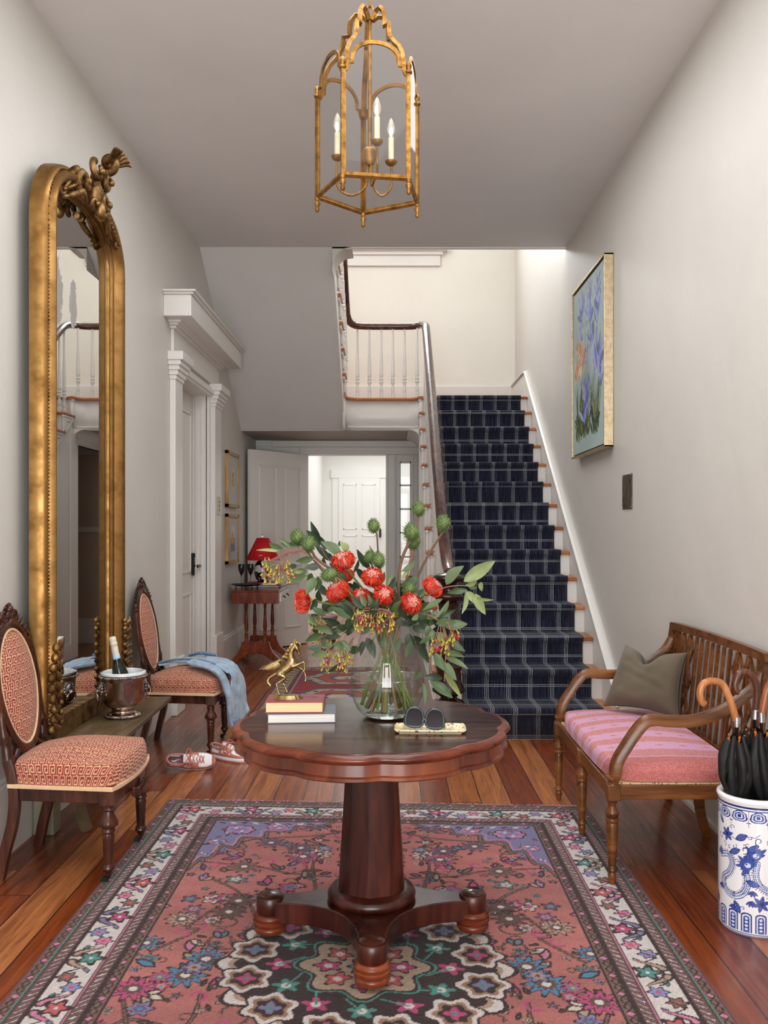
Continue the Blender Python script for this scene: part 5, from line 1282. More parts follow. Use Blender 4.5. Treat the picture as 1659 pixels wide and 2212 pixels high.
# ================================================================== lantern
LN = Vector((PX(799, 3.0), 3.0, 0)); LB = 2.53; LR = 0.184
ln = thing('pendant_lantern', 'five sided gilded glass lantern hanging on a chain from the ceiling', 'pendant light', (LN.x, LN.y, LB))
ang0 = -PI/2+PI/5+math.radians(9)-2*PI/5*0
V5 = [Vector((LR*math.cos(ang0+2*PI*k/5), LR*math.sin(ang0+2*PI*k/5), 0)) for k in range(5)]
HS = 0.345
m = MB()
for k in range(5):
    a, b_ = V5[k], V5[(k+1) % 5]; m.tube([a, b_], 0.0075, 4, up=(0, 0, 1)); 
obj('bottom_frame', m, 'lantern_gold', ln, smooth=20)
for k in range(5):
    a = V5[k]
    obj('post', MB().tube([a, a+Vector((0, 0, HS))], 0.0085, 4, up=a), 'lantern_gold', ln, smooth=20)
    T1 = Matrix.Translation(a)
    obj('finial', MB().lathe([(0.0, -0.052), (0.006, -0.048), (0.008, -0.040), (0.005, -0.032), (0.009, -0.026), (0.011, -0.018), (0.006, -0.012), (0.010, -0.006), (0.010, 0.0)], 16, T1), 'lantern_gold', ln, smooth=60)
    T2 = Matrix.Translation(a+Vector((0, 0, HS)))
    obj('finial', MB().lathe([(0.011, 0.0), (0.012, 0.006), (0.006, 0.012), (0.009, 0.018), (0.010, 0.026), (0.007, 0.034), (0.0, 0.040)], 16, T2), 'lantern_gold', ln, smooth=60)
def arch_pts():
    # half profile of the shaped head, u from the post (0) to the centre (1), z above the post top
    h = [(0.0, -0.008), (0.05, -0.008), (0.11, 0.000), (0.16, 0.018), (0.17, 0.035), (0.285, 0.035), (0.285, 0.060)]
    n = 9; h += [(1.0-0.715*math.cos(t*PI/2/n)*1.0, 0.060+0.080*math.sin(t*PI/2/n)) for t in range(1, n+1)]
    return [(u, z*0.66) for u, z in h]
hp_ = arch_pts(); full = [(u/2, z) for u, z in hp_]+[(1-u/2, z) for u, z in hp_[::-1][1:]]
for k in range(5):
    a, b_ = V5[k], V5[(k+1) % 5]; d = (b_-a); nrm_ = Vector((d.y, -d.x, 0)).normalized()
    if nrm_.dot((a+b_)/2) < 0: nrm_ = -nrm_
    m = MB(); out = []; w = 0.0125
    n = len(full); P = [Vector((u*d.length, z)) for u, z in full]; vs = []
    for i, p in enumerate(P):
        t = (P[min(i+1, n-1)]-P[max(i-1, 0)]).normalized(); q = Vector((-t.y, t.x))
        for s, dep in ((0.5, 0.003), (-0.5, 0.003), (-0.5, -0.003), (0.5, -0.003)):
            pp = p+q*w*s; vs.append(a+d.normalized()*pp.x+Vector((0, 0, HS+pp.y))+nrm_*dep)
    fs = [(i*4+j, (i+1)*4+j, (i+1)*4+(j+1) % 4, i*4+(j+1) % 4) for i in range(n-1) for j in range(4)]; fs += [(0, 1, 2, 3), ((n-1)*4+3, (n-1)*4+2, (n-1)*4+1, (n-1)*4)]
    m.add(vs, fs); 
    # flat inner stiles of the panel
    dn = d.normalized()
    for t in (0.0, d.length-0.010): m.add([a+dn*(t+x)+Vector((0, 0, z))+nrm_*y for z in (0, HS-0.006) for x, y in ((0, -0.003), (0.010, -0.003), (0.010, 0.003), (0, 0.003))], [(0, 1, 2, 3), (4, 5, 6, 7), (0, 1, 5, 4), (1, 2, 6, 5), (2, 3, 7, 6), (3, 0, 4, 7)])
    m.add([a+dn*x+Vector((0, 0, z))+nrm_*y for z in (-0.004, 0.012) for x, y in ((0, -0.003), (d.length, -0.003), (d.length, 0.003), (0, 0.003))], [(0, 1, 2, 3), (4, 5, 6, 7), (0, 1, 5, 4), (1, 2, 6, 5), (2, 3, 7, 6), (3, 0, 4, 7)])
    fo = obj('arched_frame', m, 'lantern_gold', ln, smooth=30)
    g = MB(); pts = [a+d.normalized()*(u*d.length)+Vector((0, 0, HS+z)) for u, z in full]; pts = [a+Vector((0, 0, 0.0))]+pts+[b_+Vector((0, 0, 0.0))]
    g.add(pts, [tuple(range(len(pts)))]); obj('glass_pane', g, 'glass_pane', fo, smooth=0, recalc=False)
strap = [(1.0, 0.0), (0.90, 0.008), (0.86, 0.03), (0.86, 0.06), (0.82, 0.10), (0.72, 0.135), (0.62, 0.155), (0.56, 0.17), (0.54, 0.195), (0.66*0.8, 0.205), (0.42, 0.21), (0.42, 0.235), (0.40, 0.262), (0.33, 0.280), (0.30, 0.285), (0.30, 0.262)]
strap = [(0.98, 0.0), (0.93, 0.006), (0.91, 0.025), (0.90, 0.050), (0.83, 0.085), (0.70, 0.110), (0.60, 0.132), (0.575, 0.155), (0.575, 0.172), (0.46, 0.172), (0.455, 0.195), (0.43, 0.222), (0.35, 0.240), (0.22, 0.247), (0.10, 0.240), (0.04, 0.232)]
strap = [(0.98, 0.0), (0.93, 0.004), (0.885, 0.018), (0.875, 0.045), (0.85, 0.075), (0.76, 0.105), (0.63, 0.130), (0.53, 0.155), (0.50, 0.180), (0.50, 0.200), (0.385, 0.200), (0.385, 0.225), (0.36, 0.252), (0.27, 0.272), (0.15, 0.268), (0.05, 0.250)]
SC = 1-0.0
for k in range(5):
    a = V5[k]; pts = [Vector((a.x*u, a.y*u, HS+z*1.0)) for u, z in strap]
    t = Vector((-a.y, a.x, 0)).normalized()
    obj('crown_strap', MB().sweep(pts, [(-0.0085, -0.0028), (0.0085, -0.0028), (0.0085, 0.0028), (-0.0085, 0.0028)], up=(a.x, a.y, 0.8)) if False else MB().tube(pts, [0.0095]*len(pts), 4, up=t, flat=1.0), 'lantern_gold', ln, smooth=20)
m = MB().tube([(0, 0, 0.155), (0, 0, HS+0.262)], 0.0065, 12); m.ball((0, 0, HS+0.255), (0.014, 0.014, 0.01)); m.lathe([(0.019, 0.11), (0.021, 0.115), (0.021, 0.150), (0.017, 0.156), (0.008, 0.158)], 24)
m.lathe([(0.0, 0.096), (0.012, 0.098), (0.019, 0.110)], 24)
obj('centre_stem', m, 'lantern_gold', ln, smooth=50)
for k, (a, zc_, L) in enumerate(((math.radians(192), 0.112, 0.112), (math.radians(-12), 0.098, 0.074), (math.radians(295), 0.150, 0.060))):
    c, s = math.cos(a), math.sin(a); zc_ = zc_+0.0
    pts = crom([(0.008*c, 0.008*s, 0.11), (0.012*c, 0.012*s, 0.03), (L*0.55*c, L*0.55*s, -0.008+0.04*(k == 2)), (L*c, L*s, 0.02+0.04*(k == 2)), (L*c, L*s, zc_)], 6)
    ar_ = obj('arm', MB().tube(pts, 0.0038, 8).lathe([(0.004, -0.010), (0.018, 0.0), (0.021, 0.008), (0.016, 0.010), (0.010, 0.010)], 20, Matrix.Translation((L*c, L*s, zc_))), 'lantern_gold', ln, smooth=50)
    obj('candle_tube', MB().lathe([(0.0095, 0.008), (0.0095, 0.088), (0.006, 0.090)], 16, Matrix.Translation((L*c, L*s, zc_))), 'candle_sleeve', ar_)
    obj('bulb', MB().lathe([(0.006, 0.088), (0.008, 0.094), (0.0125, 0.108), (0.013, 0.118), (0.010, 0.134), (0.005, 0.148), (0.0, 0.156)], 20, Matrix.Translation((L*c, L*s, zc_))), 'bulb_frost', ar_, smooth=60)
m = MB(); z = HS+0.262; k = 0
while LB+z < 3.78:
    pts = [Vector(((0.011*math.cos(q*PI/8)) if k % 2 == 0 else 0, (0.011*math.cos(q*PI/8)) if k % 2 else 0, z+0.018+0.019*math.sin(q*PI/8))) for q in range(16)]
    m.tube(pts, 0.0032, 6, closed=True); z += 0.030; k += 1
m.lathe([(0.05, 3.79-LB), (0.05, 3.80-LB), (0.02, 3.77-LB)][::-1], 24)
obj('chain', m, 'lantern_gold', ln)

# ================================================================== right wall: painting and plate
pt = thing('floral_painting', 'tall canvas of blue irises in pale gold frame on right wall', 'painting', (XR-0.03, 6.47, 1.94))
def wpart(t, name, mb, mat, par=None, **kw):
    o = obj(name, mb, mat, par or t, **kw)
    if par is None: o.matrix_parent_inverse = Matrix.Translation(-Vector(t.location))
    return o
PY0, PY1, PZ0, PZ1 = 5.94, 7.02, 1.945, 3.255; PXF = 1.435
m = MB()
for (a0, a1, c0, c1) in ((PY0, PY0+0.012, PZ0, PZ1), (PY1-0.012, PY1, PZ0, PZ1), (PY0, PY1, PZ0, PZ0+0.012), (PY0, PY1, PZ1-0.012, PZ1)): m.box((PXF, a0, c0), (XR-0.002, a1, c1))
wpart(pt, 'frame', m, 'champagne_frame', smooth=0, bevel=0.0015)
wpart(pt, 'shadow_gap', MB().box((PXF+0.03, PY0+0.012, PZ0+0.012), (XR-0.004, PY1-0.012, PZ1-0.012)), 'black_plastic', smooth=0)
W, H = PY1-PY0-0.05, PZ1-PZ0-0.05
R = Ras(int(W/0.003), int(H/0.003), 0, 0, W, H, (170, 188, 186)); r = random.Random(21)
nz = 0.96+0.05*np.sin(R.X*7+np.sin(R.Y*5)*2); R.a *= nz[..., None]
GR = [(40, 60, 34), (62, 80, 34), (96, 110, 40), (30, 44, 32), (120, 132, 56)]; BL_ = [(100, 118, 190), (132, 142, 214), (160, 150, 208), (84, 100, 164), (150, 170, 220), (90, 96, 140)]
def stroke(x, y, L, Wd, a, c): R.leaf(x, y, L, Wd, a, c)
for cx in (0.30, 0.62, 0.80):      # u runs away from the camera; foliage clumps at the foot
    for k in range(26):
        a = PI/2+r.uniform(-0.45, 0.45); stroke(cx+r.uniform(-0.07, 0.07), 0.10+r.uniform(-.02, .05), r.uniform(0.2, 0.52), r.uniform(0.010, 0.028), a, r.choice(GR))
    for k in range(18): stroke(cx+r.uniform(-0.13, 0.13), 0.07+r.uniform(0, .16), r.uniform(0.07, 0.16), r.uniform(0.03, 0.06), r.uniform(0.4, 2.7), r.choice(GR))
for k in range(16):
    x0 = r.uniform(0.12, 0.9); y1_ = r.uniform(0.6, 1.05); R.line([(x0, 0.2), (x0+r.uniform(-.05, .05), 0.5), (x0+r.uniform(-.08, .08), y1_)], 0.006, r.choice(GR))
def iris(cx, cy, s, pal):
    for k in range(int(16)):
        a = PI/2+r.uniform(-1.1, 1.1); stroke(cx+r.uniform(-.03, .03)*s, cy+r.uniform(-.08, .06)*s, r.uniform(0.06, 0.15)*s, r.uniform(0.02, 0.045)*s, a, r.choice(pal))
for (cx, cy, s) in ((0.20, 0.62, 1.5), (0.22, 0.92, 1.1), (0.22, 1.08, 1.0), (0.42, 0.80, 1.2), (0.48, 0.98, 1.2), (0.45, 1.12, 0.8), (0.62, 0.30, 1.4), (0.55, 0.40, 1.2), (0.72, 1.05, 1.1), (0.14, 0.46, 0.9), (0.60, 0.70, 0.8), (0.76, 0.90, 0.7)): iris(cx, cy, s, BL_)
for (cx, cy, s) in ((0.74, 0.66, 1.2), (0.90, 0.62, 0.9), (0.86, 0.78, 0.7)): iris(cx, cy, s, [(206, 150, 96), (222, 200, 176), (190, 120, 66)])
for k in range(34): stroke(r.uniform(0.04, 0.95), r.uniform(0.75, 1.2), r.uniform(0.03, 0.06), r.uniform(0.012, 0.02), r.uniform(1, 2.2), r.choice(BL_))
nu, nv = R.w, R.h; m = MB(); vs = [(PXF+0.012, PY0+0.025+W*i/(nu-1), PZ0+0.025+H*j/(nv-1)) for j in range(nv) for i in range(nu)]
m.add(vs, [(j*nu+i, j*nu+i+1, (j+1)*nu+i+1, (j+1)*nu+i) for j in range(nv-1) for i in range(nu-1)])
cv = wpart(pt, 'canvas', m, 'canvas_print', smooth=0, recalc=False); setcol(cv, R.a.reshape(-1, 3))
wpart(pt, 'stretcher', MB().box((PXF+0.013, PY0+0.025, PZ0+0.025), (PXF+0.035, PY1-0.025, PZ1-0.025)), 'black_plastic', smooth=0)

sw = thing('switch_plate', 'tall dark bronze blank switch plate on the wall beneath the painting', 'wall plate', (XR, 5.58, 1.62))
wpart(sw, 'plate', MB().box((XR-0.006, 5.475, 1.515), (XR-0.0005, 5.70, 1.735)), 'bronze_plate', bevel=0.002)
for y, z in ((5.485, 1.525), (5.69, 1.525), (5.485, 1.725), (5.69, 1.725)): wpart(sw, 'screw', MB().ball((XR-0.007, y, z), (0.003, 0.004, 0.004), 8, 6), 'chrome')
sw2 = thing('light_switch', 'small worn brass push button switch plate on left door pilaster', 'light switch', (XL+0.05, 8.2, 1.6))
wpart(sw2, 'plate', MB().box((XL+0.0455, 8.09, 1.515), (XL+0.053, 8.21, 1.685)), 'plate_cream', bevel=0.003)
for z in (1.565, 1.60, 1.64): wpart(sw2, 'button', MB().ball((XL+0.055, 8.15, z), (0.006, 0.010, 0.010), 10, 6), 'brass')
ol = thing('light_switch', 'small white switch plate behind the red shaded lamp', 'light switch', (0, 0, 0)); 
o = obj('plate', MB().box((-0.035, -0.008, -0.055), (0.035, 0, 0.055)), 'trim_white', ol, bevel=0.003); obj('toggle', MB().box((-0.006, -0.018, -0.012), (0.006, -0.006, 0.012)), 'trim_white', ol)
ol.location = leaf_a+(leaf_b-leaf_a)*0.66+Vector((0.012, -0.0235, 1.14)); ol.location = Vector((leaf_a.lerp(leaf_b, 0.60).x, leaf_a.lerp(leaf_b, 0.60).y, 1.16)); ol.rotation_euler = (0, 0, ang+PI)
ol.location += Vector((-math.sin(ang+PI), math.cos(ang+PI), 0))*-0.021

# frames on the left wall
for i, (z0, z1, lab) in enumerate(((1.605, 2.17, 'upper of two wooden framed botanical prints on the left wall'), (1.035, 1.54, 'lower of two wooden framed prints on the wall near the lamp'))):
    y0, y1 = 8.70, 9.32
    f = thing('framed_print', lab, 'picture', (XL, (y0+y1)/2, z0), group='framed prints by the far corner')
    m = MB()
    for (a0, a1, c0, c1) in ((y0, y0+0.04, z0, z1), (y1-0.04, y1, z0, z1), (y0, y1, z0, z0+0.035), (y0, y1, z1-0.035, z1)): m.box((XL, a0, c0), (XL+0.034, a1, c1))
    wpart(f, 'frame', m, 'oak_frame', smooth=0, bevel=0.002)
    wpart(f, 'mat_board', MB().box((XL+0.002, y0+0.03, z0+0.03), (XL+0.022, y1-0.03, z1-0.03)), 'mat_paper', smooth=0)
    W, H = 0.24, 0.26
    R = Ras(60, 64, 0, 0, W, H, (206, 198, 176)); r = random.Random(30+i)
    if i == 0:
        for k in range(26): R.leaf(r.uniform(0.06, 0.18), r.uniform(0.04, 0.2), 0.04, 0.016, r.uniform(0, 6.2), r.choice([(196, 130, 60), (160, 150, 90), (180, 90, 50)]))
    else:
        R.a[R.Y < 0.08] = s2l((120, 130, 150)); R.a[(R.Y > 0.08) & (R.Y < 0.14)] = s2l((190, 150, 100)); R.a[R.Y > 0.14] = s2l((206, 206, 200)); R.poly([(0.05, 0.08), (0.05, 0.17), (0.1, 0.21), (0.15, 0.17), (0.15, 0.08)], (200, 150, 96))
    ym, zm = (y0+y1)/2, (z0+z1)/2; m = MB(); m.add([(XL+0.024, ym-W/2+W*a/59, zm-H/2+H*b_/63) for b_ in range(64) for a in range(60)], [(j*60+q, j*60+q+1, (j+1)*60+q+1, (j+1)*60+q) for j in range(63) for q in range(59)])
    c_ = wpart(f, 'print', m, 'canvas_print', smooth=0, recalc=False); setcol(c_, R.a.reshape(-1, 3))
# dark framed mirror on the brown wall under the stairs, seen in the tall mirror
dm = thing('dark_framed_mirror', 'dark wood framed mirror on the taupe wall below the stairs', 'mirror', (0.98, YB-0.02, 1.1))
ar_ = [(0.78, 1.12), (1.24, 1.12), (1.24, 1.85)]+[(1.01+0.23*math.cos(t*PI/10), 1.85+0.20*math.sin(t*PI/10)) for t in range(1, 10)]+[(0.78, 1.85)]
m = MB().sweep([(x, YB-0.02, z) for x, z in ar_], [(-0.03, -0.018), (0.03, -0.018), (0.03, 0.018), (-0.03, 0.018)], closed=True, up=(0, 1, 0)); wpart(dm, 'frame', m, 'walnut_carved', smooth=40)
wpart(dm, 'mirror_glass', MB().prism(ar_, YB-0.02, YB-0.012, 'y'), 'mirror_glass', smooth=0)

# ================================================================== side table, lamp, tray, goblets
SX0, SX1, SY0, SY1, SH_ = -1.60, -1.125, 8.78, 9.62, 0.775
stb = thing('side_table', 'reddish wood sofa table on turned trestle legs beside the open door', 'table', (-1.36, 9.2, 0))
wpart(stb, 'top', MB().box((SX0, SY0, SH_-0.018), (SX1, SY1, SH_)), 'side_table_wood', bevel=0.004)
wpart(stb, 'apron', MB().box((SX0+0.006, SY0+0.006, SH_-0.135), (SX1-0.006, SY1-0.006, SH_-0.018)), 'side_table_wood', bevel=0.003)
dw = wpart(stb, 'drawer', MB().box((SX1-0.006, SY0+0.08, SH_-0.125), (SX1+0.012, SY1-0.10, SH_-0.03)), 'trim_white', bevel=0.003); dw['label'] = 'white painted drawer front'
for y in (9.05, 9.35): wpart(stb, 'drawer_pull', MB().ball((SX1+0.014, y, SH_-0.075), (0.003, 0.03, 0.014), 10, 6).tube([(SX1+0.014, y-0.025, SH_-0.075), (SX1+0.034, y-0.018, SH_-0.095), (SX1+0.034, y+0.018, SH_-0.095), (SX1+0.014, y+0.025, SH_-0.075)], 0.004, 6), 'pewter_tray', dw)
tp = [(0.022, 0.24), (0.022, 0.25), (0.015, 0.262), (0.021, 0.29), (0.015, 0.31), (0.020, 0.325), (0.013, 0.335), (0.018, 0.36), (0.021, 0.40), (0.015, 0.50), (0.012, 0.585), (0.018, 0.595), (0.013, 0.605), (0.017, 0.62), (0.022, 0.64)]
for yy in (8.93, 9.48):
    for xx in (-1.475, -1.285): wpart(stb, 'leg', MB().lathe(tp, 20, Matrix.Translation((xx, yy, 0))), 'side_table_wood', smooth=50)
    pr = [(-1.52, 0.24), (-1.24, 0.24), (-1.235, 0.20), (-1.20, 0.13), (-1.14, 0.07), (-1.09, 0.045), (-1.075, 0.0), (-1.13, 0.0), (-1.22, 0.06), (-1.30, 0.115), (-1.38, 0.13), (-1.46, 0.115), (-1.54, 0.06), (-1.60, 0.0), (-1.63, 0.0), (-1.625, 0.045), (-1.61, 0.07), (-1.56, 0.13), (-1.525, 0.20)]
    wpart(stb, 'trestle_foot', MB().prism(pr, yy-0.028, yy+0.028, 'y'), 'side_table_wood', smooth=30, bevel=0.004)
wpart(stb, 'stretcher', MB().box((-1.40, 8.93, 0.17), (-1.36, 9.48, 0.21)), 'side_table_wood', bevel=0.003)
# table book under the lamp, on a wire book stand
def book(name, label, w, d, h, loc, rz, cover, pg, group=None, front_open=True):
    t = thing(name, label, 'book', loc, rz, group)
    obj('page_block', MB().box((-w/2+0.004, -d/2+0.003, 0.003), (w/2-0.004, d/2-0.002, h-0.003)), pg, t, smooth=0)
    m = MB().box((-w/2, -d/2, 0), (w/2, d/2, 0.003)); m.box((-w/2, -d/2, h-0.003), (w/2, d/2, h)); m.box((-w/2, d/2-0.003, 0), (w/2, d/2, h))
    obj('cover', m, cover, t, smooth=0, bevel=0.0008); return t
book('book', 'white paged book with red cover lying under the red shaded lamp', 0.30, 0.22, 0.030, (-1.36, 9.26, SH_), 0.0, 'red_cloth', 'pages_white')
book('book', 'grey book at the bottom of the pile on the side table', 0.30, 0.24, 0.022, (-1.335, 9.28, SH_), 0.05, 'book_navy', 'pages_white')
bpy.data.objects['book'].location.z = SH_+0.023
wr = thing('wire_rack', 'thin black wire rack around the books on the side table', 'rack', (-1.29, 9.06, SH_))
obj('wire', MB().tube([(-0.10, 0, 0.03), (0.13, 0, 0.03)], 0.0022, 6).tube([(-0.10, 0, 0.014), (0.13, 0, 0.014)], 0.0022, 6).tube([(0.13, 0, 0), (0.13, 0, 0.035), (0.13, 0.10, 0.035), (0.13, 0.10, 0)], 0.0028, 6).tube([(-0.10, 0, 0), (-0.10, 0, 0.032)], 0.0022, 6), 'black_metal', wr)
lp_ = thing('table_lamp', 'red cone shaded lamp with black and white patterned base on side table', 'lamp', (-1.355, 9.25, SH_+0.054))
bm_ = Mat('black_white_glaze', rough=0.15, coat=0.6); nn = bm_.noise(bm_.mapping(), 13, 1, 0.3, 1.2); bm_.col(bm_.ramp(nn.outputs[0], [(0.48, s2l((14, 14, 16))), (0.50, s2l((206, 198, 196)))], 'CONSTANT')); M['bwglaze'] = bm_.m
obj('base', MB().lathe([(0.06, 0.0), (0.062, 0.008), (0.05, 0.014)], 32), 'black_gloss', lp_)
obj('body', MB().lathe([(0.05, 0.012), (0.075, 0.04), (0.092, 0.09), (0.095, 0.13), (0.085, 0.18), (0.06, 0.215), (0.03, 0.235), (0.012, 0.245), (0.010, 0.30)], 36), 'bwglaze', lp_, smooth=60)
sh = obj('lamp_shade', MB().lathe([(0.178, 0.232), (0.062, 0.463)], 48, cap=False), 'red_shade', lp_, smooth=60, solid=0.003)
obj('gold_motif', MB().tube(crom([(-0.02, -0.155, 0.275), (0.0, -0.152, 0.285), (0.02, -0.15, 0.28), (0.035, -0.145, 0.27)], 4), 0.003, 6), 'brass', sh)
obj('finial', MB().lathe([(0.004, 0.44), (0.004, 0.465), (0.016, 0.472), (0.018, 0.485), (0.008, 0.495), (0, 0.497)], 16), 'glass_clear', lp_)
tr = thing('footed_tray', 'round dark silver footed tray under the two black goblets', 'tray', (-1.475, 8.95, SH_))
sc_ = lambda a, z: 1+0.03*math.cos(12*a)
obj('dish', MB().lathe([(0.0, 0.034), (0.09, 0.034), (0.115, 0.038), (0.158, 0.050), (0.160, 0.053), (0.115, 0.042), (0.09, 0.038), (0, 0.038)], 72, fn=sc_), 'pewter_tray', tr, smooth=50)
for k in range(4):
    a = k*PI/2+0.6; obj('foot', MB().tube(crom([(0.11*math.cos(a), 0.11*math.sin(a), 0.038), (0.125*math.cos(a), 0.125*math.sin(a), 0.02), (0.112*math.cos(a), 0.112*math.sin(a), 0.008), (0.125*math.cos(a), 0.125*math.sin(a), 0.003)], 4), 0.004, 8), 'pewter_tray', tr)
gp = [(0.030, 0.0), (0.031, 0.003), (0.010, 0.008), (0.0035, 0.02), (0.0032, 0.09), (0.006, 0.105), (0.018, 0.125), (0.030, 0.155), (0.0335, 0.185), (0.031, 0.215), (0.029, 0.218), (0.031, 0.185), (0.02, 0.14), (0, 0.115)]
gob = thing('goblet', 'left black glass goblet standing on the round footed tray', 'goblet', (-1.525, 8.93, SH_+0.038), 0, 'black goblets on the tray')
obj('bowl', MB().lathe([(r_*1.0, z) for r_, z in gp[5:]], 32), 'black_gloss', gob, smooth=60); obj('stem', MB().lathe(gp[1:6], 24), 'black_gloss', gob, smooth=60); obj('base', MB().lathe([(0.028, 0), (0.031, 0.001), (0.031, 0.003), (0.010, 0.008)], 32), 'black_gloss', gob)
g2 = copy_tree(gob); g2['label'] = 'right black glass goblet on the tray, nearest the lamp'; g2.location = (-1.435, 8.95, SH_+0.038)

# ================================================================== umbrella stand and umbrellas
US = Vector((1.272, 3.09, 0)); UR, UH = 0.118, 0.455
us = thing('umbrella_stand', 'blue and white porcelain cylinder umbrella stand with dragon and flower decoration', 'umbrella stand', US)
CIR = 2*PI*UR; R = Ras(int(CIR/0.0014), int(UH/0.0014), 0, 0, CIR, UH, (232, 232, 236)); r = random.Random(3)
DB, MBl, LBl = (26, 44, 110), (62, 84, 158), (126, 146, 204)
def hb(a, b_, c): R.a[(R.Y >= a) & (R.Y < b_)] = s2l(c)
hb(0.436, 0.443, DB); hb(0.428, 0.432, MBl); hb(0.0, 0.006, (120, 126, 170)); hb(0.010, 0.013, MBl)
for k in range(12):      # cloud-collar heads below the rim
    x = (k+0.5)*CIR/12
    for s_, c in ((1.0, DB), (0.82, (214, 220, 236)), (0.64, MBl), (0.42, (214, 220, 236)), (0.25, DB)):
        R.ell(x, 0.408, 0.026*s_, 0.019*s_, c, petals=3, amp=0.12, ph=PI/2); R.ell(x-0.012*s_, 0.412, 0.013*s_, 0.011*s_, c); R.ell(x+0.012*s_, 0.412, 0.013*s_, 0.011*s_, c)
    for dx in (-1, 1): R.line([(x+dx*CIR/24, 0.426), (x+dx*CIR/24, 0.374)], 0.0022, DB); R.line([(x+dx*CIR/24-0.006, 0.388), (x+dx*CIR/24+0.006, 0.388)], 0.0022, DB)
for k in range(16):      # lappets round the foot
    x = (k+0.5)*CIR/16
    R.ell(x, 0.072, 0.018, 0.012, DB); R.poly([(x-0.018, 0.018), (x+0.018, 0.018), (x+0.018, 0.072), (x-0.018, 0.072)], DB)
    R.ell(x, 0.070, 0.0145, 0.009, (200, 208, 232)); R.poly([(x-0.0145, 0.018), (x+0.0145, 0.018), (x+0.0145, 0.070), (x-0.0145, 0.070)], (200, 208, 232))
    R.poly([(x-0.010, 0.018), (x+0.010, 0.018), (x+0.010, 0.066), (x, 0.074), (x-0.010, 0.066)], MBl)
    for q in range(4): R.ell(x, 0.028+0.012*q, 0.005, 0.004, (214, 220, 236)); R.ell(x-0.006, 0.034+0.012*q, 0.002, 0.002, DB); R.ell(x+0.006, 0.034+0.012*q, 0.002, 0.002, DB)
def bleaf(x, y, L, W_, a):
    R.leaf(x, y, L, W_, a, MBl, DB, 0.0018); R.line([(x, y), (x+L*math.cos(a), y+L*math.sin(a))], 0.0014, DB)
    for t in (0.3, 0.5, 0.7):
        for s in (1, -1): R.line([(x+L*t*math.cos(a), y+L*t*math.sin(a)), (x+L*(t+0.12)*math.cos(a)+s*W_*0.3*-math.sin(a), y+L*(t+0.12)*math.sin(a)+s*W_*0.3*math.cos(a))], 0.0010, LBl)
def bflower(x, y, s=1.0):
    for k in range(6):
        a = k*PI/3+0.3; R.leaf(x, y, 0.026*s, 0.011*s, a, MBl, DB, 0.0014)
    R.ell(x, y, 0.006*s, 0.006*s, DB)
def tend(x, y, rr, a0, sg): R.line(curl(x, y, rr, a0, 0.8, 16, sg, 0.8), 0.0022, DB)
# angles: u=0 at +x; the side facing the camera is around 3/4 of the circumference
U0 = 0.5*CIR
def spray(x, y):
    bflower(x, y); bleaf(x+0.035, y-0.010, 0.045, 0.022, 0.5); bleaf(x-0.02, y+0.03, 0.03, 0.014, 2.2); R.line([(x+0.01, y), (x+0.035, y-0.01)], 0.002, DB)
    for (dx, dy, rr, a0, sg) in ((0.02, 0.028, 0.010, 0, 1), (0.03, -0.035, 0.010, 1, -1), (-0.03, -0.015, 0.012, 2, 1), (0.065, -0.03, 0.008, 2, -1), (0.085, 0.005, 0.008, 3, 1), (-0.012, -0.035, 0.009, 5, 1)): tend(x+dx, y+dy, rr, a0, sg)
    R.line([(x+0.075, y+0.008), (x+0.10, y+0.006), (x+0.115, y+0.018)], 0.002, DB)
def dragon(x, y, fl=1):
    body = [(v.x, v.y) for v in crom([(x+fl*a, y+b_, 0) for a, b_ in ((-0.055, 0.055), (-0.02, 0.065), (-0.005, 0.04), (-0.018, 0.005), (-0.045, -0.02), (-0.040, -0.055), (0.0, -0.072), (0.035, -0.055), (0.05, -0.02), (0.045, 0.02))], 6)]
    R.line(body, 0.020, DB); R.line(body, 0.015, (206, 214, 236))
    for k in range(0, len(body)-1):
        a, b_ = body[k]; R.ell(a-0.003, b_, 0.0025, 0.0025, MBl); R.ell(a+0.004, b_+0.002, 0.002, 0.002, DB)
        t = (body[k+1][0]-a, body[k+1][1]-b_); L = math.hypot(*t)+1e-9; R.line([(a-t[1]/L*0.009, b_+t[0]/L*0.009), (a-t[1]/L*0.016, b_+t[0]/L*0.016)], 0.0022, DB)
    hx, hy = x+fl*0.050, y+0.045
    for k in range(11):
        a = 0.2+k*0.45; R.leaf(hx, hy, 0.042 if k % 2 else 0.030, 0.012, a, MBl, DB, 0.0014)
    R.ell(hx, hy, 0.017, 0.015, MBl); R.ell(hx, hy, 0.010, 0.008, (206, 214, 236)); R.ell(hx-fl*0.004, hy+0.003, 0.003, 0.003, DB); R.line(curl(hx-fl*0.01, hy+0.05, 0.014, 4.5, 0.9, 16, fl, 0.7), 0.003, DB)
    for (ax_, ay_) in ((-0.055, -0.045), (0.0, -0.10), (0.06, -0.075)):
        for k in range(4): R.leaf(x+fl*ax_, y+ay_, 0.022, 0.007, -2.4+k*0.55, MBl, DB, 0.0012)
    for k in range(6): R.leaf(x-fl*0.05, y+0.055, 0.03, 0.006, PI*0.6+k*0.22 if fl > 0 else 0.9-k*0.22, MBl, DB, 0.0010)
xs_ = 0.535*CIR
for k, (u, v) in enumerate(((0.560, 0.335), (0.80, 0.340), (0.06, 0.34), (0.30, 0.34))): spray(u*CIR, v)
for u, v in ((0.765, 0.235), (0.265, 0.235)): dragon(u*CIR, v, -1)
for u, v in ((0.595, 0.200), (0.10, 0.2)): dragon(u*CIR, v, 1)
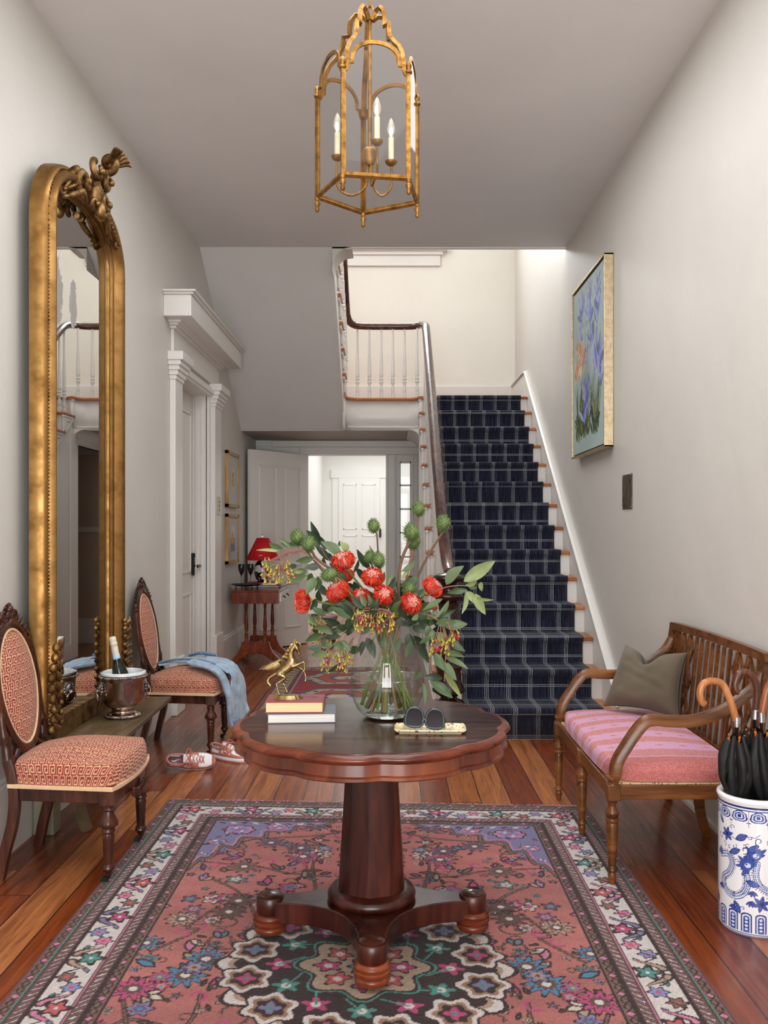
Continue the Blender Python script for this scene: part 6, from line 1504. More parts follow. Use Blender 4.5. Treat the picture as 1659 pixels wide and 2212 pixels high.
for u, v in ((0.72, 0.118), (0.22, 0.118), (0.87, 0.12), (0.42, 0.12)): bflower(u*CIR, v, 1.1); bleaf(u*CIR+0.03, v-0.005, 0.04, 0.02, -0.9); tend(u*CIR-0.03, v, 0.01, 0, 1); tend(u*CIR+0.02, v+0.025, 0.009, 2, -1)
for u, v, a in ((0.575, 0.272, 0.5), (0.655, 0.19, -0.25), (0.60, 0.115, -1.1), (0.66, 0.29, 0.6), (0.93, 0.28, 1), (0.02, 0.2, 2.2), (0.40, 0.25, 1.2)): bleaf(u*CIR, v, 0.045, 0.020, a); tend(u*CIR, v+0.02, 0.008, 1, 1); tend(u*CIR+0.03, v-0.02, 0.008, 3, -1)
nu, nv = R.w-1, R.h; m = MB()
def rr_(z): return UR*(1+0.012*max(0, 1-z/0.02)*-1+0.0)
vs = []
for j in range(nv):
    z = UH*j/(nv-1)-0.0; rr = UR-(0.006*(1-min(1, z/0.015)))+0.004*max(0, (z-0.44)/0.015)
    for i in range(nu): a = 2*PI*i/nu; vs.append((rr*math.cos(a), rr*math.sin(a), z))
m.add(vs, [(j*nu+i, j*nu+(i+1) % nu, (j+1)*nu+(i+1) % nu, (j+1)*nu+i) for j in range(nv-1) for i in range(nu)])
body = obj('body', m, 'glazed_print', us, smooth=80, recalc=False); setcol(body, R.a[:, :nu].reshape(-1, 3))
obj('rim', MB().lathe([(UR+0.003, UH-0.004), (UR+0.006, UH+0.004), (UR+0.003, UH+0.012), (UR-0.006, UH+0.014), (UR-0.016, UH+0.008), (UR-0.018, UH-0.004), (UR-0.016, UH-0.02), (UR-0.014, 0.03), (0, 0.03)], 64, cap=False), 'white_porcelain', us, smooth=70)
def umbrella(label, foot, grip_pts, wm, cr, group='umbrellas in the stand'):
    t = thing('umbrella', label, 'umbrella', foot, 0, group); F0 = Vector(foot)
    gp_ = [Vector(p)-F0 for p in grip_pts]
    col_ = gp_[0]; axis = (col_-Vector((0, 0, 0))).normalized(); L = col_.length
    obj('shaft', MB().tube([Vector((0, 0, 0)), col_], 0.005, 10), 'black_metal', t)
    obj('handle', MB().tube(crom(gp_, 8), [0.0125]*(len(gp_)*8-7-4)+[0.0125, 0.012, 0.010, 0.007], 14), wm, t, smooth=60)
    obj('ferrule', MB().tube([col_-axis*0.012, col_+axis*0.022], 0.0140, 16), 'chrome', t)
    q = axis.to_track_quat('Z', 'Y').to_matrix().to_4x4()
    def can(u, v):
        a = u*2*PI; z = lerp(0.05, L-0.050, v); w_ = max(0, min(1, (v-0.58)/0.20)); w_ = w_*w_*(3-2*w_); rr = 0.020+0.030*cr*w_; f = 0.5+0.5*math.cos(7*a+v*5); rr *= 0.80+0.30*f**0.6+0.12*math.sin(3*a+6*v)*w_
        if v > 0.88: rr *= 1-(v-0.88)*3.5
        return q @ Vector((rr*math.cos(a), rr*math.sin(a), z+0.012*math.sin(5*a)*v))
    m = MB(); m.grid(can, 96, 40, wrapu=True)
    for k in range(5):
        a0 = k*1.3
        m.grid(lambda u, v: q @ Vector(((0.018+0.040*cr*u*math.sin(PI*min(1, v*1.05))**0.8)*math.cos(a0+0.9*u+0.5*v), (0.018+0.040*cr*u*math.sin(PI*min(1, v*1.05))**0.8)*math.sin(a0+0.9*u+0.5*v), lerp(0.62*L+0.03, L-0.06-0.06*u, v))), 6, 14)
    obj('canopy', m, 'umbrella_black', t, smooth=50)
    m = MB()
    for k in range(8):
        a = 2*PI*k/8; rr = 0.022; p = q @ Vector((rr*math.cos(a), rr*math.sin(a), L-0.075)); p2 = q @ Vector((rr*1.25*math.cos(a), rr*1.25*math.sin(a), L-0.045-0.008*(k % 3))); m.tube([p, p2], [0.0026, 0.0034], 6); m.ball(p2, 0.0042, 6, 4)
    rt = obj('rib_tips', m, 'amber', t); return t
def gp3(pts, Y): return [P3(x, y, Y) for x, y in pts]
umbrella('black umbrella with pale wood crook handle, leftmost in the porcelain stand', (1.20, 3.07, 0.035), gp3([(1591, 1562), (1583, 1530), (1572, 1500), (1560, 1478), (1540, 1471), (1520, 1477), (1512, 1496), (1515, 1514), (1524, 1522)], 3.06), 'umbrella_wood', 1.0)
umbrella('black umbrella with dark brown crook handle beside the pale wood one', (1.27, 3.14, 0.035), gp3([(1631, 1546), (1634, 1515), (1635, 1490), (1629, 1467), (1612, 1452), (1596, 1457), (1588, 1475), (1589, 1490), (1596, 1497)], 3.16), 'umbrella_wood_dark', 1.0)
umbrella('black umbrella with reddish handle at the right edge of the frame', (1.31, 3.06, 0.035), gp3([(1644, 1552), (1650, 1520), (1657, 1490), (1668, 1470), (1686, 1466), (1697, 1480), (1697, 1500)], 3.05), 'umbrella_wood_red', 1.0)

# ================================================================== things on the table
b1 = book('book', 'white paged book with blue grey cover, at the bottom under the red one', 0.232, 0.155, 0.033, (PX(648, 2.97), 3.045, TBL), math.radians(4), 'book_navy', 'pages_white')
b2 = book('book', 'thick red hardback book under the brass winged horse', 0.198, 0.138, 0.038, (PX(634, 2.97), 3.042, TBL+0.0335), math.radians(1.5), 'book_red', 'pages_cream')
mk = MB(); r = random.Random(2)
for row in range(2):
    for k in range(7):
        x = 0.005+0.0105*k; y = 0.02-0.018*row
        mk.tube([(x, y, 0.0384), (x+r.uniform(0.002, 0.006), y+0.009, 0.0384), (x+r.uniform(0.003, 0.008), y+r.uniform(0, 0.006), 0.0384)], 0.0006, 4)
obj('cover_lettering', mk, 'book_navy', b2)
# winged horse figurine: body grown from tapered limbs, remeshed into one casting
YF = 3.03; fz = TBL+0.0335+0.038
fg = thing('horse_figurine', 'rearing brass winged horse figurine standing on the red book', 'figurine', (PX(621, YF), YF, fz+0.0005))
def G(x, y, dy=0.0):     # crop pixel -> local metres
    return Vector(((x-640)/9.217*YF/F, dy, (1288-y)/9.217*YF/F))
S_ = YF/F/9.217
m = MB()
def limb(pts, rs): 
    P = crom([G(*p) for p in pts], 5); n = len(P); k = len(rs)-1
    R_ = [lerp(rs[min(int(i/(n-1)*k), k-1)], rs[min(int(i/(n-1)*k)+1, k)], (i/(n-1)*k) % 1 if i < n-1 else 1)*S_ for i in range(n)]
    m.tube(P, R_, 12)
    m.ball(P[0], R_[0], 10, 8); m.ball(P[-1], R_[-1], 10, 8)
limb([(490, 800), (560, 740), (640, 680), (710, 600), (740, 530)], [80, 92, 96, 100, 88])
limb([(735, 560), (710, 450), (715, 370), (745, 290), (790, 230)], [92, 72, 62, 54, 46])
limb([(790, 225), (830, 290), (860, 360), (875, 420)], [52, 52, 34, 24]); m.ball(G(820, 270), 46*S_, 10, 8)
limb([(790, 190, 0.004), (780, 120, 0.004)], [18, 6]); limb([(790, 190, -0.004), (790, 125, -0.005)], [18, 6])
limb([(760, 640, -0.008), (880, 590, -0.010), (970, 545, -0.010)], [48, 30, 22]); limb([(970, 548, -0.010), (985, 620, -0.010), (985, 700, -0.010), (960, 745, -0.010)], [22, 18, 17, 20])
limb([(800, 650, 0.008), (890, 690, 0.010), (955, 740, 0.010)], [44, 26, 20]); limb([(955, 740, 0.010), (985, 810, 0.010), (1000, 880, 0.010), (990, 950, 0.010)], [22, 16, 16, 26])
limb([(500, 800, -0.008), (590, 860, -0.010), (520, 930, -0.010), (430, 990, -0.010)], [72, 42, 30, 20]); limb([(430, 990, -0.010), (450, 1080, -0.010), (465, 1150, -0.010), (485, 1195, -0.010)], [22, 17, 20, 28])
limb([(510, 820, 0.010), (560, 900, 0.010), (540, 980, 0.010)], [60, 36, 22]); limb([(540, 980, 0.010), (590, 1070, 0.010), (610, 1120, 0.010), (625, 1165, 0.010)], [22, 16, 18, 26])
limb([(440, 770), (350, 830), (270, 890), (250, 960), (300, 1030), (300, 1085)], [24, 24, 28, 30, 32, 18])
r = random.Random(5)
for k in range(11):
    t = k/10; x = lerp(800, 590, t)+10*math.sin(k*2); y = lerp(150, 470, t); 
    limb([(x+30, y+20, 0.0), (x-15, y-10, 0.003*math.sin(k*3)), (x-50, y+15, 0.004*math.sin(k*2)), (x-62, y+45, 0.004*math.cos(k))], [26, 22, 16, 7])
limb([(800, 150), (860, 170), (900, 230), (905, 280)], [20, 18, 14, 6])
body = obj('horse_body', m, 'brass', fg, smooth=80); rm = body.modifiers.new('remesh', 'REMESH'); rm.mode = 'VOXEL'; rm.voxel_size = 0.0010; sm_ = body.modifiers.new('smooth', 'SMOOTH'); sm_.factor = 0.5; sm_.iterations = 3
rm.use_smooth_shade = True
for s in (-1, 1):
    m = MB(); dy = s*0.012
    for k in range(7):     # overlapping flight feathers
        t = k/6; tip = G(lerp(100, 400, t**0.8), lerp(685, 690, t)+8*t); root = G(lerp(470, 520, t), lerp(560, 640, t)); root.y = dy; tip.y = dy+s*0.018
        d = tip-root; m.tube([root, root+d*0.5+Vector((0, 0, 0.0015)), tip], [0.0026, 0.0022, 0.0008], 6, up=(0, 1, 0), flat=0.5)
    a, b_, c, d = G(100, 685), G(440, 545), G(520, 530), G(545, 640); a.y = dy+s*0.018; b_.y = dy+s*0.006; c.y = dy; d.y = dy*0.4
    m.tube(crom([a, b_, c, d], 6), [0.0010]*4+[0.0028]*8+[0.0034]*7, 8)
    obj('wing', m, 'brass', fg, smooth=60)
m = MB(); n = 40
vs = []; 
for (s, z, j) in ((1.0, 0.0, 0.03), (0.92, 0.0035, 0.02), (0.82, 0.0105, 0.05), (0.78, 0.012, 0.02)):
    for k in range(n): a = 2*PI*k/n; q = s*(1+j*math.cos(k*PI)); vs.append((0.052*q*math.cos(a)+0.001, 0.026*q*math.sin(a), z))
m.add(vs, [(j*n+k, j*n+(k+1) % n, (j+1)*n+(k+1) % n, (j+1)*n+k) for j in range(3) for k in range(n)]+[tuple(range(n))[::-1], tuple(3*n+k for k in range(n))])
obj('base', m, 'brass', fg, smooth=30)

# sunglasses resting on a printed tray
TYc = 2.862; tx = PX(929, TYc)
ty = thing('trinket_tray', 'small cream tray with red floral print under the sunglasses', 'tray', (tx, TYc, TBL), math.radians(-1.5))
W, H = 0.228, 0.110; R = Ras(150, 70, -W/2, -H/2, W/2, H/2, (232, 216, 176)); r = random.Random(6)
for k in range(110):
    x, y = r.uniform(-W/2, W/2), r.uniform(-H/2, H/2); R.leaf(x, y, r.uniform(0.008, 0.016), r.uniform(0.004, 0.007), r.uniform(0, 6.28), r.choice([(186, 60, 44), (206, 96, 60), (70, 88, 60), (214, 160, 96), (96, 110, 80)]))
nu, nv = R.w, R.h; m = MB(); vs = []
for j in range(nv):
    for i in range(nu):
        a, b_ = 2*i/(nu-1)-1, 2*j/(nv-1)-1; d = ((abs(a)**1.0)**10+(abs(b_))**5)**0.5; e = max(abs(a)**14, abs(b_)**6)
        cx = a*W/2*math.sqrt(1-0.12*b_**6*abs(a)**6); cy = b_*H/2*math.sqrt(1-0.3*a**8*b_**6); vs.append((cx, cy, 0.004+0.009*e))
m.add(vs, [(j*nu+i, j*nu+i+1, (j+1)*nu+i+1, (j+1)*nu+i) for j in range(nv-1) for i in range(nu-1)]); o = obj('dish', m, 'tray_print', ty, recalc=False); setcol(o, R.a.reshape(-1, 3))
s_ = o.modifiers.new('s', 'SOLIDIFY'); s_.thickness = 0.0035; s_.offset = -1
obj('foot_rim', MB().box((-W/2+0.014, -H/2+0.010, 0.0), (W/2-0.014, H/2-0.010, 0.003)), 'cream', ty, bevel=0.001)
sg = thing('sunglasses', 'dark green framed sunglasses lying folded open on the floral tray', 'sunglasses', (tx-0.020, TYc-0.005, TBL+0.010), math.radians(-4))
sg.rotation_euler = (math.radians(-14), math.radians(4), math.radians(-3))
def lens_out(cx, s, n=40, e=0.0):
    pts = []
    shape = [(0.0275, 0.016), (0.025, 0.036), (0.014, 0.0475), (-0.002, 0.0500), (-0.018, 0.046), (-0.0255, 0.034), (-0.0275, 0.018), (-0.025, 0.006), (-0.016, 0.0015), (0.0, 0.0), (0.017, 0.002), (0.0255, 0.008)]
    c = Vector((0, 0, 0.031)); P = [Vector((x*s*1.06, 0, z*1.25)) for x, z in shape]; P = [c+(p-c)*(1+e) for p in P]
    return [p+Vector((cx, 0, 0)) for p in crom(P, 4, closed=True)]
m = MB()
for cx, s in ((-0.033, 1), (0.033, -1)):
    P = lens_out(cx, s, e=-0.02); m.tube(P, 0.0042, 8, closed=True, up=(0, 1, 0))
m.tube(crom([(-0.007, 0, 0.022), (0, -0.001, 0.027), (0.007, 0, 0.022)], 4), 0.0040, 8); 
for s in (-1, 1): m.tube([(s*0.056, 0, 0.012), (s*0.064, 0.003, 0.010)], [0.005, 0.0045], 8)
obj('frame', m, 'glasses_frame', sg, smooth=60)
for cx, s in ((-0.033, 1), (0.033, -1)):
    P = lens_out(cx, s, e=-0.06); obj('lens', MB().add([p+Vector((0, -0.001, 0)) for p in P]+[p+Vector((0, 0.0015, 0)) for p in P], [tuple(range(len(P))), tuple(range(len(P), 2*len(P)))[::-1]]+[(i, (i+1) % len(P), (i+1) % len(P)+len(P), i+len(P)) for i in range(len(P))]), 'lens_dark', sg, smooth=30)
for s in (-1, 1): obj('temple', MB().tube(crom([(s*0.064, 0.004, 0.011), (s*0.066, 0.05, 0.022), (s*0.068, 0.095, 0.032), (s*0.072, 0.12, 0.026)], 5), [0.0034]*16, 8, up=(0, 0, 1), flat=1.3), 'glasses_frame', sg)
# ================================================================== vase, water and the arrangement
VX, VY = PX(836, 3.08), 3.08
va = thing('glass_vase', 'clear rounded glass vase of flowers in the middle of the round table', 'vase', (VX, VY, TBL))
vp = [(0.052, 0.0), (0.075, 0.004), (0.100, 0.024), (0.118, 0.058), (0.127, 0.100), (0.1275, 0.135), (0.123, 0.175), (0.112, 0.225), (0.098, 0.270), (0.086, 0.305), (0.079, 0.330)]
vc = [(v.x, v.z) for v in crom([(r_, 0, z) for r_, z in vp], 4)]
obj('glass_body', MB().lathe([(0.0, 0.0006)]+vc, 72, cap=False), 'vase_glass', va, smooth=80, recalc=False)
obj('thick_base', MB().lathe([(0.0, 0.001), (0.050, 0.001), (0.073, 0.005), (0.085, 0.013), (0.05, 0.016), (0.0, 0.017)], 48), 'glass_clear', va, smooth=60)
obj('rim', MB().tube([(0.079*math.cos(2*PI*k/48), 0.079*math.sin(2*PI*k/48), 0.330) for k in range(48)], 0.0018, 8, closed=True), 'glass_clear', va)
WL = 0.140
wprof = [(max(0, r_-0.0025), z) for r_, z in vc if 0.02 < z < WL]
wt = obj('water', MB().lathe([(0.0, 0.018), (0.060, 0.018)]+wprof+[(0.1245, WL), (0.0, WL)], 72), 'water', va, smooth=30)
tag(wt, 'clear water half filling the vase', None)
obj('waterline', MB().tube([(0.1235*math.cos(2*PI*k/64), 0.1235*math.sin(2*PI*k/64), WL) for k in range(64)], 0.0012, 6, closed=True), 'glass_clear', wt)
NK_ = Vector((VX, VY, TBL+0.315))     # the neck all stems pass through
rf = random.Random(17)
def C1(x, y, Y): return P3(540+x/2.8603, 1070+y/2.8603, Y)
def stem_path(head, dirn, a, nr=0.05, foot=True):
    n = NK_+Vector((nr*math.cos(a)*rf.uniform(0.4, 1), nr*math.sin(a)*rf.uniform(0.4, 1), rf.uniform(-0.01, 0.02)))
    b_ = Vector((VX-0.085*math.cos(a)*rf.uniform(0.5, 1), VY-0.085*math.sin(a)*rf.uniform(0.5, 1), TBL+0.022+rf.uniform(0, 0.02)))
    mid = head.lerp(n, 0.5)+Vector(dirn)*-0.25*(head-n).length*0.35
    return [b_, n, mid, head]
ST_MAT = {}
def stem_mesh(name, pts, r0, r1, mat, par, sub=6):
    c = crom(pts, sub); n = len(c)
    return obj(name, MB().tube([p-par.location for p in c], [lerp(r0, r1, i/(n-1)) for i in range(n)], 8), mat, par)
mm = Mat('protea_red', s2l((214, 58, 38)), 0.5); g_ = mm.noise(mm.mapping(), 60, 2); mm.col(mm.ramp(g_.outputs[0], [(0.35, s2l((178, 22, 18))), (0.65, s2l((216, 70, 34)))])); M['protea_red'] = mm.m
plain('protea_pale', (206, 140, 128), 0.6); plain('protea_yellow', (206, 168, 70), 0.55)
def protea(px, py, Y, dirn, R_, label, seed):
    r = random.Random(seed); head = P3(px, py, Y); d = Vector(dirn).normalized(); base = head-d*R_*0.75
    t = thing('pincushion_protea', label, 'flower', base, 0, 'red pincushion protea blooms')
    q = d.to_track_quat('Z', 'Y').to_matrix().to_4x4()
    a = r.uniform(0, 6.28); sp_ = stem_path(base, d, a)
    stem_mesh('stem', sp_, 0.0045, 0.0035, 'stem_green', t)
    m = MB(); m.lathe([(0.004, -0.004), (R_*0.26, R_*0.12), (R_*0.50, R_*0.42), (R_*0.62, R_*0.80), (R_*0.50, R_*1.12), (R_*0.2, R_*1.28), (0, R_*1.32)], 20, q); obj('flower_core', m, 'protea_pale', t, smooth=60)
    m = MB(); my_ = MB()
    for k in range(150):
        f = r.uniform(0, 6.28); s_ = math.sqrt(r.uniform(0.10, 1.0)); c, n = math.cos(f), math.sin(f); tw = r.uniform(-0.25, 0.25); c2, n2 = math.cos(f+tw), math.sin(f+tw)
        p0 = Vector((c*R_*0.14, n*R_*0.14, R_*0.05)); p1 = Vector((c*R_*(0.35+0.55*s_), n*R_*(0.35+0.55*s_), R_*(0.50-0.15*s_+0.2*(1-s_)))); p2 = Vector((c2*R_*(0.38+0.66*s_), n2*R_*(0.38+0.66*s_), R_*(1.0-0.05*s_))); e = r.uniform(0.5, 1.12)
        p3 = Vector((c2*R_*(0.12+0.74*s_*e), n2*R_*(0.12+0.74*s_*e), R_*(1.34+0.12*(1-s_)-0.14*s_+r.uniform(-0.08, 0.10)))); 
        P = crom([q @ p for p in (p0, p1, p2, p3)], 3); n_ = len(P); m.tube(P, [0.0011]*n_, 4, cap=False); m.ball(P[-1], 0.0019, 5, 3)
    obj('styles', m, 'protea_red', t, smooth=60)
    m = MB()
    for k in range(46):
        f = r.uniform(0, 6.28); s_ = math.sqrt(r.uniform(0, 0.5)); c, n = math.cos(f), math.sin(f); p = Vector((c*R_*0.55*s_, n*R_*0.55*s_, R_*1.20)); 
        P = [q @ p, q @ (p+Vector((r.uniform(-.2, .2)*R_, r.uniform(-.2, .2)*R_, R_*0.14))), q @ (p+Vector((r.uniform(-.3, .3)*R_, r.uniform(-.3, .3)*R_, R_*0.20)))]; m.tube(P, 0.0014, 4)
    obj('pollen_presenters', m, 'protea_pale', t, smooth=60)
    m = MB()
    for k in range(10): f = 2*PI*k/10; m.add([q @ Vector((0.006*math.cos(f-0.4), 0.006*math.sin(f-0.4), -0.004)), q @ Vector((0.006*math.cos(f+0.4), 0.006*math.sin(f+0.4), -0.004)), q @ Vector((R_*0.52*math.cos(f), R_*0.52*math.sin(f), R_*0.42))], [(0, 1, 2)])
    obj('bracts', m, 'protea_yellow', t, recalc=False)
for i, (px, py, Y, d, R_, lab) in enumerate((
    (742, 1212, 3.02, (-0.25, -0.55, 0.8), 0.040, 'topmost red pincushion bloom, above the others left of centre'),
    (745, 1243, 3.10, (-0.1, -0.2, 1.0), 0.034, 'red pincushion bloom half hidden just below the topmost one'),
    (805, 1247, 2.99, (0.05, -0.7, 0.7), 0.038, 'red pincushion bloom near the centre, under the spiky green pods'),
    (730, 1278, 2.97, (-0.45, -0.35, 0.75), 0.042, 'red pincushion bloom below the topmost pair, tilted left'),
    (653, 1299, 2.98, (-1.0, -0.25, -0.1), 0.040, 'leftmost red pincushion bloom, pointing sideways away from the vase'),
    (779, 1291, 3.00, (-0.1, -0.7, 0.6), 0.035, 'red pincushion bloom low in the centre behind two dark leaves'),
    (829, 1286, 2.95, (0.1, -0.85, 0.45), 0.037, 'red pincushion bloom in front, right above the vase neck'),
    (887, 1303, 2.96, (0.3, -0.75, 0.45), 0.037, 'red pincushion bloom right of the vase neck beside a dark stem'),
    (934, 1269, 3.00, (0.65, -0.2, 0.65), 0.037, 'rightmost red pincushion bloom, leaning toward the newel post'))):
    protea(px, py, Y, d, R_, lab, 100+i)
pm = Mat('pod_green', s2l((104, 134, 66)), 0.55); g_ = pm.noise(pm.mapping(), 40, 3); pm.col(pm.ramp(g_.outputs[0], [(0.35, s2l((60, 82, 40))), (0.65, s2l((104, 124, 68)))])); M['pod_green'] = pm.m
def pod(px, py, Y, via, R_, label, seed, mat='stem_brown', sr=0.0035, tilt=(0, 0, 1)):
    r = random.Random(seed); c = P3(px, py, Y); t = thing('thorn_apple_stem', label, 'seed pod', c, 0, 'spiky green seed pods')
    q = Vector(tilt).normalized().to_track_quat('Z', 'Y').to_matrix().to_4x4()
    m = MB(); vs = []
    m.ball((0, 0, 0), (R_, R_, R_*1.28), 20, 14, q); pd = obj('pod', m, 'pod_green', t, smooth=70)
    m = MB()
    for k in range(95):
        z = -1+2*(k+0.5)/95; f = k*2.39996; s_ = math.sqrt(1-z*z); n = Vector((s_*math.cos(f), s_*math.sin(f), z)); p = Vector((n.x*R_, n.y*R_, n.z*R_*1.28)); j = Vector((r.uniform(-.3, .3), r.uniform(-.3, .3), r.uniform(-.3, .3)))
        m.tube([q @ p, q @ (p+(n+j)*R_*0.36)], [0.0018, 0.0003], 4)
    obj('spines', m, 'pod_green', pd)
    if via:
        foot = c-(q @ Vector((0, 0, 1)))*R_*1.2
        pts = [foot]+[P3(x, y, Y+0.01*k) for k, (x, y) in enumerate(via)]
        a = r.uniform(0, 6.28); nk = NK_+Vector((0.04*math.cos(a), 0.04*math.sin(a), 0)); b_ = Vector((VX-0.07*math.cos(a), VY-0.07*math.sin(a), TBL+0.025))
        stem_mesh('stem', [b_, nk]+pts[::-1], sr*1.35, sr*0.9, mat, t)
for i, (px, py, Y, via, R_, lab, mt, sr) in enumerate((
    (904, 1099, 3.10, [(905, 1125), (896, 1180), (880, 1240), (868, 1290)], 0.0205, 'highest spiky green seed pod on a forked stem before the sidelight', 'stem_pink', 0.0035),
    (957, 1130, 3.08, [(957, 1148), (925, 1200), (905, 1240), (880, 1300)], 0.022, 'spiky green seed pod on long brown stem in front of the handrail', 'stem_brown', 0.004),
    (889, 1150, 3.04, [(884, 1172), (866, 1215), (861, 1265), (858, 1320)], 0.0245, 'larger upper one of two stacked spiky green pods on a thick stem', 'stem_brown', 0.0055),
    (893, 1170, 3.08, [(891, 1195), (880, 1235), (870, 1290)], 0.022, 'lower one of two stacked spiky green pods, right of the thick stem', 'stem_pink', 0.004),
    (807, 1136, 3.10, [(814, 1155), (817, 1200), (822, 1260)], 0.019, 'small spiky green seed pod standing alone before the white far door', 'stem_brown', 0.003),
    (799, 1203, 3.12, [(805, 1225), (815, 1270)], 0.017, 'small spiky green pod partly behind another, above the central bloom', 'stem_brown', 0.003),
    (817, 1210, 3.06, [(822, 1230), (828, 1280)], 0.021, 'spiky green pod just above the central red bloom', 'stem_green', 0.003),
    (642, 1161, 3.02, [(655, 1180), (690, 1225), (740, 1275), (800, 1330)], 0.0215, 'leftmost spiky green pod next to the red lamp shade', 'stem_brown', 0.0035),
    (666, 1175, 2.99, [(675, 1193), (685, 1208), (730, 1243), (790, 1310)], 0.0215, 'second spiky green pod from the left on a thick brown branch', 'stem_brown', 0.0048),
    (711, 1242, 2.96, [(730, 1250), (770, 1300)], 0.021, 'spiky green pod lying sideways between the left red blooms', 'stem_green', 0.003),
    (884, 1273, 3.03, [(880, 1290), (868, 1330)], 0.020, 'spiky green pod low on the right above a red bloom', 'stem_green', 0.003))):
    pod(px, py, Y, via, R_, lab, 200+i, mt, sr, (0.8, 0, 0.3) if i == 9 else (rf.uniform(-.3, .3), rf.uniform(-.2, .2), 1))

# ---- leaves
def leaf_mb(base, tip, wid, seed=0, curl_=0.12, face=None):
    r = random.Random(seed); d = tip-base; L = d.length; t = d.normalized()
    v = Vector((0, -1, 0)) if face is None else Vector(face)
    v = (v+Vector((r.uniform(-.55, .55), 0, r.uniform(-.45, .65)))).normalized(); n = (v-t*v.dot(t)).normalized(); s = t.cross(n)
    m = MB(); N = 12; vs = []; c0 = r.uniform(-1, 1)*curl_; bend = r.uniform(-1, 1)*0.10
    for i in range(N+1):
        u = i/N; w = wid*0.5*(math.sin(PI*u**0.85)**0.85 if 0 < u < 1 else 0)+0.0003; w *= 1-0.15*u
        c = base+d*u+n*(c0*L*math.sin(PI*u)-0.06*L*u*u)+s*bend*L*math.sin(PI*u); f = 0.22*w
        vs += [c-s*w+n*f, c-s*w*0.5+n*f*0.35, c, c+s*w*0.5+n*f*0.35, c+s*w+n*f]
    m.add(vs, [(i*5+j, i*5+j+1, (i+1)*5+j+1, (i+1)*5+j) for i in range(N) for j in range(4)]); return m
def branch(label, stem, leaves, Y0, Y1, mat='stem_pink', sr=0.0022, seed=0, name='eucalyptus_branch'):
    """stem: crop points from the vase outwards; leaves: (base, tip, width, material) in crop pixels"""
    r = random.Random(seed); n = len(stem); P = [C1(x, y, lerp(Y0, Y1, k/(n-1))) for k, (x, y) in enumerate(stem)]
    t = thing(name, label, 'foliage', P[0], 0, 'eucalyptus branches in the vase')
    o = P[0]; a = r.uniform(0, 6.28); nk = NK_+Vector((0.05*math.cos(a), 0.05*math.sin(a), 0)); b_ = Vector((VX-0.08*math.cos(a), VY-0.08*math.sin(a), TBL+0.03))
    stem_mesh('stem', [b_, nk]+P, sr*1.6, sr*0.6, mat, t)
    def depth(x, y):
        best = min(range(n), key=lambda k: (stem[k][0]-x)**2+(stem[k][1]-y)**2); return lerp(Y0, Y1, best/(n-1))
    for k, (b0, t0, w, mt) in enumerate(leaves):
        Yb = depth(*b0)+r.uniform(-0.012, 0.012); B = C1(b0[0], b0[1], Yb); T_ = C1(t0[0], t0[1], Yb+r.uniform(-0.035, 0.02))
        mb = leaf_mb(B-o, T_-o, w/2.8603*3.0/F*1.12, seed*50+k); obj('leaf', mb, mt, t, smooth=80, recalc=False)
    return t
D_, G_, P_, M_ = 'leaf_dark', 'leaf_grey', 'leaf_pale', 'leaf_mid'
branch('eucalyptus spray reaching far left across the red lamp shade', [(800, 830), (690, 700), (560, 560), (420, 420), (330, 345), (270, 320), (160, 350)],
    [((205, 338), (115, 295), 42, M_), ((250, 322), (172, 268), 24, G_), ((300, 315), (190, 298), 36, M_), ((190, 350), (40, 335), 20, P_), ((395, 385), (280, 412), 44, G_), ((140, 440), (65, 412), 38, G_), ((430, 440), (340, 445), 44, D_), ((350, 452), (205, 545), 72, G_), ((360, 500), (245, 548), 40, P_), ((402, 508), (345, 612), 64, G_), ((380, 480), (372, 560), 42, M_), ((290, 435), (215, 440), 30, D_), ((420, 500), (405, 590), 44, M_), ((330, 470), (250, 470), 24, P_)], 3.05, 2.93, 'stem_pink', 0.0024, 1)
branch('eucalyptus spray with dark upright leaves, highest on the left', [(800, 820), (740, 740), (640, 600), (560, 480), (480, 390), (440, 330)],
    [((430, 290), (372, 163), 46, D_), ((432, 320), (343, 215), 46, D_), ((472, 335), (400, 238), 36, D_), ((562, 372), (438, 283), 62, G_), ((492, 395), (402, 300), 48, D_), ((602, 352), (556, 288), 46, P_), ((551, 315), (556, 280), 24, D_), ((520, 400), (440, 360), 44, D_), ((560, 470), (490, 420), 40, D_), ((470, 440), (455, 380), 26, M_), ((600, 520), (520, 470), 40, M_), ((640, 560), (560, 560), 44, D_)], 3.10, 3.06, 'stem_pink', 0.0024, 2)
branch('eucalyptus twig with dark pointed leaves behind the central blooms', [(840, 800), (810, 640), (770, 500), (740, 400)],
    [((742, 455), (664, 330), 50, D_), ((762, 400), (738, 308), 22, P_), ((640, 480), (672, 400), 26, M_), ((700, 520), (655, 450), 40, D_), ((790, 560), (830, 470), 40, M_), ((830, 600), (900, 500), 44, D_), ((760, 560), (700, 500), 34, D_), ((850, 560), (880, 480), 26, P_), ((770, 600), (840, 560), 36, D_)], 3.12, 3.14, 'stem_pink', 0.002, 3)
branch('eucalyptus spray with curled leaves beside the thick pod stem', [(880, 800), (920, 680), (960, 560), (1000, 450)],
    [((1020, 405), (935, 470), 34, G_), ((1040, 505), (930, 560), 52, M_), ((960, 520), (1030, 520), 40, D_), ((930, 620), (1000, 590), 44, D_), ((900, 600), (870, 700), 40, M_), ((985, 440), (940, 520), 24, P_), ((960, 640), (900, 560), 36, D_)], 3.12, 3.10, 'stem_pink', 0.002, 4)
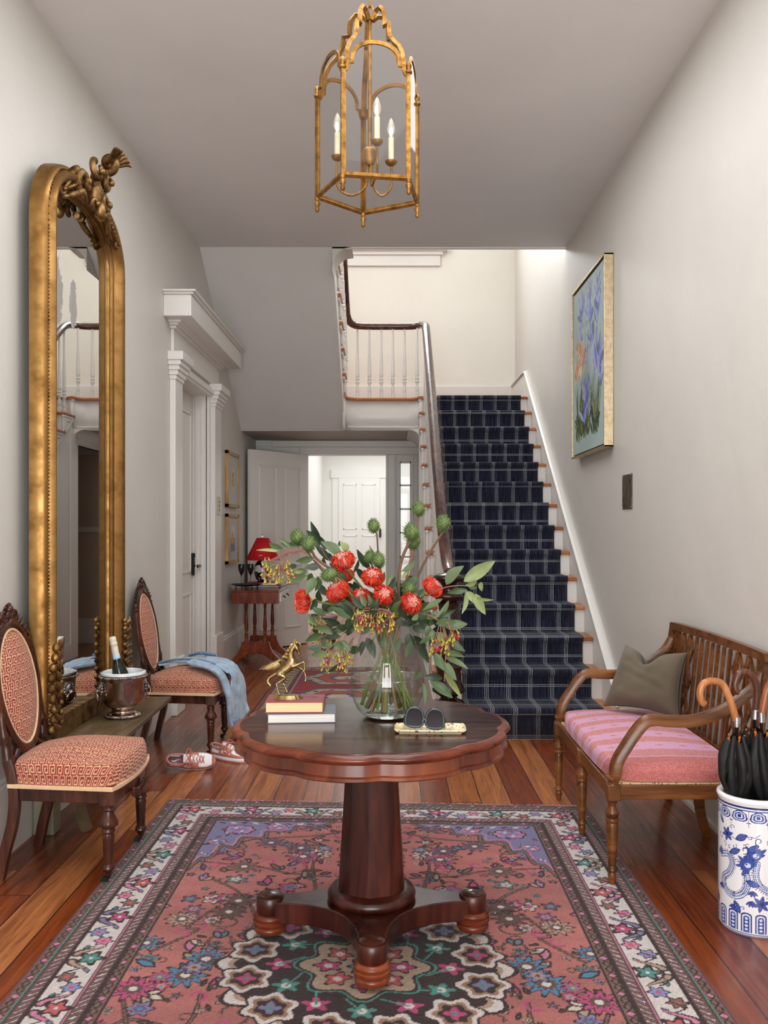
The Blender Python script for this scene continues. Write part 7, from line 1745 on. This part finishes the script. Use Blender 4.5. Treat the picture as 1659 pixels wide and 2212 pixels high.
branch('pale eucalyptus branch stretching right in front of the stair runner', [(880, 800), (1000, 700), (1090, 625), (1180, 578), (1260, 560), (1340, 560), (1400, 572)],
    [((1212, 552), (1320, 432), 66, G_), ((1320, 532), (1518, 405), 76, P_), ((1400, 532), (1330, 560), 34, P_), ((1345, 585), (1215, 605), 36, M_), ((1400, 575), (1340, 545), 30, M_), ((1340, 592), (1388, 672), 42, P_), ((1335, 592), (1308, 735), 28, P_), ((1390, 608), (1452, 737), 56, P_), ((1400, 635), (1505, 648), 20, P_), ((1430, 535), (1432, 595), 30, P_), ((1190, 640), (1060, 712), 34, G_), ((1230, 650), (1130, 760), 32, G_), ((1020, 720), (1120, 700), 34, M_)], 3.02, 2.90, 'stem_pink', 0.002, 5)
branch('drooping eucalyptus spray hanging over the right side of the vase', [(890, 790), (1000, 730), (1100, 740), (1190, 800), (1215, 900), (1205, 1040), (1200, 1150)],
    [((1160, 772), (1272, 708), 36, D_), ((1150, 790), (1270, 785), 50, M_), ((1200, 805), (1346, 795), 60, G_), ((1240, 880), (1330, 962), 44, M_), ((1000, 812), (1105, 842), 46, D_), ((1115, 808), (1080, 872), 44, G_), ((1130, 830), (1125, 900), 36, G_), ((1190, 848), (1158, 905), 50, P_), ((1120, 880), (1045, 915), 34, M_), ((1060, 920), (1102, 1040), 52, D_), ((1200, 970), (1330, 1002), 36, G_), ((1140, 975), (1202, 1082), 52, M_), ((1205, 1000), (1352, 1072), 34, G_), ((1210, 1035), (1278, 1142), 52, G_), ((1203, 1100), (1305, 1258), 40, P_), ((1190, 1130), (1068, 1125), 46, D_), ((1120, 1150), (1252, 1252), 56, M_), ((1072, 1160), (1078, 1295), 28, M_), ((1180, 950), (1260, 1010), 30, D_), ((1090, 760), (1180, 745), 34, M_), ((1100, 735), (1020, 760), 36, D_), ((1030, 700), (1110, 660), 28, M_)], 3.02, 2.86, 'stem_pink', 0.0022, 6)
branch('low eucalyptus spray drooping left of the vase above the runner rug', [(830, 800), (700, 790), (600, 830), (540, 900), (470, 960)],
    [((620, 760), (500, 690), 50, M_), ((645, 695), (525, 672), 64, D_), ((512, 858), (390, 820), 42, G_), ((560, 800), (440, 760), 44, D_), ((450, 865), (345, 905), 46, M_), ((450, 930), (350, 942), 38, D_), ((480, 975), (378, 985), 42, G_), ((550, 900), (555, 978), 54, G_), ((560, 895), (622, 962), 34, G_), ((560, 872), (455, 885), 40, D_), ((540, 1040), (475, 1095), 22, D_), ((410, 640), (372, 710), 44, D_), ((470, 740), (380, 690), 40, M_), ((600, 830), (530, 800), 40, D_), ((640, 800), (600, 870), 44, D_), ((520, 760), (440, 800), 34, D_), ((660, 760), (580, 740), 36, M_), ((420, 800), (360, 730), 36, G_), ((510, 930), (430, 930), 30, M_)], 3.02, 2.90, 'stem_pink', 0.0022, 7)
branch('short leafy eucalyptus tips standing in front of the middle blooms', [(830, 850), (790, 780), (760, 720)],
    [((750, 745), (792, 640), 46, D_), ((775, 760), (725, 610), 42, M_), ((700, 700), (625, 620), 36, D_), ((715, 690), (675, 608), 34, G_), ((860, 720), (898, 575), 38, D_), ((860, 740), (935, 640), 40, M_), ((960, 760), (930, 670), 46, D_), ((640, 740), (560, 660), 44, D_), ((980, 740), (1060, 680), 38, D_), ((700, 800), (620, 780), 40, M_), ((900, 780), (980, 800), 40, D_), ((820, 760), (840, 680), 36, D_), ((1000, 770), (1040, 730), 30, P_), ((740, 800), (680, 860), 36, M_)], 2.98, 2.91, 'stem_green', 0.0025, 8)
branch('eucalyptus leaves hanging down inside the glass vase', [(800, 830), (760, 900), (740, 980)],
    [((720, 880), (770, 1010), 56, D_), ((700, 900), (680, 990), 44, D_), ((980, 850), (990, 960), 60, D_), ((850, 1175), (745, 1290), 60, D_), ((1000, 900), (960, 1000), 44, M_), ((800, 860), (830, 960), 34, M_), ((930, 880), (900, 980), 40, M_), ((1060, 1080), (1010, 1140), 34, M_)], 3.05, 3.05, 'stem_green', 0.002, 9)
branch('dense dark eucalyptus foliage filling the back of the arrangement', [(850, 820), (780, 700), (700, 620), (620, 560)],
    [((rf.uniform(560, 1060), rf.uniform(560, 800)), None, rf.uniform(34, 54), rf.choice([D_, M_, D_, G_])) for _ in range(0)]+[((bx, by), (bx+rf.uniform(-95, 95), by-rf.uniform(20, 90)), rf.uniform(36, 56), rf.choice([D_, M_, D_, G_])) for bx, by in [(rf.uniform(430, 1090), rf.uniform(600, 830)) for _ in range(66)]+[(rf.uniform(400, 640), rf.uniform(760, 980)) for _ in range(14)]+[(rf.uniform(1050, 1240), rf.uniform(760, 960)) for _ in range(12)]], 3.14, 3.18, 'stem_green', 0.002, 10)
# straight cut stems standing in the water
for k, (x0, y0, x1, y1, rr, lab) in enumerate(((650, 1290, 730, 1160, 0.0062, 'leftmost cut green stem standing in the vase water'), (750, 1345, 850, 1130, 0.0062, 'bright green cut stem slanting right in the vase water'), (870, 1290, 900, 1120, 0.005, 'upright green stem in the middle of the vase water'), (925, 1350, 885, 1150, 0.0062, 'thick green stem leaning left in the vase water'), (965, 1345, 940, 1150, 0.006, 'green stem right of centre in the vase water'), (1025, 1300, 940, 1150, 0.0068, 'rightmost thick yellow green stem in the vase water'))):
    t = thing('flower_stem', lab, 'stem', (VX, VY, TBL), 0, 'cut stems in the vase')
    Yk = VY+(-0.03 if k in (1, 4, 5) else 0.03)
    a, b_ = C1(x0, y0, Yk), C1(x1, y1, VY); a.z = max(a.z, TBL+0.022); 
    c = Vector((a.x-VX, a.y-VY, 0)); lim = 0.092
    if c.length > lim: c *= lim/c.length; a.x, a.y = VX+c.x, VY+c.y
    top = b_+(b_-a).normalized()*0.08; top.x = lerp(top.x, VX, 0.3)
    obj('stem', MB().tube([p-t.location for p in (a, b_, top, NK_.lerp(top, 0.4))], [rr, rr, rr*0.8, rr*0.6], 12), 'stem_green', t)

# ---- clusters of yellow gum buds with pink tips
bud_me = []
for L_ in (0.016, 0.019):
    m = MB(); m.lathe([(0.0008, 0.0), (0.0011, -0.004), (0.0022, -L_*0.45), (0.0036, -L_*0.80), (0.0038, -L_*0.88)], 10, cap=True); n0 = len(m.f); m.cur = 1; m.ball((0, 0, -L_*0.92), (0.0037, 0.0037, 0.0030), 8, 5)
    o = obj('bud_source', m, ['bud_yellow', 'bud_pink'], None, smooth=60); bud_me.append(o.data); bpy.data.objects.remove(o)
def cluster(label, root, cen, rx, ry, n, Y, seed, open_=0):
    r = random.Random(seed); R0 = C1(root[0], root[1], Y); t = thing('gum_blossom_cluster', label, 'flower', R0, 0, 'gum blossom clusters'); tw = MB(); hubs = []
    for k in range(max(3, n//6)): hubs.append(C1(cen[0]+r.uniform(-rx, rx)*0.8, cen[1]-ry*0.6+r.uniform(-ry, ry)*0.5, Y+r.uniform(-0.02, 0.02))-R0)
    for h in hubs: tw.tube(crom([Vector((0, 0, 0)), h*0.5+Vector((0, 0, 0.012)), h], 5), 0.0014, 5)
    for k in range(n):
        h = r.choice(hubs); p = C1(cen[0]+r.uniform(-rx, rx), cen[1]+r.uniform(-ry, ry), Y+r.uniform(-0.03, 0.02))-R0; h = min(hubs, key=lambda q: (q-p).length+r.uniform(0, 0.015))
        tw.tube(crom([h, h.lerp(p, 0.5)+Vector((0, 0, 0.004)), p], 3), 0.0009, 4)
        b = bpy.data.objects.new('bud', bud_me[k % 2]); COL.objects.link(b); b.parent = t; b.location = p; b.rotation_euler = (r.uniform(-0.5, 0.5), r.uniform(-0.5, 0.5), 0)
    obj('twigs', tw, 'stem_pink', t)
    if open_:
        m = MB()
        for q in range(open_):
            c = C1(cen[0]+r.uniform(-rx, rx)*0.6, cen[1]+ry*0.5+r.uniform(-ry, ry)*0.4, Y-0.02)-R0
            for k in range(50): d = Vector((r.gauss(0, 1), r.gauss(0, 1), r.gauss(0, 1)-0.4)).normalized(); m.tube([c, c+d*r.uniform(0.006, 0.010)], 0.0005, 3)
        obj('open_blossom', m, 'bud_pink', t)
cluster('yellow gum buds with pink tips hanging leftmost, before the black goblets', (340, 345), (165, 455), 100, 75, 62, 2.95, 1)
cluster('gum buds with pink tips massed in front of the vase neck', (900, 750), (760, 760), 135, 65, 66, 2.92, 2, 5)
cluster('small bunch of yellow gum buds left of the vase, under the leftmost red bloom', (540, 740), (410, 785), 55, 40, 18, 2.96, 3)
cluster('green and yellow gum buds hanging left of the vase shoulder', (560, 870), (455, 915), 55, 30, 20, 2.97, 4)
cluster('lowest gum buds with bright pink tips left of the vase', (560, 900), (525, 1020), 80, 55, 42, 2.94, 5, 2)
cluster('gum buds with pink tips on the right, in front of the dark newel post', (1180, 800), (1180, 925), 80, 45, 38, 2.92, 6, 2)
cluster('few gum buds with crimson blossom beside the rightmost drooping leaves', (1210, 790), (1260, 860), 30, 35, 9, 2.90, 7, 2)
cluster('dull green gum buds half hidden beside the glass vase', (640, 880), (605, 990), 25, 40, 10, 3.02, 8)

# ================================================================== sneakers
def sneaker(name, label, loc, rot):
    t = thing(name, label, 'shoe', loc, 0, 'pink and white sneakers'); t.rotation_euler = rot
    L = 0.285
    def half(x):        # half width along the length, x 0 heel .. 1 toe
        return 0.034+0.014*math.sin(PI*min(1, max(0, (x-0.25)/0.75)))**0.8+0.002*x if x < 0.999 else 0.03
    def outline(x, s, k=1.0):
        e = 1.0
        if x < 0.12: e = math.sqrt(max(0, 1-((0.12-x)/0.12)**2))
        if x > 0.80: e = math.sqrt(max(0, 1-((x-0.80)/0.20)**2.2))
        return half(x)*e*k*s
    def ring(z, k, x0, x1, n=28):
        pts = []
        for i in range(n+1): x = i/n; xx = 0.5-0.5*math.cos(PI*x); pts.append(((lerp(x0, x1, xx))*L, outline(xx, 1, k), z))
        for i in range(n-1, 0, -1): x = i/n; xx = 0.5-0.5*math.cos(PI*x); pts.append(((lerp(x0, x1, xx))*L, -outline(xx, 1, k), z))
        return pts
    def skinrings(rings):
        m = MB(); n = len(rings[0]); vs = [p for r_ in rings for p in r_]; m.add(vs, [(j*n+i, j*n+(i+1) % n, (j+1)*n+(i+1) % n, (j+1)*n+i) for j in range(len(rings)-1) for i in range(n)]+[tuple(range(n))[::-1]]); return m
    m = skinrings([ring(0.0, 0.97, 0, 1), ring(0.004, 1.0, 0, 1), ring(0.009, 1.01, 0, 1)]); obj('outsole', m, 'shoe_pink', t, smooth=50)
    m = skinrings([ring(0.009, 1.0, 0, 1), ring(0.012, 1.02, 0, 1), ring(0.024, 1.01, 0, 1), ring(0.027, 0.98, 0.003, 0.997)]); n = 56; obj('midsole', m, 'shoe_white', t, smooth=50)
    # upper: cross-sections along the length
    def top(x):
        P = [(0, 0.085), (0.12, 0.078), (0.25, 0.066), (0.36, 0.080), (0.45, 0.092), (0.60, 0.074), (0.75, 0.056), (0.90, 0.048), (1.0, 0.028)]
        for (a, b_), (c, d) in zip(P, P[1:]):
            if x <= c: u = (x-a)/(c-a); u = u*u*(3-2*u); return lerp(b_, d, u)
        return 0.028
    NX_, NA = 60, 29; vs = []; fs = []; fm = []
    for i in range(NX_+1):
        xx = 0.5-0.5*math.cos(PI*i/NX_); hw = max(0.001, outline(xx, 1, 0.95)); h = top(xx)
        for j in range(NA):
            a = PI*j/(NA-1); c_, s_ = math.cos(a), math.sin(a); e = 0.62 if xx < 0.45 else 0.75
            vs.append((xx*(L-0.004)+0.002, math.copysign(abs(c_)**e, c_)*hw*(1-0.25*s_*(xx < 0.5)), 0.025+(h-0.025)*abs(s_)**0.7))
    m = MB()
    for i in range(NX_):
        for j in range(NA-1):
            xx = 0.5-0.5*math.cos(PI*(i+0.5)/NX_); a = (j+0.5)/(NA-1); ctr = abs(a-0.5)
            if xx < 0.40 and ctr < 0.27: continue          # the opening for the foot
            white = (0.66 < xx < 0.92 and ctr < 0.33-0.25*max(0, (xx-0.80))*2) or (0.36 < xx < 0.62 and 0.34 < ctr < 0.445) or (0.10 < xx < 0.30 and 0.30 < ctr < 0.42)
            sw_ = 0.38 < xx < 0.60 and abs(ctr-(0.46-0.6*(xx-0.36)*0.5)) < 0.028*(1.3-2.2*abs(xx-0.47))
            m.cur = 0 if (white and not sw_) else 1
            m.add([vs[i*NA+j], vs[i*NA+j+1], vs[(i+1)*NA+j+1], vs[(i+1)*NA+j]], [(0, 1, 2, 3)])
    up_ = obj('upper', m, ['shoe_white', 'shoe_pink'], t, smooth=0); bm = bmesh.new(); bm.from_mesh(up_.data); bmesh.ops.remove_doubles(bm, verts=bm.verts, dist=0.0002); bmesh.ops.recalc_face_normals(bm, faces=bm.faces); bm.to_mesh(up_.data); bm.free()
    up_.data.polygons.foreach_set('use_smooth', [True]*len(up_.data.polygons)); so = up_.modifiers.new('s', 'SOLIDIFY'); so.thickness = 0.004; so.offset = -1
    obj('collar_lining', MB().tube(crom([(0.010, 0.0, 0.084), (0.03, 0.024, 0.080), (0.07, 0.029, 0.068), (0.105, 0.024, 0.076), (0.118, 0.0, 0.080), (0.105, -0.024, 0.076), (0.07, -0.029, 0.068), (0.03, -0.024, 0.080)], 5, closed=True), 0.006, 8, closed=True), 'shoe_lining', t)
    ins = obj('insole', MB().prism([(p[0]*0.45+0.012, p[1]*0.72) for p in ring(0, 1, 0, 1)], 0.030, 0.034), 'shoe_insole', t)
    # swoosh mark and letters printed on the insole
    mk = MB(); mk.prism([(0.030, 0.006), (0.040, -0.004), (0.052, -0.004), (0.088, 0.014), (0.050, 0.003), (0.038, 0.003)], 0.0342, 0.0348)
    def ln(pts): mk.tube([(0.048+0.7*x, -0.016+y, 0.0348) for x, y in pts], 0.0009, 4)
    for ox, g in ((0.0, [[(0, 0), (0, .007), (.005, 0), (.005, .007)]]), (0.009, [[(0, 0), (0, .007)]]), (0.013, [[(0, 0), (0, .007)], [(.005, .007), (0, .0035), (.005, 0)]]), (0.022, [[(.005, 0), (0, 0), (0, .007), (.005, .007)], [(0, .0035), (.004, .0035)]])):
        for p in g: ln([(ox+a, b_) for a, b_ in p])
    obj('insole_mark', mk, 'shoe_white', ins)
    tg = obj('tongue', MB().grid(lambda u, v: (lerp(0.100, 0.19, v), lerp(-0.024, 0.024, u)*(1-0.15*v), 0.100-0.02*v-0.010*(2*u-1)**2-0.008*v*v), 10, 12), 'shoe_white', t, solid=0.006, smooth=60)
    mk = MB().prism([(0.106, 0.012), (0.110, 0.000), (0.108, -0.012), (0.114, -0.002)], 0.1015, 0.1025); obj('tongue_mark', mk, 'shoe_pink', tg)
    m = MB()
    for k in range(5):
        x = 0.132+0.018*k; z = top(x/L)+0.004; s = 1 if k % 2 else -1
        for s in (1, -1): m.tube(crom([(x, s*0.021, z-0.006), (x+0.006, 0, z+0.003), (x+0.014, -s*0.021, z-0.008)], 5), 0.0028, 6, flat=0.6)
    for s in (1, -1):
        m.tube(crom([(0.128, 0, 0.102), (0.115, s*0.025, 0.112), (0.125, s*0.052, 0.098), (0.138, s*0.050, 0.088), (0.135, s*0.02, 0.098), (0.128, 0, 0.102)], 5), 0.0028, 6)
        m.tube(crom([(0.128, 0, 0.102), (0.150, s*0.03, 0.096), (0.140, s*0.055, 0.066), (0.150, s*0.066, 0.040)], 5), 0.0026, 6)
    obj('laces', m, 'lace', t)
    return t
sneaker('sneaker', 'pink and white sneaker tipped over toward the camera, nearer of the pair', (-1.30, 5.05, 0.046), (math.radians(62), math.radians(2), math.radians(13)))
sneaker('sneaker', 'pink and white sneaker standing upright, half behind its tipped mate', (-1.10, 5.36, 0.0), (0, 0, math.radians(-28)))

# ================================================================== denim shirt over the far chair
c2l = Vector((-1.315, 5.62, 0))
def cloth_sheet(name, ctrl, nu, nv, mat, par, thick=0.004, wr=0.010, seed=0, fr=7):
    # ctrl: rows of control points (world), smoothed into a wrinkled sheet
    rows = [crom(r_, 8) for r_ in ctrl]; n = len(rows[0]); cols = []
    for i in range(n): cols.append(crom([r_[i] for r_ in rows], 8))
    H_ = len(cols[0]); m = MB(); vs = []
    for j in range(H_):
        for i in range(n):
            p = Vector(cols[i][j]); a = mnoise.noise(Vector((p.x*fr*2.2, p.y*fr*2.2, p.z*fr*0.8+seed)))+0.5*mnoise.noise(Vector((p.x*fr*5, p.y*fr*5, p.z*fr*2+seed*3)))
            vs.append(p+Vector((0.5, -0.6, 0.5))*wr*a)
    m.add([v-par.location for v in vs], [(j*n+i, j*n+i+1, (j+1)*n+i+1, (j+1)*n+i) for j in range(H_-1) for i in range(n-1)])
    return obj(name, m, mat, par, smooth=80, solid=thick)
dn = thing('denim_shirt', 'faded light blue denim shirt draped over the farther chair seat', 'shirt', (-1.10, 5.72, 0.5))
cx, cy = c2l.x, c2l.y
body_rows = [
    [(cx-0.20, cy+0.17, 0.520), (cx-0.06, cy+0.22, 0.530), (cx+0.08, cy+0.24, 0.535), (cx+0.18, cy+0.245, 0.520), (cx+0.26, cy+0.23, 0.47)],
    [(cx-0.19, cy+0.05, 0.520), (cx-0.06, cy+0.09, 0.545), (cx+0.08, cy+0.10, 0.550), (cx+0.20, cy+0.13, 0.530), (cx+0.29, cy+0.14, 0.47)],
    [(cx-0.17, cy-0.02, 0.515), (cx-0.05, cy-0.01, 0.535), (cx+0.08, cy-0.04, 0.535), (cx+0.21, cy-0.03, 0.520), (cx+0.31, cy+0.02, 0.45)]]
cloth_sheet('shirt_body', body_rows, 0, 0, 'denim', dn, seed=1, wr=0.012)
hang = [
    [(cx+0.10, cy+0.14, 0.552), (cx+0.12, cy+0.02, 0.556), (cx+0.14, cy-0.08, 0.545)],
    [(cx+0.26, cy+0.16, 0.525), (cx+0.30, cy+0.02, 0.505), (cx+0.30, cy-0.12, 0.485)],
    [(cx+0.34, cy+0.15, 0.42), (cx+0.345, cy+0.0, 0.40), (cx+0.31, cy-0.13, 0.40)],
    [(cx+0.36, cy+0.14, 0.30), (cx+0.355, cy+0.0, 0.28), (cx+0.32, cy-0.12, 0.30)],
    [(cx+0.385, cy+0.12, 0.20), (cx+0.36, cy-0.01, 0.17), (cx+0.33, cy-0.10, 0.20)]]
cloth_sheet('front_panel', hang, 0, 0, 'denim', dn, seed=4, wr=0.022, fr=9)
sl = crom([(cx+0.06, cy-0.06, 0.545), (cx+0.17, cy-0.13, 0.530), (cx+0.255, cy-0.17, 0.49), (cx+0.295, cy-0.175, 0.40), (cx+0.31, cy-0.15, 0.30), (cx+0.315, cy-0.12, 0.20), (cx+0.33, cy-0.10, 0.145)], 8)
m = MB(); vs = []; N = 20
for i, p in enumerate(sl):
    t_ = (sl[min(i+1, len(sl)-1)]-sl[max(i-1, 0)]).normalized(); u = Vector((0, 1, 0)); u = (u-t_*u.dot(t_)).normalized(); w = t_.cross(u)
    for k in range(N):
        a = 2*PI*k/N; rr = 1+0.22*mnoise.noise(Vector((math.cos(a)*1.5, math.sin(a)*1.5, i*0.16))); vs.append(p+(u*math.cos(a)*0.052+w*math.sin(a)*0.020)*rr-dn.location)
m.add(vs, [(i*N+k, i*N+(k+1) % N, (i+1)*N+(k+1) % N, (i+1)*N+k) for i in range(len(sl)-1) for k in range(N)]); obj('sleeve', m, 'denim', dn, smooth=80)
cf = obj('cuff', MB().sweep([p-dn.location for p in (Vector(sl[-1])+Vector((0, 0.0, 0.05)), Vector(sl[-1])+Vector((0.0, 0.0, -0.005)))], [(0.058*math.cos(2*PI*k/16), 0.026*math.sin(2*PI*k/16)) for k in range(16)], up=(1, 0, 0)), 'denim_dark', dn, smooth=50)
m = MB().tube([p-dn.location for p in crom([Vector((cx-0.19, cy+0.03, 0.525)), Vector((cx-0.05, cy-0.005, 0.556)), Vector((cx+0.10, cy-0.04, 0.556)), Vector((cx+0.2, cy-0.06, 0.53))], 6)], 0.012, 8, flat=0.6); obj('placket', m, 'denim_dark', dn, smooth=60)
m = MB().tube([p-dn.location for p in crom([Vector((cx-0.02, cy+0.20, 0.552)), Vector((cx+0.06, cy+0.14, 0.575)), Vector((cx+0.15, cy+0.19, 0.555))], 6)], 0.016, 8, flat=0.7); obj('collar', m, 'denim_dark', dn, smooth=60)
for _o in bpy.data.objects:
    if _o.type == 'MESH': _o.data.name = _o.name
